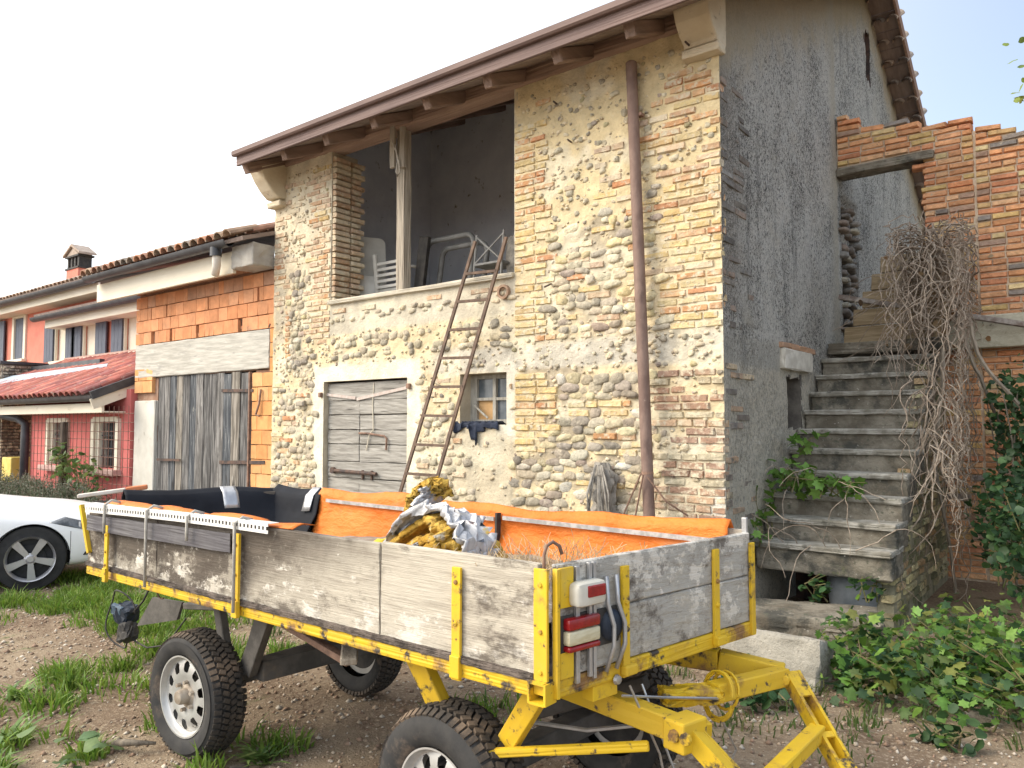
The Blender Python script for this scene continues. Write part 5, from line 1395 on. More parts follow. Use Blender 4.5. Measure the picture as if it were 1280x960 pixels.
# heap of foam and sheeting
M_FOAM = mat('yellow_foam', (.60, .34, .05), (.68, .45, .10), 12, rough=.95, bump=1, bsc=26, bdist=.035, patches=(((.34, .18, .04), 17, .56, .68), ((.58, .54, .46), 9, .58, .68)))
M_FOIL = mat('silver_sheeting', (.36, .36, .37), (.55, .55, .57), 14, (.6, 4, 1), rough=.4, metal=.3, bump=.6, bsc=16, patches=(((.60, .40, .08), 9, .58, .68), ((.16, .15, .14), 12, .58, .70, (.6, 4, 1))))
hp = thing('foam_scrap', 'heap of torn yellow foam and curled silver sheeting in the trailer bed', 'insulation scrap', (-2.3, 2.5, .86))
def curl(pts, y0, y1, th, name, m, ridges=0, wob=.015, n=46, seed=0):
    pts = [Vector((p[0], 0, p[1])) for p in pts]
    L = len(pts) - 1; P = np.zeros((n, 14, 3))
    for i in range(n):
        f = i / (n - 1) * L; k = min(int(f), L - 1); u = f - k
        p0 = pts[max(k - 1, 0)]; p1 = pts[k]; p2 = pts[k + 1]; p3 = pts[min(k + 2, L)]
        p = .5 * (2 * p1 + (p2 - p0) * u + (2 * p0 - 5 * p1 + 4 * p2 - p3) * u * u + (3 * p1 - p0 - 3 * p2 + p3) * u ** 3)
        for j in range(14):
            y = y0 + (y1 - y0) * j / 13
            w_ = wob * (2 * float(fbm(i * .35 + seed, j * .5, 3)) - 1) * 1.4 + wob * 1.9 * (abs(2 * float(fbm(i * .42 + seed * 3 + 40, j * .75 + i * .15, 2)) - 1) - .22)
            rg = ridges * math.sin(j * 2.4 + i * .05)
            P[i, j] = (p.x + w_ + .02 * (j / 13), y + .02 * math.sin(i * .3 + seed) + w_, p.z + w_ + rg - .03 * (j / 13) ** 2)
    mb = MB(); mb.grid(P); o = mb.build(name, m, hp, smooth=32); s = o.modifiers.new('thick', 'SOLIDIFY'); s.thickness = th; s.offset = 0
    return o
curl([(-2.62, 1.04), (-2.58, 1.13), (-2.47, 1.24), (-2.33, 1.30), (-2.20, 1.26), (-2.10, 1.18), (-2.08, 1.09)], 2.36, 2.52, .012, 'silver_sheet', M_FOIL, .014, .020)
curl([(-2.56, 1.04), (-2.52, 1.13), (-2.42, 1.21), (-2.32, 1.25), (-2.22, 1.20), (-2.13, 1.12), (-2.10, 1.03)], 2.37, 2.60, .028, 'foam_lining', M_FOAM, 0, .02, seed=3)
curl([(-2.50, 1.04), (-2.40, 1.10), (-2.30, 1.17), (-2.20, 1.16), (-2.12, 1.08)], 2.33, 2.44, .03, 'foam_lump', M_FOAM, 0, .028, seed=9)
curl([(-2.58, 1.16), (-2.54, 1.25), (-2.50, 1.34), (-2.45, 1.38), (-2.40, 1.39), (-2.37, 1.37)], 2.47, 2.54, .045, 'foam_slab', M_FOAM, 0, .014, seed=12)
curl([(-2.52, 1.15), (-2.47, 1.23), (-2.43, 1.31), (-2.40, 1.37)], 2.41, 2.52, .015, 'foam_skin', M_FOIL, 0, .012, seed=15)
curl([(-2.35, 1.05), (-2.22, 1.09), (-2.12, 1.07), (-2.06, 1.02)], 2.30, 2.38, .035, 'foam_lump', M_FOAM, 0, .03, seed=19)
curl([(-2.78, 1.02), (-2.70, 1.09), (-2.62, 1.10), (-2.54, 1.06)], 2.40, 2.60, .04, 'foam_lump', mat('bright_foam', (.66, .46, .05), (.72, .54, .09), 9, bump=.8, bsc=30), 0, .02, seed=23)
curl([(-2.46, 1.02), (-2.38, 1.12), (-2.34, 1.14)], 2.31, 2.35, .01, 'silver_flap', M_FOIL, 0, .02, seed=29)
m2 = MB(); m2.beam((-2.52, 2.36, 1.06), (-2.32, 2.34, 1.17), .03, .03, b=.006, jit=.004, n=4); m2.build('foam_strip', M_FOAM, hp)
m2 = MB(); P = np.zeros((34, 12, 3))
for i in range(34):
    for j in range(12):
        x = P_L.x + .15 + 3.0 * i / 33; y = 2.06 + 1.0 * j / 11
        P[i, j] = (x, y, .97 + .10 * float(fbm(x * 3, y * 3, 4)) - .05 * abs(x + 2.6))
m2.grid(P); tag(m2.build('rubble_fill', mat('rubble_fill', (.30, .27, .23), (.20, .16, .12), 9, bump=1, bsc=30, patches=(((.55, .53, .50), 14, .62, .7),)), None, smooth=True, kind='stuff'), 'loose rubble and rags filling the trailer bed', 'rubble')
mb = MB()
for i in range(420):        # dry straw at the front of the bed
    x = random.gauss(-1.72, .17); y = random.gauss(2.42, .18)
    if not (-2.2 < x < -1.45 and 2.05 < y < 3.0): continue
    p = Vector((x, y, 1.06)); d = Vector((random.gauss(0, .5), random.gauss(0, .5), 1)).normalized() * random.uniform(.06, .17)
    mb.tube([p, p + d * .6, p + d + Vector((random.gauss(0, .02), 0, -.01))], .0013, 3, caps=False)
tag(mb.build('dry_grass', mat('straw', (.46, .33, .19), (.56, .44, .28), 30), None, kind='stuff'), 'dry straw standing in the front of the trailer bed', 'straw')
mb = MB()
for i in range(9):
    mb.rbox((-2.98 + .03 * i, 2.16 + random.uniform(0, .1), 1.10 + random.uniform(0, .02)), (.05, .04, .03), Euler((random.random(), random.random(), random.random())).to_matrix(), b=.004, jit=.008)
tag(mb.build('foil_scraps', M_FOIL, None, kind='stuff'), 'crumpled bits of silver foil beside the yellow foam', 'foil')
# drooping coupling with its wire loop at the rear
jk = thing('wired_lamp', 'battered dark lamp unit dangling in a loop of wire behind the trailer', 'lamp unit', (-5.35, 2.6, .2))
m2 = MB(); m2.rbox((-5.45, 2.60, .34), (.13, .12, .13), Euler((.2, .3, .3)).to_matrix(), b=.02, jit=.008, n=3); m2.build('casing', M_BLUE, jk)
m2 = MB(); m2.rbox((-5.38, 2.58, .23), (.12, .10, .12), Euler((-.2, -.4, .1)).to_matrix(), b=.02, jit=.01, n=3); m2.build('mount', M_BLK, jk)
m2 = MB(); m2.rbox((-5.47, 2.545, .37), (.10, .03, .08), Euler((.2, .3, .3)).to_matrix(), b=.01, n=2, jit=.004); m2.build('lens', mat('blue_lens', (.06, .10, .15), (.12, .16, .2), 20, rough=.25), jk)
mb = MB(); mb.tube([(-5.5 + .19 * math.cos(a), 2.58 + .02 * math.sin(3 * a), .30 + .20 * math.sin(a)) for a in np.linspace(.3, 6.2, 26)], .006, 5)
mb.tube([(-5.42, 2.58, .2), (-5.15, 2.6, .16), (-4.9, 2.6, .22), (-4.7, 2.62, .42)], .006, 5); mb.tube([(-5.36, 2.6, .36), (-5.22, 2.6, .46), (-5.12, 2.6, .58)], .007, 5)
mb.build('wire', M_BLK, jk, smooth=True, kind='stuff')
m2 = MB(); m2.poly([(-5.30, 2.60, .28), (-4.78, 2.60, .40), (-4.72, 2.60, .52), (-5.10, 2.60, .50)], (0, .02, 0)); m2.build('bracket_plate', M_DKW, jk)
# ------------------------------------------------------------------ clay block shed
sh = thing('clay_block_shed', 'orange clay block shed with a concrete lintel and grey plank gates joined to the barn', 'shed', (-10.7, 6.3, 0))
SY = 6.05; SXL = -12.60; SXR = XL - .012
M_CORE = mat('block_mortar', (.26, .15, .10), (.34, .23, .17), 7, bump=.4)
m2 = MB()
m2.box(((SXL - 11.90) / 2, SY + .17, 1.8), (11.90 * -1 - SXL, .25, 3.7)) if False else None
m2.box(((SXL - 11.93) / 2, SY + .17, 1.2), (-11.93 - SXL, .25, 2.6))
m2.box(((-9.25 + SXR) / 2, SY + .17, 1.2), (SXR + 9.25, .25, 2.6)); m2.box(((SXL + SXR) / 2, SY + .17, 3.15), (SXR - SXL, .25, 1.48))
m2.box((SXL + .13, 8.0, 1.9), (.25, 3.8, 3.98)); m2.box(((SXL + SXR) / 2, 9.8, 2.2), (SXR - SXL, .2, 4.6))
core_s = m2.build('wall', M_CORE, sh)
M_BLKS, M_BLKS2 = (mat('clay_block' + s, (1, 1, 1), src=src, sc=9, val=.16, rough=.9, bump=.5, bsc=18, bst=(14, 14, .6), patches=(((.26, .20, .16), 3.2, .62, .80), ((.55, .48, .40), 12, .70, .80))) for s, src in (('', 'obj'), ('_mass', 'attr')))
BLC = [(.58, .26, .125), (.60, .275, .135), (.56, .245, .115), (.61, .29, .15)]
BLY = [(.62, .32, .13), (.65, .35, .155), (.60, .285, .11)]
its = []
miss = []
def blk(x0, x1, zc, h, pal, dk=0):
    c = jc(random.choice(pal), .10)
    if dk: c = tuple(a * .55 + b * .45 for a, b in zip(c, (.24, .20, .17)))
    its.append((TRS(((x0 + x1) / 2, SY + .052 - random.uniform(0, .003), zc), (0, 0, random.uniform(-.003, .003)), (x1 - x0 - .006, .12, h - .008)), c, random.randrange(6)))
GAPS = [(-12.02, .05, 0, 0), (-11.47, .035, 0, 1), (-10.72, .06, 0, 1), (-9.58, .055, 0, 1), (-9.15, .022, 2, 0), (-10.42, .016, 2, 0), (-11.62, .016, 2, 0), (-12.1, .014, 2, 0)]
z = 2.96; row = 0
while z < 3.84:
    h = .196; x = SXL + (0 if row % 2 else -.11)
    while x < SXR - .02:
        w = random.choice((.245, .245, .245, .125)); x0 = max(x, SXL); x1 = min(x + w, SXR); x += w
        if x1 - x0 < .05: continue
        gp = [g for g in GAPS if g[2] == row and x0 < g[0] < x1]
        if gp:
            g = gp[0]
            if g[0] - g[1] - x0 > .03: blk(x0, g[0] - g[1], z + h / 2, min(h, 3.86 - z), BLC)
            if x1 - g[0] - g[1] > .03: blk(g[0] + g[1], x1, z + h / 2, min(h, 3.86 - z), BLC)
            if g[3]: miss.append((g[0] - g[1], g[0] + g[1], z + .098))
            continue
        blk(x0, x1, z + h / 2, min(h, 3.86 - z), BLC, row >= 4 or (row == 3 and random.random() < .5))
    z += h; row += 1
z = .02; row = 0
while z < 2.95:
    for xa, xb in ((-9.26, SXR), (SXL, -12.02) if 2.05 < z < 2.5 else (0, 0), (-8.86, SXR)):
        if xb - xa < .05 or (xa == -9.26 and z > 2.3) or (xa == -8.86 and z <= 2.3): continue
        x = xa + (0 if row % 2 else -.12)
        while x < xb - .03:
            x0 = max(x, xa); x1 = min(x + .25, xb); x += .25
            if x1 - x0 > .05: blk(x0, x1, z + .098, .196, BLY)
    z += .196; row += 1
def block_mesh(seed):
    r = random.Random(seed); me = brick_mesh(500 + seed); me.name = 'clay_block'
    for v in me.vertices[8:]: v.co.x = math.copysign(.5 - .012, v.co.x) + r.uniform(-.004, .004); v.co.z = math.copysign(.5 - .015, v.co.z)
    return me
pieces(core_s, 'block', its, [block_mesh(i) for i in range(6)], M_BLKS, M_BLKS2, 300)
for (x0, x1, zc) in miss:
    m2 = MB(); m2.box(((x0 + x1) / 2, SY + .046, zc), (x1 - x0, .004, .18)); o = m2.build('hole_shade_sheet', M_BLK, core_s)  # black sheet behind the gap paints the shade in the hole
    m2 = MB(); m2.rbox(((x0 + x1) / 2 + .03, SY + .04, zc - .05), ((x1 - x0) * .55, .06, .07), b=.01, jit=.012, n=2); m2.build('broken_block', M_BLKS if False else mat('broken_clay', (.42, .18, .09), (.30, .16, .10), 20), core_s)
M_CONC = mat('board_marked_concrete', (.38, .365, .325), (.52, .50, .45), 5, (.5, 1, 5), bump=.5, bsc=14, bst=(.6, 1, 9), patches=(((.30, .29, .27), 6, .56, .72, (.5, 1, 3)), ((.62, .61, .57), 9, .64, .74, (.6, 1, 4))))
m2 = MB(); m2.rbox(((SXL - 8.88) / 2, SY + .049, 2.69), (-8.88 - SXL, .12, .53), b=.012, jit=.004, n=14); m2.build('lintel', M_CONC, sh)
m2 = MB(); m2.rbox(((SXL - 12.04) / 2, SY + .0, 2.72), (-12.04 - SXL + .002, .126, .46), b=.01, n=3, jit=.003) if False else m2.rbox((-12.26, SY + .047, 1.02), (.66, .11, 2.06), b=.012, jit=.004, n=8); m2.build('pier', mat('pier_render', (.56, .54, .48), (.64, .62, .56), 4, bump=.4, patches=(((.40, .37, .32), 5, .58, .74),)), sh)
# eaves ---------------------------------------------------------------------
M_CREAM = mat('cream_board', (.68, .62, .50), (.74, .69, .58), 3, (.3, 1, 1), rough=.7, bump=.1, patches=(((.42, .36, .28), 5, .62, .76, (.3, 1, 1)),))
M_GUT = mat('anthracite_gutter', (.055, .058, .066), (.085, .088, .096), 5, rough=.45, metal=.2, bump=.05)
def gutter(x0, x1, y, z, r, name, parent, m=None):
    mb = MB(); n = 8; pts = [(y - r * math.cos(a), z - r * math.sin(a)) for a in np.linspace(0, math.pi, n + 1)]
    inner = [(y - (r - .006) * math.cos(a), z - (r - .006) * math.sin(a)) for a in np.linspace(math.pi, 0, n + 1)]
    pl = pts + inner
    mb.poly([(x0, a, b) for a, b in pl], (x1 - x0, 0, 0)); return mb.build(name, m or M_GUT, parent, smooth=40)
def tiled(parent, x0, x1, ye, ze, yr, slope, step, colors, meshes, m1, m2_, row=.36, maxn=300, lift=.05, d0=.14):
    a = math.atan(slope); L = (yr - ye) / math.cos(a); it = []
    for i in range(int((x1 - x0) / step)):
        for j in range(int(L / row) + 1):
            d = d0 + row * j
            it.append((TRS((x0 + .5 * step + step * i + random.uniform(-.01, .01), ye + d * math.cos(a), ze + d * math.sin(a) + lift + random.uniform(-.006, .006)), (a + .03, 0, random.uniform(-.03, .03)), (1.08 * step / .2, 1, 1)), jc(random.choice(colors), .2), random.randrange(5)))
    pieces(parent, 'tile', it, meshes, m1, m2_, maxn)
rs = MB(); ra = math.atan(.33)
rs.beam(((SXL + SXR) / 2 - .3, 5.52, 4.07), ((SXL + SXR) / 2 - .3, 9.9, 4.07 + 4.38 * .33), SXR - SXL + .62, .05); shroof = rs.build('roof', M_BOARD, sh)
tiled(shroof, -13.24, SXR - .02, 5.44, 4.08, 9.5, .33, .2, TC + [(.46, .25, .16), (.36, .20, .14)], [m.copy() for m in TILES], M_TILE, M_TILE2, maxn=200, d0=.20)
m2 = MB(); m2.rbox((-11.25, 5.72, 3.85), (4.05, .05, .30), b=.006, n=6, jit=.002); m2.build('fascia', M_CREAM, shroof)
m2 = MB(); m2.box((-11.0, 5.90, 3.89), (4.5, .32, .02)); m2.build('soffit', M_CREAM, shroof)
gutter(-13.24, -9.05, 5.52, 4.085, .085, 'gutter', shroof)
m2 = MB(); m2.rbox((-8.985, 5.84, 3.90), (.50, .34, .30), b=.015, jit=.008, n=4); m2.build('end_block', mat('grey_render', (.34, .32, .29), (.42, .40, .36), 6, bump=.6, patches=(((.2, .19, .17), 6, .6, .75),)), shroof)
m2 = MB(); m2.tube([(-9.36, 5.52, 4.02), (-9.36, 5.53, 3.90), (-9.40, 5.56, 3.80), (-9.50, 5.60, 3.70)], .055, 12); m2.build('downpipe_elbow', mat('white_pvc', (.62, .58, .52), (.70, .67, .62), 10, rough=.5), shroof, smooth=True)
m2 = MB(); m2.lathe([(.075, -.06), (.075, .06)], (-9.36, 5.52, 3.97), (0, 0, 1), 14); m2.build('outlet', M_GUT, shroof, smooth=True)
# gates -----------------------------------------------------------------------
M_GATE = mat('charred_gate_plank', (.075, .073, .072), (.21, .205, .20), 8, (4, 4, .28), bump=.9, bsc=12, bst=(14, 6, .5), rough=.9, lo=.42, hi=.62,
             patches=(((.045, .042, .040), 4, .56, .70, (4, 4, .5)), ((.42, .41, .39), 7, .66, .76, (4, 4, .5))))
GATEM = [M_GATE] + [mat('gate_plank_%s' % nm, a, b, 8, (4, 4, .28), bump=.9, bsc=12, bst=(14, 6, .5), rough=.9, lo=.42, hi=.62, patches=(((.04, .038, .036), 4, .54, .68, (4, 4, .5)), ((.46, .45, .42), 8, .62, .72, (4, 4, .6)))) for nm, a, b in (('slate', (.055, .062, .072), (.16, .17, .18)), ('brown', (.14, .125, .105), (.33, .30, .26)), ('pale', (.12, .115, .11), (.28, .27, .26)))]
gate = MB(); gate.box((-10.58, SY + .16, 1.2), (2.62, .03, 2.4)); g_o = gate.build('gate', M_IRON, sh)
x = -11.885; k = 0
while x < -9.30:
    w = random.uniform(.17, .24); x1 = min(x + w, -9.275); leaf = (x1 > -10.05)
    zt_ = 2.415 + .03 * random.uniform(-.5, 1) - .03 * (x + 11.9) / 2.6
    m2 = MB(); m2.rbox(((x + x1) / 2, SY + (.02 if leaf else .05) + random.uniform(-.008, .008), zt_ / 2 + .03), (x1 - x - .008, .035, zt_ - .06), Matrix.Rotation(random.uniform(-.006, .006), 3, 'Y'), b=.005, jit=.004, n=8)
    m2.build('plank', GATEM[(0, 3, 1, 2, 0, 1, 3, 0)[k % 8]], g_o); x = x1; k += 1
for p0, p1, r_ in (((-10.02, 1.13), (-8.92, 1.16), .03), ((-10.0, 2.15), (-9.22, 2.13), .026), ((-11.8, 1.12), (-11.1, 1.13), .022)):
    m2 = MB(); m2.beam((p0[0], SY - .015, p0[1]), (p1[0], SY - .015, p1[1]), .014, r_ * 1.6); m2.build('iron_strap', M_IRON, g_o)
m2 = MB(); m2.tube([(-9.02, SY - .03, 2.14), (-9.04, SY - .04, 1.95), (-9.10, SY - .05, 1.80), (-9.02, SY - .05, 1.78)], .014, 6); m2.build('gate_hook', M_RUST, sh)
m2 = MB(); m2.rbox((-9.30, SY - .005, 1.2), (.03, .06, 2.38), b=.006); m2.build('gate_stop', M_RUST, sh)

# ------------------------------------------------------------------ pink house
ph = thing('pink_house', 'salmon pink rendered house with grey shutters, cream eaves and a red tiled lean-to', 'house', (-18, 9, 0))
M_PINK = mat('salmon_render', (.62, .205, .150), (.66, .235, .175), 2.5, rough=.9, bump=.15, bsc=60, patches=(((.56, .18, .14), 1.6, .56, .75),))
M_PINK2 = mat('rose_render', (.54, .145, .135), (.58, .17, .155), 2.5, rough=.9, bump=.15, bsc=60)
M_SHUT = mat('slate_shutter', (.075, .09, .125), (.11, .125, .165), 8, (4, 4, .6), rough=.6, bump=.2)
M_LITE = mat('cream_reveal', (.70, .64, .52), (.74, .69, .58), 4, rough=.8, bump=.1)
def wall_with_holes(x0, x1, z0, z1, y, hl, th, name, m, parent):
    xs_ = sorted({x0, x1, *[v for h in hl for v in h[:2]]}); zs_ = sorted({z0, z1, *[v for h in hl for v in h[2:]]})
    mb = MB()
    for a, b in zip(xs_, xs_[1:]):
        run = None
        for c_, d_ in zip(zs_, zs_[1:]):
            if any(h[0] < (a + b) / 2 < h[1] and h[2] < (c_ + d_) / 2 < h[3] for h in hl): continue
            mb.box(((a + b) / 2, y + th / 2, (c_ + d_) / 2), (b - a, th, d_ - c_))
    return mb.build(name, m, parent)
WU = [(-25.25, -24.65, 3.40, 4.56), (-23.55, -22.85, 3.44, 4.60), (-20.80, -20.12, 3.26, 4.18), (-19.2, -18.5, 3.26, 4.19), (-17.14, -16.4, 3.26, 4.2)]
up_o = wall_with_holes(-30, -12.7, 0, 4.95, 8.0, WU, .3, 'upper_wall', M_PINK, ph)
WLn = [(-15.78, -14.98, .93, 1.72), (-13.86, -13.02, .93, 1.73)]
lo_o = wall_with_holes(-16.65, -12.63, 0, 2.25, 6.0, WLn, .25, 'lean_to_wall', M_PINK2, ph)
m2 = MB(); m2.box((-16.5, 7.1, 1.1), (.3, 1.9, 2.2)); m2.build('lean_to_wall', M_PINK2, ph)
M_BARS = mat('window_bars', (.03, .03, .034), (.05, .05, .055), 10, rough=.6)
M_GLS = mat('dark_glass', (.035, .042, .05), (.07, .08, .09), 3, rough=.12, bump=0, spec=.6)
for i, (a, b, c_, d_) in enumerate(WU):
    closed = i == 1
    fr = MB(); w_ = .09 if not closed else .14
    fr.box((a - w_ / 2 + .02, 7.985, (c_ + d_) / 2), (w_, .06, d_ - c_ + .12)); fr.box((b + w_ / 2 - .02, 7.985, (c_ + d_) / 2), (w_, .06, d_ - c_ + .12)); fr.box(((a + b) / 2, 7.987, d_ + .03), (b - a + .1, .06, w_))
    wo = fr.build('window', M_LITE, ph)
    m2 = MB(); m2.rbox(((a + b) / 2, 7.95, c_ - .045), (b - a + .34, .16, .07), b=.008); m2.build('sill', M_LITE, wo)
    m2 = MB(); m2.box(((a + b) / 2, 8.06, (c_ + d_) / 2), (b - a, .03, d_ - c_)); m2.build('inner_panel', M_LITE, wo)
    sides = [((a + b) / 2, (b - a) - .04)] if closed else [(a - .30, .54), (b + .30, .54)]
    if i == 0: sides = [(b + .28, .5)]
    if i == 4: sides = [(a - .28, .52)]
    for (xc, sw) in sides:
        sm_ = MB(); yy = 7.93 if not closed else 8.02
        for q in range(3): sm_.rbox((xc - sw / 2 + sw * (q + .5) / 3, yy, (c_ + d_) / 2), (sw / 3 - .008, .04, d_ - c_ + .02), b=.004)
        s_o = sm_.build('shutter', M_SHUT, wo)
wo_l = []
for i, (a, b, c_, d_) in enumerate(WLn):
    fr = MB(); fr.box((a - .03, 5.985, (c_ + d_) / 2), (.10, .08, d_ - c_ + .08)); fr.box((b + .03, 5.985, (c_ + d_) / 2), (.10, .08, d_ - c_ + .08)); fr.box(((a + b) / 2, 5.987, d_ + .03), (b - a + .04, .08, .08))
    fr.box((a + .06, 6.11, (c_ + d_) / 2), (.12, .2, d_ - c_))
    wo = fr.build('window', M_LITE, ph)
    m2 = MB(); m2.rbox(((a + b) / 2, 5.94, c_ - .06), (b - a + .26, .18, .10), b=.01); m2.build('sill', mat('pink_stone_sill', (.48, .30, .27), (.55, .38, .34), 6), wo)
    m2 = MB(); m2.box(((a + b) / 2, 6.18, (c_ + d_) / 2), (b - a, .02, d_ - c_)); m2.build('pane', M_GLS, wo)
    m2 = MB(); m2.box(((a + b) / 2 + .18, 6.165, (c_ + d_) / 2), (.30, .012, d_ - c_ - .08)); m2.build('curtain', mat('pale_curtain', (.55, .55, .52), (.62, .62, .6), 8, (6, 6, .3)), wo)
    for q in range(5):
        m2 = MB(); m2.box((a + .18 + (b - a - .2) * q / 4, 6.05, (c_ + d_) / 2), (.022, .022, d_ - c_)); m2.build('bar', M_BARS, wo)
    for zz in (.55, .2):
        m2 = MB(); m2.box(((a + b) / 2 + .05, 6.052, c_ + zz), (b - a - .1, .02, .02)); m2.build('cross_bar', M_BARS, wo)
# eaves of the upper house
def eave(x0, x1, y, z, parent, ov):
    gutter(x0, x1, y, z + .16, .10, 'gutter', parent)
    m2 = MB(); m2.rbox(((x0 + x1) / 2 + .15, y + .16, z), (x1 - x0 - .3, .04, .20), b=.006); m2.build('fascia', M_CREAM, parent)
    m2 = MB(); m2.box(((x0 + x1) / 2 + .15, y + .16 + ov / 2, z - .085), (x1 - x0 - .3, ov, .02)); m2.build('soffit', M_CREAM, parent)
rf1 = MB(); rf1.beam((-24.0, 7.42, 4.92), (-24.0, 12.5, 4.92 + 5.08 * .35), 12.9, .06); r1 = rf1.build('main_roof', M_BOARD, ph)
eave(-30.4, -17.55, 7.42, 4.72, r1, .6)
tiled(r1, -30.4, -17.55, 7.38, 4.94, 11.8, .35, .24, TC, [m.copy() for m in TILES], M_TILE, M_TILE2, maxn=120, row=.40, d0=.75)
rf2 = MB(); rf2.beam((-16.9, 7.44, 4.34), (-16.9, 12, 4.34 + 4.5 * .30), 7.7, .05); r2 = rf2.build('low_roof', M_BOARD, ph)
eave(-20.75, -13.3, 7.44, 4.12, r2, .58)
rf3 = MB(); sL = (3.18 - 2.16) / (8.0 - 5.5)
rf3.beam((-16.4, 5.52, 2.13), (-16.4, 8.0, 2.13 + 2.48 * sL), 7.2, .05); r3 = rf3.build('lean_to_roof', M_BOARD, ph)
TRED = [(.33, .105, .085), (.38, .13, .10), (.28, .09, .08), (.42, .16, .12), (.30, .12, .11)]
tiled(r3, -20.0, -12.8, 5.46, 2.14, 7.9, sL, .22, TRED, [m.copy() for m in TILES], M_TILE, M_TILE2, maxn=300, row=.34)
gutter(-20.2, -12.80, 5.52, 2.13, .085, 'gutter', r3)
m2 = MB(); m2.rbox((-16.45, 5.64, 1.94), (7.3, .04, .16), b=.005); m2.build('fascia', M_CREAM, r3)
m2 = MB(); m2.box((-16.4, 5.82, 1.875), (7.2, .36, .02)); m2.build('soffit', M_CREAM, r3)
m2 = MB(); m2.beam((-12.80, 5.46, 1.99), (-12.80, 7.9, 1.99 + 2.44 * sL), .03, .17); m2.build('verge_board', M_CREAM, r3)
m2 = MB(); m2.beam((-12.785, 5.44, 2.13), (-12.785, 7.9, 2.13 + 2.46 * sL), .05, .13); m2.build('verge_flashing', M_GUT, r3)
m2 = MB(); m2.box((-16.4, 7.93, 3.24), (7.3, .1, .10)); m2.build('ridge_flashing', mat('pinkish_flashing', (.45, .30, .26), (.5, .36, .3), 6), r3)
m2 = MB(); m2.beam((-20.0, 7.18, 2.98), (-16.4, 7.18, 2.98), .10, .10); m2.build('gutter_bar', M_GUT, r3)  # added bar standing for the gutter of an upper roof strip
m2 = MB(); m2.poly([(-20.0, 6.05, 2.48), (-20.0, 6.75, 2.78), (-15.6, 6.95, 2.86), (-15.2, 6.75, 2.78)], (0, -.01, .02)); m2.build('skylight_sheet', mat('pale_blue_sheet', (.50, .60, .70), (.58, .68, .76), 3, rough=.3, bump=.05), r3)
m2 = MB(); m2.tube([(-17.6, 5.52, 2.10), (-17.5, 5.54, 1.95), (-17.25, 5.7, 1.85), (-16.9, 5.85, 1.78), (-16.75, 5.92, 1.68), (-16.74, 5.92, 1.4), (-16.74, 5.92, .1)], .075, 10); m2.build('downpipe', M_GUT, ph, smooth=True)
# porch pillar of small bricks rising through the lean-to
bp_ = thing('brick_chimney_stack', 'square dark brick stack rising through the lean-to roof of the pink house', 'chimney stack', (-20.6, 6.9, 0))
m2 = MB(); m2.box((-20.75, 7.0, 1.5), (1.5, .9, 3.12)); stk_o = m2.build('stack', mat('stack_mortar', (.22, .19, .16), (.28, .25, .21), 8), bp_)
its = []
z = .05; k = 0
while z < 3.05:
    for i in range(6): 
        x0 = -21.5 + .25 * i - (0 if k % 2 else .12)
        xa, xb = max(x0, -21.5), min(x0 + .25, -20.0)
        if xb - xa > .05: its.append((TRS(((xa + xb) / 2, 6.555, z), (0, 0, 0), (xb - xa - .012, .10, .062)), jc(random.choice([(.50, .36, .24), (.42, .30, .20), (.34, .26, .19)])), random.randrange(6)))  # front face in paler bricks, coloured as the lit side
    for i in range(4):
        y0 = 6.56 + .25 * i - (.12 if k % 2 else 0); ya, yb = max(y0, 6.56), min(y0 + .25, 7.44)
        if yb - ya > .05: its.append((TRS((-20.005, (ya + yb) / 2, z), (0, 0, R(90)), (yb - ya - .012, .10, .062)), jc(random.choice([(.20, .16, .13), (.25, .19, .15), (.16, .14, .12)])), random.randrange(6)))  # right face in darker bricks, its shade put into the colour
    z += .074; k += 1
pieces(stk_o, 'brick', its, bricks(6, 9), M_BRK, M_BRK2, 220)
m2 = MB(); m2.rbox((-20.75, 7.0, 3.10), (1.62, 1.02, .07), b=.01); m2.build('coping', M_GUT, bp_)
ch = MB(); ch.box((-23.80, 9.7, 5.95), (.80, .40, .66)); ch_o = ch.build('chimney', M_PINK, r1)
m2 = MB()
for dx in (-.34, -.11, .11, .34): m2.box((-23.80 + dx, 9.70, 6.42), (.10, .36, .36))
m2.box((-23.80, 9.7, 6.25), (.90, .46, .05)); m2.box((-23.80, 9.7, 6.60), (.90, .46, .05)); m2.build('chimney_vent', M_BLK, ch_o)
m2 = MB(); m2.poly([(-24.36, 9.44, 6.62), (-23.80, 9.44, 6.90), (-23.24, 9.44, 6.62), (-23.24, 9.44, 6.68), (-23.80, 9.44, 6.97), (-24.36, 9.44, 6.68)], (0, .5, 0)); m2.poly([(-24.2, 9.50, 6.63), (-23.4, 9.50, 6.63), (-23.80, 9.50, 6.86)], (0, .40, 0)); m2.build('chimney_cap', mat('chimney_cap_tile', (.34, .27, .22), (.44, .36, .30), 6), ch_o)
m2 = MB(); m2.rbox((-17.9, 6.2, .75), (.5, .4, .5), b=.02); tag(m2.build('yellow_box', mat('yellow_plastic', (.62, .48, .10), (.66, .54, .16), 6, rough=.5), None), 'small yellow plastic box standing by the porch pillar', 'box')
m2 = MB(); m2.rbox((-17.9, 6.2, .25), (.7, .5, .5), b=.02); tag(m2.build('low_plinth', M_CONC, None), 'low concrete plinth carrying the yellow box', 'plinth')

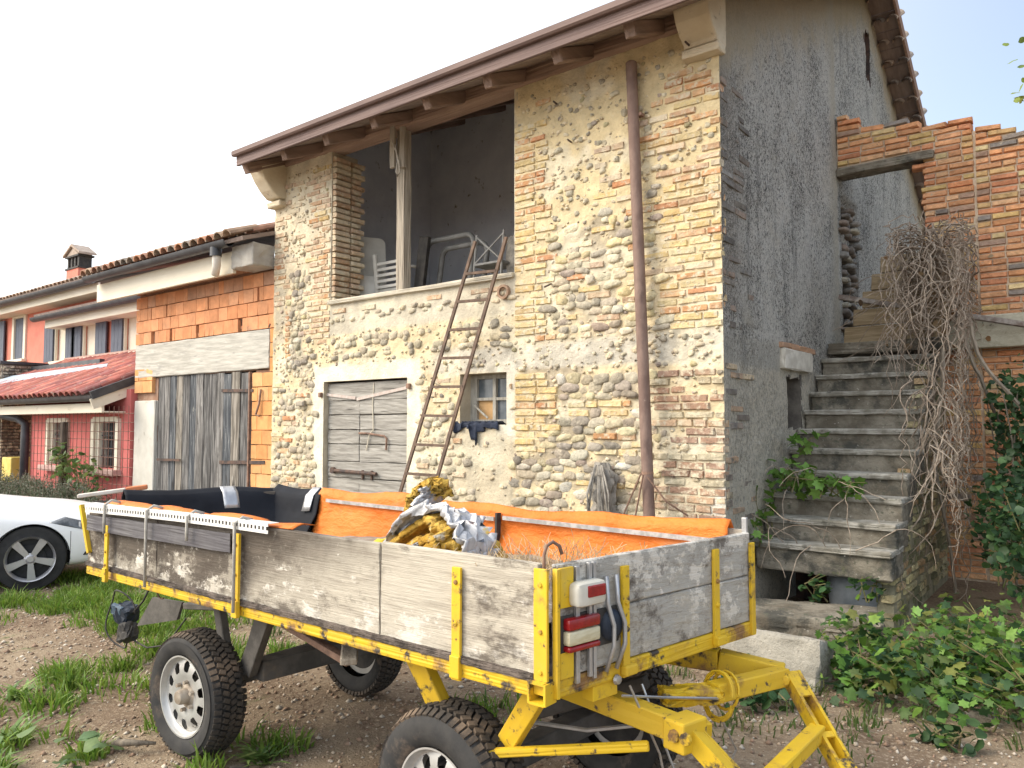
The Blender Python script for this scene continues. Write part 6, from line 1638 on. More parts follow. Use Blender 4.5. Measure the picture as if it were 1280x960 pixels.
# trellis, rose and hedge ---------------------------------------------------
tl = thing('wire_trellis', 'brown wire grid trellis standing before the barred windows of the pink lean-to', 'trellis', (-13.9, 5.7, 0))
M_WIRE = mat('rusty_wire', (.16, .085, .065), (.22, .12, .09), 20, rough=.8)
for i, x in enumerate(np.arange(-15.85, -11.9, .165)):
    m2 = MB(); m2.tube([(x, 5.70, .1), (x + random.uniform(-.01, .01), 5.70, 1.0), (x, 5.70, 1.96)], .0052, 4); m2.build('upright_wire', M_WIRE, tl)
for i, z in enumerate(np.arange(.16, 1.98, .14)):
    m2 = MB(); m2.tube([(-15.86, 5.708, z), (-13.9, 5.708, z + random.uniform(-.01, .01)), (-11.9, 5.708, z)], .0052, 4); m2.build('level_wire', M_WIRE, tl)
m2 = MB(); m2.rbox((-14.25, 5.64, .85), (.11, .09, 1.72), b=.01, jit=.008, n=6); m2.build('post', mat('dark_post', (.07, .055, .045), (.13, .10, .08), 12, (3, 3, .5), bump=.5), tl)
bramble('climbing_rose', 'loose climbing rose on the trellis post before the pink wall', 'rose', [((-13.6, 5.55, .95), (.7, .15, .35), 2), ((-13.0, 5.55, .75), (.5, .15, .3), 1.5), ((-14.1, 5.5, 1.1), (.35, .12, .3), 1)], 170, [(.11, .18, .05), (.16, .22, .07), (.09, .15, .05)], (.06, .11), OVAL, 30, base=(-13.8, 5.6))
hd = thing('rosemary_hedge', 'grey green rosemary hedge behind the white car', 'hedge', (-13.5, 5.0, 0))
mb = MB(); sm = MB()
for i in range(1500):
    x = random.uniform(-17.5, -11.6); y = 5.05 + random.gauss(0, .28)
    top = .62 + .22 * float(fbm(x * 1.6, 3.1, 3)) - .5 * abs(y - 5.05) + (-.25 if x > -12.3 else 0)
    z0 = random.uniform(0, .35)
    d = Vector((random.gauss(0, .35), random.gauss(0, .35), 1)).normalized(); L = max(.2, top - z0 + random.uniform(-.05, .25))
    p = Vector((x, y, z0))
    for k in range(10):
        q = p + d * L * (k + 1.5) / 11.5
        for _ in range(2):
            e = (Vector((random.gauss(0, 1), random.gauss(0, 1), random.gauss(.5, .5)))).normalized() * random.uniform(.04, .075)
            s = e.orthogonal().normalized() * .008
            c_ = jc(random.choice([(.075, .10, .055), (.10, .125, .075), (.055, .08, .045), (.13, .155, .10)]), .2)
            mb.add([q - s, q + s, q + e], [(0, 1, 2)], 0, (*c_, 1))
    sm.tube([p, p + d * L], [.006, .002], 3, caps=False)
sm.build('stems', M_BARK, hd, kind='stuff'); mb.build('needles', M_LEAF2, hd, kind='stuff', fix=False)

# ladder, pipe and the odds and ends against the barn ---------------------------
ld = thing('iron_ladder', 'thin rusty iron ladder leaning on the sill of the open hayloft', 'ladder', (-5.6, 5.3, 0))
M_LADR = mat('dark_rust', (.10, .07, .055), (.17, .115, .085), 14, rough=.85, bump=.4)
LF = Vector((-5.86, 5.20, .0)); LT = Vector((-5.13, 5.93, 3.56)); RF_ = Vector((-5.42, 5.22, .0)); RT = Vector((-4.72, 5.93, 3.54))
for a, b in ((LF, LT), (RF_, RT)):
    m2 = MB(); m2.beam(a, b, .034, .022, up=(0, 1, 0)); m2.build('stile', M_LADR, ld)
for k in range(1, 12):
    f = k / 12.0 * .985
    m2 = MB(); m2.beam(lerp(LF, LT, f), lerp(RF_, RT, f), .030, .026); m2.build('rung', M_LADR, ld)
pi_ = thing('rusty_pipe', 'tall rust brown steel pipe leaning upright against the barn front', 'pipe', (-3.05, 5.8, 0))
a = Vector((-3.05, 5.80, .0)); b = Vector((-3.285, 5.93, 4.90))
m2 = MB(); m2.tube([lerp(a, b, t_) for t_ in np.linspace(0, 1, 30)], .050, 16); m2.lathe([(.040, -.01), (.05, 0), (.040, .01)], b, b - a, 16)
m2.build('pipe_body', mat('pipe_rust', (.175, .115, .095), (.245, .17, .14), 9, (1, 1, .5), rough=.75, metal=.1, bump=.35, patches=(((.12, .08, .07), 4, .58, .72, (1, 1, .4)), ((.33, .25, .21), 14, .66, .76))), pi_, smooth=40)
m2 = MB(); m2.lathe([(.046, -.012), (.052, -.012), (.052, .012), (.046, .012)], lerp(a, b, .255), b - a, 16, close=True); m2.build('collar', M_RUST, pi_)
m2 = MB(); m2.rbox(lerp(a, b, .90) + Vector((.05, .03, 0)), (.06, .06, .03), b=.004); m2.build('bracket', M_RUST, pi_)
mb = MB()
for k, (p0, p1) in enumerate((((-3.12, 5.74, 1.25), (-3.62, 5.85, .35)), ((-3.10, 5.74, 1.24), (-3.38, 5.9, .3)), ((-3.06, 5.74, 1.22), (-2.80, 5.95, .9)))):
    a_ = Vector(p0); b_ = Vector(p1); mb.tube([a_, lerp(a_, b_, .5) + Vector((0, -.03, -.04)), b_], .008, 5)
tag(mb.build('guy_wires', M_RUST, None, kind='stuff'), 'rusty guy wires tied round the leaning pipe', 'wire')
rg = thing('rag_bundle', 'grey bundle of rags and rope hanging on the cobbled wall left of the pipe', 'rag bundle', (-3.60, 5.9, .85))
M_RAG = mat('grey_rag', (.19, .175, .155), (.30, .28, .25), 14, bump=.8, bsc=30, patches=(((.10, .09, .08), 9, .56, .7),))
m2 = MB(); P = np.zeros((24, 16, 3))
for i in range(24):
    f = i / 23; z = 1.32 - .78 * f; w_ = .055 + .13 * f ** .7 + .025 * math.sin(f * 9)
    for j in range(16):
        t_ = math.pi * j / 15; w2 = w_ * (1 + .9 * (abs(2 * float(fbm(j * .9, f * 7, 3)) - 1) - .2))
        P[i, j] = (-3.62 - math.cos(t_) * w2 + .05 * f, 5.96 - math.sin(t_) * w2 * .9, z)
m2.grid(P); m2.build('folds', M_RAG, rg, smooth=40)
mb = MB()
for i in range(9):
    x = -3.62 + random.gauss(0, .09); mb.tube([(x * .3 - 3.62 * .7, 5.86, 1.30), (x, 5.80 + random.uniform(-.02, .03), 1.05), (x + random.gauss(.03, .03), 5.79, random.uniform(.55, .8))], .010, 5)
mb.build('strings', M_RAG, rg, smooth=True, kind='stuff')
cl = MB(); P = np.zeros((40, 10, 3))
for i in range(40):
    x = -5.50 + .62 * i / 39
    hang = .05 + .05 * max(0, math.sin(i * .33)) + (.13 if 17 < i < 23 else 0)
    for j in range(10):
        f = j / 9
        if f < .5: p = (x, 6.14 - .32 * f, 1.672 + .018 * math.sin(i * 1.1 + j) + .01)
        else: p = (x + .02 * math.sin(i), 5.975 - .02 * math.sin(i * .9) * f, 1.675 - hang * (f - .5) * 2 + .01 * math.sin(i * 1.1))
        P[i, j] = p
cl.grid(P); o = cl.build('dark_cloth', mat('navy_cloth', (.020, .026, .045), (.04, .05, .08), 16, bump=.6, bsc=25), None, smooth=True)
o.modifiers.new('thick', 'SOLIDIFY').thickness = .012
tag(o, 'crumpled navy black cloth lying along the little window sill', 'cloth')
rp = MB(); rp.tube([(-6.42, 5.985, 5.05), (-6.43, 5.96, 4.92), (-6.36, 5.96, 4.80), (-6.31, 5.96, 4.66), (-6.30, 5.965, 4.54), (-6.33, 5.96, 4.50), (-6.36, 5.965, 4.56), (-6.33, 5.96, 4.68), (-6.37, 5.96, 4.88)], .010, 6)
tag(rp.build('rope_loop', mat('pale_rope', (.42, .38, .32), (.5, .46, .4), 50), None, smooth=True), 'pale rope loop hung on the hayloft post', 'rope')
# hayloft contents
M_PLAS = mat('old_white_plastic', (.50, .49, .45), (.58, .57, .53), 6, rough=.5, bump=.05)
def rounded_panel(name, label, cat, c, w, h, tilt, yaw, m, hole=None):
    mb = MB(); r_ = .08; pts = []
    for cx_, cz_, a0 in ((w / 2 - r_, h / 2 - r_, 0), (-w / 2 + r_, h / 2 - r_, 90), (-w / 2 + r_, -h / 2 + r_, 180), (w / 2 - r_, -h / 2 + r_, 270)):
        for k in range(5): a_ = R(a0 + 22.5 * k); pts.append(Vector((cx_ + r_ * math.cos(a_), 0, cz_ + r_ * math.sin(a_))))
    rot = Euler((R(tilt), 0, R(yaw))).to_matrix()
    mb.poly([rot @ p + Vector(c) for p in pts], rot @ Vector((0, .03, 0)))
    return tag(mb.build(name, m, None), label, cat)
rounded_panel('table_top', 'rounded white plastic table top leaning behind the brick jamb of the hayloft', 'table top', (-7.62, 6.62, 3.62), .55, 1.05, -8, 62, M_PLAS)
rounded_panel('table_top', 'lower white plastic table top propped beneath the leaning one in the hayloft', 'table top', (-7.52, 6.56, 3.33), .5, .55, -12, 50, M_PLAS)
pc = thing('plastic_chair', 'stacked white plastic chair with a slatted back behind the hayloft sill', 'chair', (-7.15, 6.7, 3.05))
for dx in (-.24, .24):
    m2 = MB(); m2.rbox((-7.15 + dx, 6.62, 3.45), (.055, .05, .80), Matrix.Rotation(.12, 3, 'X'), b=.012); m2.build('side_post', M_PLAS, pc)
for k in range(5):
    m2 = MB(); m2.beam((-7.39, 6.60, 3.42 + .075 * k), (-6.91, 6.60, 3.42 + .075 * k), .018, .035); m2.build('slat', M_PLAS, pc)
m2 = MB(); m2.rbox((-7.15, 6.85, 3.38), (.5, .46, .04), b=.012); m2.build('seat', M_PLAS, pc)
m2 = MB(); m2.tube([(-7.42, 6.60, 3.62), (-7.44, 6.75, 3.66), (-7.42, 7.0, 3.6)], .02, 6); m2.tube([(-6.88, 6.60, 3.62), (-6.86, 6.75, 3.66), (-6.88, 7.0, 3.6)], .02, 6); m2.build('armrests', M_PLAS, pc, kind='stuff')
for dx in (-.23, .23):
    for dy in (6.68, 7.05):
        m2 = MB(); m2.beam((-7.15 + dx, dy, 3.05), (-7.15 + dx, dy, 3.37), .04, .04); m2.build('leg', M_PLAS, pc)
M_DKPL = mat('grey_frame', (.17, .17, .165), (.24, .24, .235), 6, rough=.5)
fr_ = thing('window_frames', 'grey rounded frames stacked leaning in the middle of the hayloft', 'frames', (-6.4, 6.9, 3.05))
for k, (cx_, w_, h_) in enumerate(((-6.45, .80, .95), (-6.30, .75, .85))):
    y_ = 6.85 + .10 * k; r_ = .12; pts = []
    for ccx, ccz, a0 in ((w_ / 2 - r_, h_ - r_, 0), (-w_ / 2 + r_, h_ - r_, 90)):
        for q in range(5): a_ = R(a0 + 22.5 * q); pts.append((cx_ + ccx + r_ * math.cos(a_), y_ + .12, 3.05 + ccz + r_ * math.sin(a_)))
    pts = [(cx_ + w_ / 2, y_, 3.05)] + pts + [(cx_ - w_ / 2, y_, 3.05)]
    m2 = MB(); m2.tube(pts, .035, 8); m2.build('frame', M_DKPL, fr_, smooth=True)
m2 = MB(); m2.rbox((-6.78, 6.8, 3.55), (.16, .06, .95), Matrix.Rotation(.15, 3, 'Y'), b=.01); m2.build('dark_board', M_BLK, fr_)
mc = thing('metal_chair', 'grey tubular metal chair behind the top of the iron ladder', 'chair', (-5.5, 6.7, 3.05))
for dx in (-.2, .2):
    m2 = MB(); m2.tube([(-5.5 + dx, 6.55, 3.05), (-5.5 + dx, 6.58, 3.5), (-5.5 + dx, 6.62, 3.85)], .014, 6); m2.build('back_tube', M_DKPL, mc)
    m2 = MB(); m2.tube([(-5.5 + dx, 6.95, 3.05), (-5.5 + dx, 6.9, 3.48), (-5.5 + dx, 6.58, 3.48)], .014, 6); m2.build('front_tube', M_DKPL, mc)
m2 = MB(); m2.tube([(-5.7, 6.58, 3.50), (-5.3, 6.62, 3.82)], .012, 6); m2.tube([(-5.3, 6.58, 3.50), (-5.7, 6.62, 3.82)], .012, 6); m2.build('cross_tubes', M_DKPL, mc, kind='stuff')
m2 = MB(); m2.rbox((-5.5, 6.75, 3.49), (.42, .36, .03), b=.01); m2.build('seat', M_DKPL, mc)
m2 = MB(); m2.rbox((-5.15, 6.9, 3.42), (.35, .4, .74), b=.03, jit=.02, n=3); tag(m2.build('dark_sack', M_RAG, None), 'dark sack standing in the right corner of the hayloft', 'sack')

# ------------------------------------------------------------------ white car
car = bpy.data.objects.new('parked_car', None); COL.objects.link(car)
tag(car, 'white car parked at the left with its nose towards the trailer tail', 'car')
hv = Vector((.385, .923, 0)).normalized(); lat = Vector((hv.y, -hv.x, 0))     # lat points to the car's right side
WC = Vector((-8.60, 3.13, 0))
car.matrix_world = Matrix(((hv.x, -lat.x, 0, WC.x), (hv.y, -lat.y, 0, WC.y), (0, 0, 1, .0), (0, 0, 0, 1))) @ Matrix.Scale(.955, 4)
M_CARP = mat('white_car_paint', (.86, .865, .87), (.87, .875, .88), 1, rough=.3, bump=0, spec=.35)
M_CARP.node_tree.nodes['Principled BSDF'].inputs['Coat Weight'].default_value = .2
M_CGL = mat('car_glass', (.02, .024, .028), (.03, .034, .04), 2, rough=.05, bump=0, spec=.8)
M_CPL = mat('car_black_plastic', (.02, .02, .022), (.03, .03, .032), 20, rough=.55, bump=.05)
# local frame: x forward from the front axle, y to the left side, right body side at y = +.10 .. centre line y = .90 (body half width .90)
YC = .80; HW = .90
secs = [  # x, z under, z sill, z waist, z top, half width at waist, half width top
    (.80, .30, .34, .54, .63, .50, .34), (.76, .22, .32, .58, .70, .66, .50), (.66, .19, .30, .62, .755, .785, .58), (.48, .18, .28, .65, .81, .855, .62), (.22, .18, .26, .68, .85, .885, .66), (0, .18, .25, .70, .865, .895, .69),
    (-.35, .18, .24, .74, .915, .90, .72), (-.70, .18, .24, .78, .97, .90, .72), (-.95, .18, .24, .80, 1.10, .90, .66), (-1.35, .18, .24, .82, 1.32, .90, .58), (-1.75, .18, .24, .83, 1.42, .90, .55), (-2.4, .18, .24, .85, 1.44, .90, .55), (-2.9, .18, .24, .87, 1.38, .90, .56), (-3.3, .20, .26, .89, 1.20, .885, .60), (-3.6, .24, .30, .90, 1.02, .85, .62), (-3.75, .32, .36, .80, .92, .76, .58)]
def ring(s):
    x, zu, zs_, zw, zt_, hw, ht = s; pts = []
    half = [(hw * .86, zu), (hw * .97, zs_), (hw * .995, zs_ + (zw - zs_) * .3), (hw * 1.0, zs_ + (zw - zs_) * .62), (hw * .985, zw), (hw * .93, zw + (zt_ - zw) * .30), (ht + (hw - ht) * .32, zw + (zt_ - zw) * .78), (ht, zt_ - .012), (ht * .6, zt_), (0, zt_ + .012)]
    for y, z in half: pts.append((x, YC - y, z))
    for y, z in reversed(half[:-1]): pts.append((x, YC + y, z))
    return pts
mb = MB(); rings = [ring(s) for s in secs]; m_ = len(rings[0])
for r_ in rings: mb.v += r_; mb.c += [(1, 1, 1, 1)] * m_
for i in range(len(rings) - 1):
    for j in range(m_): mb.f.append((i * m_ + j, i * m_ + (j + 1) % m_, (i + 1) * m_ + (j + 1) % m_, (i + 1) * m_ + j)); mb.mi.append(0)
mb.f.append(tuple(range(m_))); mb.f.append(tuple(reversed(range((len(rings) - 1) * m_, len(rings) * m_)))); mb.mi += [0, 0]
body = mb.build('body', M_CARP, None, smooth=True); body.parent = car
s_ = body.modifiers.new('sub', 'SUBSURF'); s_.levels = 2; s_.render_levels = 2
cut = MB()
for xw in (0, -2.74): cut.lathe([(0, -.05), (.362, -.05), (.362, .34), (0, .34)], (xw, -.10, .335), (0, 1, 0), 48); cut.lathe([(0, -.05), (.385, -.05), (.385, .34), (0, .34)], (xw, 1.41, .335), (0, 1, 0), 48)
cutter = cut.build('arch_cutter', M_CPL, None); cutter.parent = car
bm_ = body.modifiers.new('arch', 'BOOLEAN'); bm_.object = cutter; bm_.operation = 'DIFFERENCE'; bm_.solver = 'EXACT'
dg = bpy.context.evaluated_depsgraph_get()
me2 = bpy.data.meshes.new_from_object(body.evaluated_get(dg)); body.modifiers.clear(); body.data = me2
bpy.data.objects.remove(cutter)
if M_CPL.name not in [m.name for m in me2.materials if m]: me2.materials.append(M_CPL)
me2.polygons.foreach_set('use_smooth', [True] * len(me2.polygons)); me2.set_sharp_from_angle(angle=R(40))
def cpart(mb, name, m, smooth=False):
    o = mb.build(name, m, None, smooth=smooth); o.parent = car; return o
def cwheel(x, y, sgn):
    w = bpy.data.objects.new('wheel', None); COL.objects.link(w); w.parent = car; w.location = (x, y, .335); w.rotation_euler = (0, random.uniform(0, 1), 0 if sgn > 0 else math.pi)
    for nm, me in CW:
        o = bpy.data.objects.new(nm, me); COL.objects.link(o); o.parent = w
CW = []
t_ = MB(); t_.lathe([(.232, -.02), (.245, -.006), (.29, -.006), (.322, .0), (.335, .03), (.335, .17), (.32, .2), (.24, .2)], (0, 0, 0), (0, 1, 0), 56); CW.append(('tyre', t_.mesh('tyre', mat('car_tyre', (.022, .022, .023), (.034, .034, .034), 9, rough=.8, bump=.1), 50)))
t_ = MB(); t_.lathe([(.205, .03), (.222, .0), (.236, -.012), (.240, .0), (.236, .02)], (0, 0, 0), (0, 1, 0), 56); t_.lathe([(.0, -.012), (.03, -.012), (.04, .0), (.06, .012), (.06, .04)], (0, 0, 0), (0, 1, 0), 24)
for k in range(5):
    a_ = 2 * math.pi * k / 5; d_ = Vector((math.cos(a_), 0, math.sin(a_))); q = Vector((-math.sin(a_), 0, math.cos(a_)))
    t_.poly([d_ * .035 + q * .024 + Vector((0, .004, 0)), d_ * .222 + q * .040 + Vector((0, .0, 0)), d_ * .222 - q * .040 + Vector((0, .0, 0)), d_ * .035 - q * .024 + Vector((0, .004, 0))], (0, .03, 0))
CW.append(('rim', t_.mesh('rim', mat('grey_alloy', (.42, .42, .44), (.50, .50, .52), 5, rough=.35, metal=.7, bump=0), 40)))
t_ = MB(); t_.lathe([(0, .07), (.21, .07), (.22, .03)], (0, 0, 0), (0, 1, 0), 40); t_.lathe([(.06, .05), (.14, .05), (.14, .065)], (0, 0, 0), (0, 1, 0), 30); CW.append(('brake_disc', t_.mesh('brake_disc', M_CPL)))
cwheel(0, -.075, 1); cwheel(-2.74, -.075, 1); cwheel(0, 1.675, -1); cwheel(-2.74, 1.675, -1)
# lamps, bumper details, windows laid on the body surface
bvh = None
from mathutils.bvhtree import BVHTree
bvh = BVHTree.FromPolygons([v.co.copy() for v in body.data.vertices], [tuple(p.vertices) for p in body.data.polygons])
def on_body(x, z, off=.004, from_front=False, y=None):
    if from_front: h = bvh.ray_cast(Vector((2, y, z)), Vector((-1, 0, 0)))
    else: h = bvh.ray_cast(Vector((x, -2, z)), Vector((0, 1, 0)))
    return None if h[0] is None else h[0] + h[1] * off
def decal(poly_xz, name, m, off=.005, n=10, front=False):
    """patch that follows the body side; poly_xz is a quad (x or y, z)"""
    A, B, C_, D = [Vector((p[0], p[1], 0)) for p in poly_xz]; P = np.zeros((n + 1, n + 1, 3))
    for i in range(n + 1):
        for j in range(n + 1):
            u, v_ = i / n, j / n
            p = A * (1 - u) * (1 - v_) + B * u * (1 - v_) + C_ * u * v_ + D * (1 - u) * v_
            h = on_body(p.x, p.y, off) if not front else on_body(0, p.y, off, True, p.x)
            if h is None: h = Vector((p.x, YC - .7, p.y)) if not front else Vector((.7, p.x, p.y))
            P[i, j] = h
    mb = MB(); mb.grid(P); o = cpart(mb, name, m, True); s = o.modifiers.new('thick', 'SOLIDIFY'); s.thickness = .012; s.offset = -1
    return o
M_HLAMP = mat('headlamp_glass', (.05, .055, .06), (.16, .17, .18), 9, rough=.06, bump=0, spec=.8)
hl_ = decal([(.16, .70), (.64, .56), (.62, .645), (.30, .745)], 'headlight', M_HLAMP)
m2 = MB(); m2.rbox((.47, 0, 0), (.014, .012, .06), b=.003)
hp_ = on_body(.44, .655, .008)
o = MB(); o.rbox(hp_, (.018, .008, .07), b=.003); q_ = o.build('lamp_strip', mat('lamp_white', (.7, .7, .7), None, rough=.2), None); q_.parent = hl_
decal([(.48, .335), (.735, .335), (.73, .375), (.50, .37)], 'fog_slot', M_CPL)
decal([(-2.62, .93), (-.80, .95), (-1.28, 1.28), (-2.5, 1.34)], 'side_window', M_CGL)
decal([(.40, .43), (1.2, .43), (1.2, .60), (.40, .60)], 'grille', M_CPL, front=True)
decal([(.30, .25), (1.3, .25), (1.25, .36), (.35, .36)], 'lower_intake', M_CPL, front=True)
mb = MB(); mb.tube([on_body(.36, z_, .001) or Vector((.4, .0, z_)) for z_ in (.30, .38, .46, .54, .60)], .0025, 4); cpart(mb, 'bumper_seam', M_CPL)
mb = MB(); mb.lathe([(.372, -.012), (.392, -.014), (.400, .0), (.392, .02)], (0, -.10, .335), (0, 1, 0), 48); 
m2 = MB(); m2.tube([(-.9, .3, .98), (-.88, .32, 1.02)], .006, 5)
mir = MB(); mir.rbox((-.92, -.17, 1.0), (.14, .20, .14), b=.04, n=2); cpart(mir, 'wing_mirror', M_CARP, True)
mb = MB(); mb.box((-1.4, YC, .30), (4.0, 1.3, .12)); cpart(mb, 'underbody', M_CPL)
# ------------------------------------------------------------------ gravel, grass and weeds
mb_v = []; mb_f = []; mb_c = []
def scatter_pebbles(n, xr, yr, smin, smax, dens=None):
    V = []; F = []; C_ = []; off = 0
    base = np.array([(1, 0, 0), (.3, .95, 0), (-.8, .6, 0), (-.8, -.6, 0), (.3, -.95, 0), (.1, .1, .75), (0, 0, -.5)])
    fs = [(i, (i + 1) % 5, 5) for i in range(5)] + [((i + 1) % 5, i, 6) for i in range(5)]
    x = rng.uniform(*xr, n); y = rng.uniform(*yr, n)
    if dens is not None:
        k = rng.random(n) < dens(x, y); x = x[k]; y = y[k]
    z = ground_z(x, y); s = smin * (smax / smin) ** (rng.random(len(x)) ** 2.2)
    pal = np.array([(.40, .33, .25), (.47, .40, .32), (.33, .24, .17), (.29, .19, .13), (.54, .48, .40), (.25, .17, .12), (.37, .28, .20)])
    for i in range(len(x)):
        a = rng.random() * 6.28; ca, sa = math.cos(a), math.sin(a); sc = s[i] * rng.uniform(.6, 1.3, 3)
        p = base * sc * (1 + rng.uniform(-.2, .2, (7, 1)))
        q = np.c_[p[:, 0] * ca - p[:, 1] * sa + x[i], p[:, 0] * sa + p[:, 1] * ca + y[i], p[:, 2] + z[i] + s[i] * .15]
        V.append(q); F += [tuple(v + off for v in f) for f in fs]; off += 7
        C_.append(np.tile([*(pal[rng.integers(7)] * rng.uniform(.75, 1.2)), 1.0], (7, 1)))
    return V, F, C_
V, F, Cc = scatter_pebbles(20000, (-8.5, .6), (.6, 5.6), .006, .022)
me = bpy.data.meshes.new('gravel'); me.from_pydata(np.vstack(V).tolist(), [], F)
ca = me.color_attributes.new('Col', 'FLOAT_COLOR', 'POINT'); ca.data.foreach_set('color', np.vstack(Cc).astype(np.float32).ravel())
me.materials.append(mat('pebble', (1, 1, 1), src='attr', sc=40, val=.2, rough=.9, bump=.2))
me.polygons.foreach_set('use_smooth', [True] * len(me.polygons))
o = bpy.data.objects.new('gravel', me); COL.objects.link(o); tag(o, 'loose brown and grey gravel over the bare earth of the yard', 'gravel', kind='stuff')
def grass(name, label, spots, n, hgt, pal, width=.006, spread=1):
    mb = MB()
    for (x, y, r_, w_) in spots:
        for _ in range(int(n * w_)):
            a = random.uniform(0, 6.28); q = r_ * math.sqrt(random.random()) * spread
            px_, py_ = x + q * math.cos(a), y + q * math.sin(a)
            z0 = float(ground_z(px_, py_)) - .01
            h = hgt * random.uniform(.45, 1.15) * (1 - .45 * (q / max(r_, .01)) ** 2)
            lean = Vector((math.cos(a) * .3 + random.gauss(0, .35), math.sin(a) * .3 + random.gauss(0, .35), 0)) * h
            s = Vector((random.gauss(0, 1), random.gauss(0, 1), 0)).normalized() * width * random.uniform(.6, 1.3)
            b = Vector((px_, py_, z0)); m = b + lean * .35 + Vector((0, 0, h * .6)); t = b + lean + Vector((0, 0, h * random.uniform(.75, 1)))
            c_ = (*jc(random.choice(pal), .22, .1), 1)
            mb.add([b - s, b + s, m + s * .8, m - s * .8, t], [(0, 1, 2, 3), (3, 2, 4)], 0, c_)
    return tag(mb.build(name, M_LEAF2, None, kind='stuff', fix=False), label, 'grass')
GRS = [(.14, .25, .03), (.18, .30, .04), (.11, .20, .03), (.22, .30, .06), (.17, .24, .05)]
spots = []
for _ in range(150):      # strip between the car and the trailer
    x = random.uniform(-9.3, -4.7); y = random.uniform(2.2, 4.9)
    if x < -7.6 and y < 3.5 and random.random() < .5: continue
    d = float(fbm(x * .8 + 4, y * .8, 3))
    if d < .42: continue
    spots.append((x, y, random.uniform(.08, .28), random.uniform(.5, 1.3)))
for _ in range(46): spots.append((random.uniform(-7.9, -5.2), random.uniform(2.9, 4.3), random.uniform(.12, .3), random.uniform(.7, 1.3)))
for _ in range(36):       # scattered tufts in the left foreground
    x = random.uniform(-5.4, -2.9); y = random.uniform(.7, 2.4); spots.append((x, y, random.uniform(.04, .13), random.uniform(.15, .6)))
for p in ((-4.55, 1.55, .13, 1.0), (-4.15, 1.35, .12, .8), (-4.9, 1.9, .16, 1.0), (-4.05, 1.75, .1, .6), (-5.1, 1.55, .2, 1.2), (-5.35, 2.2, .2, 1.2), (-3.45, 2.02, .10, .5), (-3.35, 2.45, .10, .5), (-4.3, 2.3, .1, .5), (-2.95, 3.3, .2, .9), (-2.75, 3.5, .2, .7), (-3.55, 1.35, .08, .4), (-4.75, 1.15, .12, .7)): spots.append(p)
grass('grass', 'bright green grass tufts growing over the yard between car and trailer', spots, 130, .15, GRS)
spots = [(random.uniform(-7, -.6), random.uniform(3.3, 5.7), random.uniform(.06, .22), random.uniform(.2, .7)) for _ in range(60)]
spots += [(random.uniform(-1.5, .4), random.uniform(4.3, 5.2), random.uniform(.06, .15), random.uniform(.15, .4)) for _ in range(16)]
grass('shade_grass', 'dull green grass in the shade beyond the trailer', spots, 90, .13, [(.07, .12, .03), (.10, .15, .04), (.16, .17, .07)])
def strap_tuft(x, y, r_, n, lab, pal):
    """a clump of broad strap leaves"""
    mb = MB()
    for _ in range(n):
        a = random.uniform(0, 6.28); L = random.uniform(.10, .22); d = Vector((math.cos(a), math.sin(a), 0)); s = Vector((-d.y, d.x, 0)) * random.uniform(.007, .012)
        b = Vector((x + random.gauss(0, r_ * .25), y + random.gauss(0, r_ * .25), float(ground_z(x, y)) - .01)); up = random.uniform(.5, 1.1)
        pts = [b + d * L * f * (.35 + .5 * f) + Vector((0, 0, L * up * (f - .45 * f * f))) for f in (0, .35, .7, 1)]
        c_ = (*jc(random.choice(pal), .2, .1), 1)
        mb.add([pts[0] - s * .6, pts[0] + s * .6, pts[1] + s, pts[1] - s, pts[2] + s * .8, pts[2] - s * .8, pts[3]], [(0, 1, 2, 3), (3, 2, 4, 5), (5, 4, 6)], 0, c_)
    tag(mb.build('strap_leaf_tuft', M_LEAF2, None, kind=None, fix=False), lab, 'plant', 'strap leaved tufts on the yard')
STR = [(.17, .27, .06), (.22, .32, .09), (.13, .22, .05)]
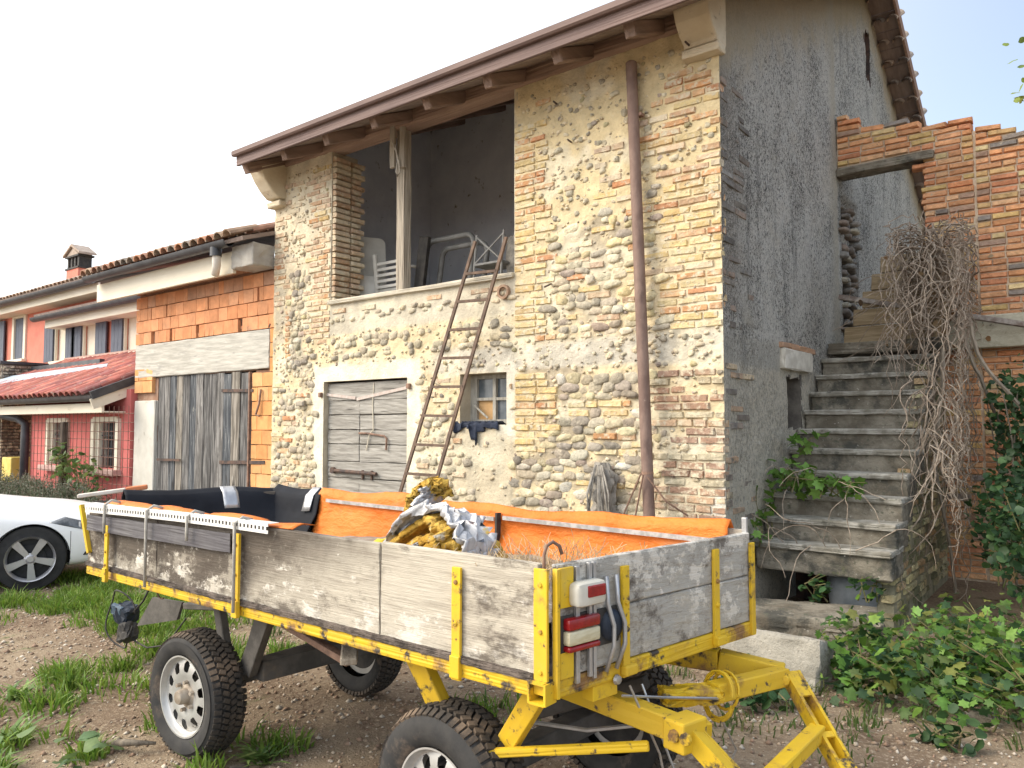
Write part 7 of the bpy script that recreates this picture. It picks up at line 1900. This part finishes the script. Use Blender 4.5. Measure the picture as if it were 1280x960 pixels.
for (x, y, r_, n, lab) in ((-4.62, 1.62, .16, 46, 'strap leaved tuft with pale leaf tips below the grass at the left'), (-4.22, 1.42, .14, 36, 'strap leaved tuft left of the rear trailer wheel'), (-4.95, 1.42, .16, 40, 'strap leaved tuft at the left frame edge'), (-3.35, 2.30, .11, 50, 'lush tuft beside the rear wheel strut'), (-5.25, 1.85, .15, 40, 'strap leaved tuft behind the one at the left frame edge')):
    strap_tuft(x, y, r_, n, lab, STR)
for (x, y, r_, nl, lab) in ((-3.72, 1.58, .14, 26, 'flat broad leaved weed just in front of the rear trailer wheel'), (-4.05, 1.30, .15, 24, 'flat broad leaved weed at the bottom frame edge')):
    bramble('yard_weed', lab, 'weed', [((x, y, .02), (r_, r_, .03), 1)], nl, [(.12, .19, .07), (.10, .16, .06)], (.05, .09), OVAL, 2, 'weeds on the yard', base=(x, y), tilt=.25)
sk = MB(); sk.tube([(-2.95, 2.0, .03), (-2.7, 2.1, .05), (-2.45, 2.35, .07), (-2.25, 2.5, .16), (-2.15, 2.6, .22)], [.009, .010, .009, .007, .004], 6)
tag(sk.build('dry_branch', M_VINE, None, smooth=True), 'dry bent branch lying on the earth between the trailer wheels', 'branch')
sk = MB(); sk.tube([(-4.1, 1.85, .03), (-3.95, 1.9, .06), (-3.85, 2.0, .05)], [.02, .018, .008], 6); tag(sk.build('wood_stub', M_BARK, None, smooth=True), 'short weathered wood stub on the grass left of the rear wheel', 'stick')
for k, (x, y, s, lab) in enumerate(((-1.9, 4.85, .17, 'white chunk of rubble lying beside the tilted slab'), (-3.3, 2.12, .06, 'pale flat stone beside the strut of the rear wheel'), (-3.18, 2.05, .05, 'small white stone under the trailer side'), (-.62, 5.02, .09, 'grey stone half hidden in the front of the hop bush'))):
    m2 = MB(); m2.rbox((x, y, s * .3), (s * 1.5, s, s * .7), Euler((0, .1, k)).to_matrix(), b=s * .2, jit=s * .08, n=3); tag(m2.build('stone', M_STEP if k == 3 else M_TREAD, None, smooth=50), lab, 'stone')
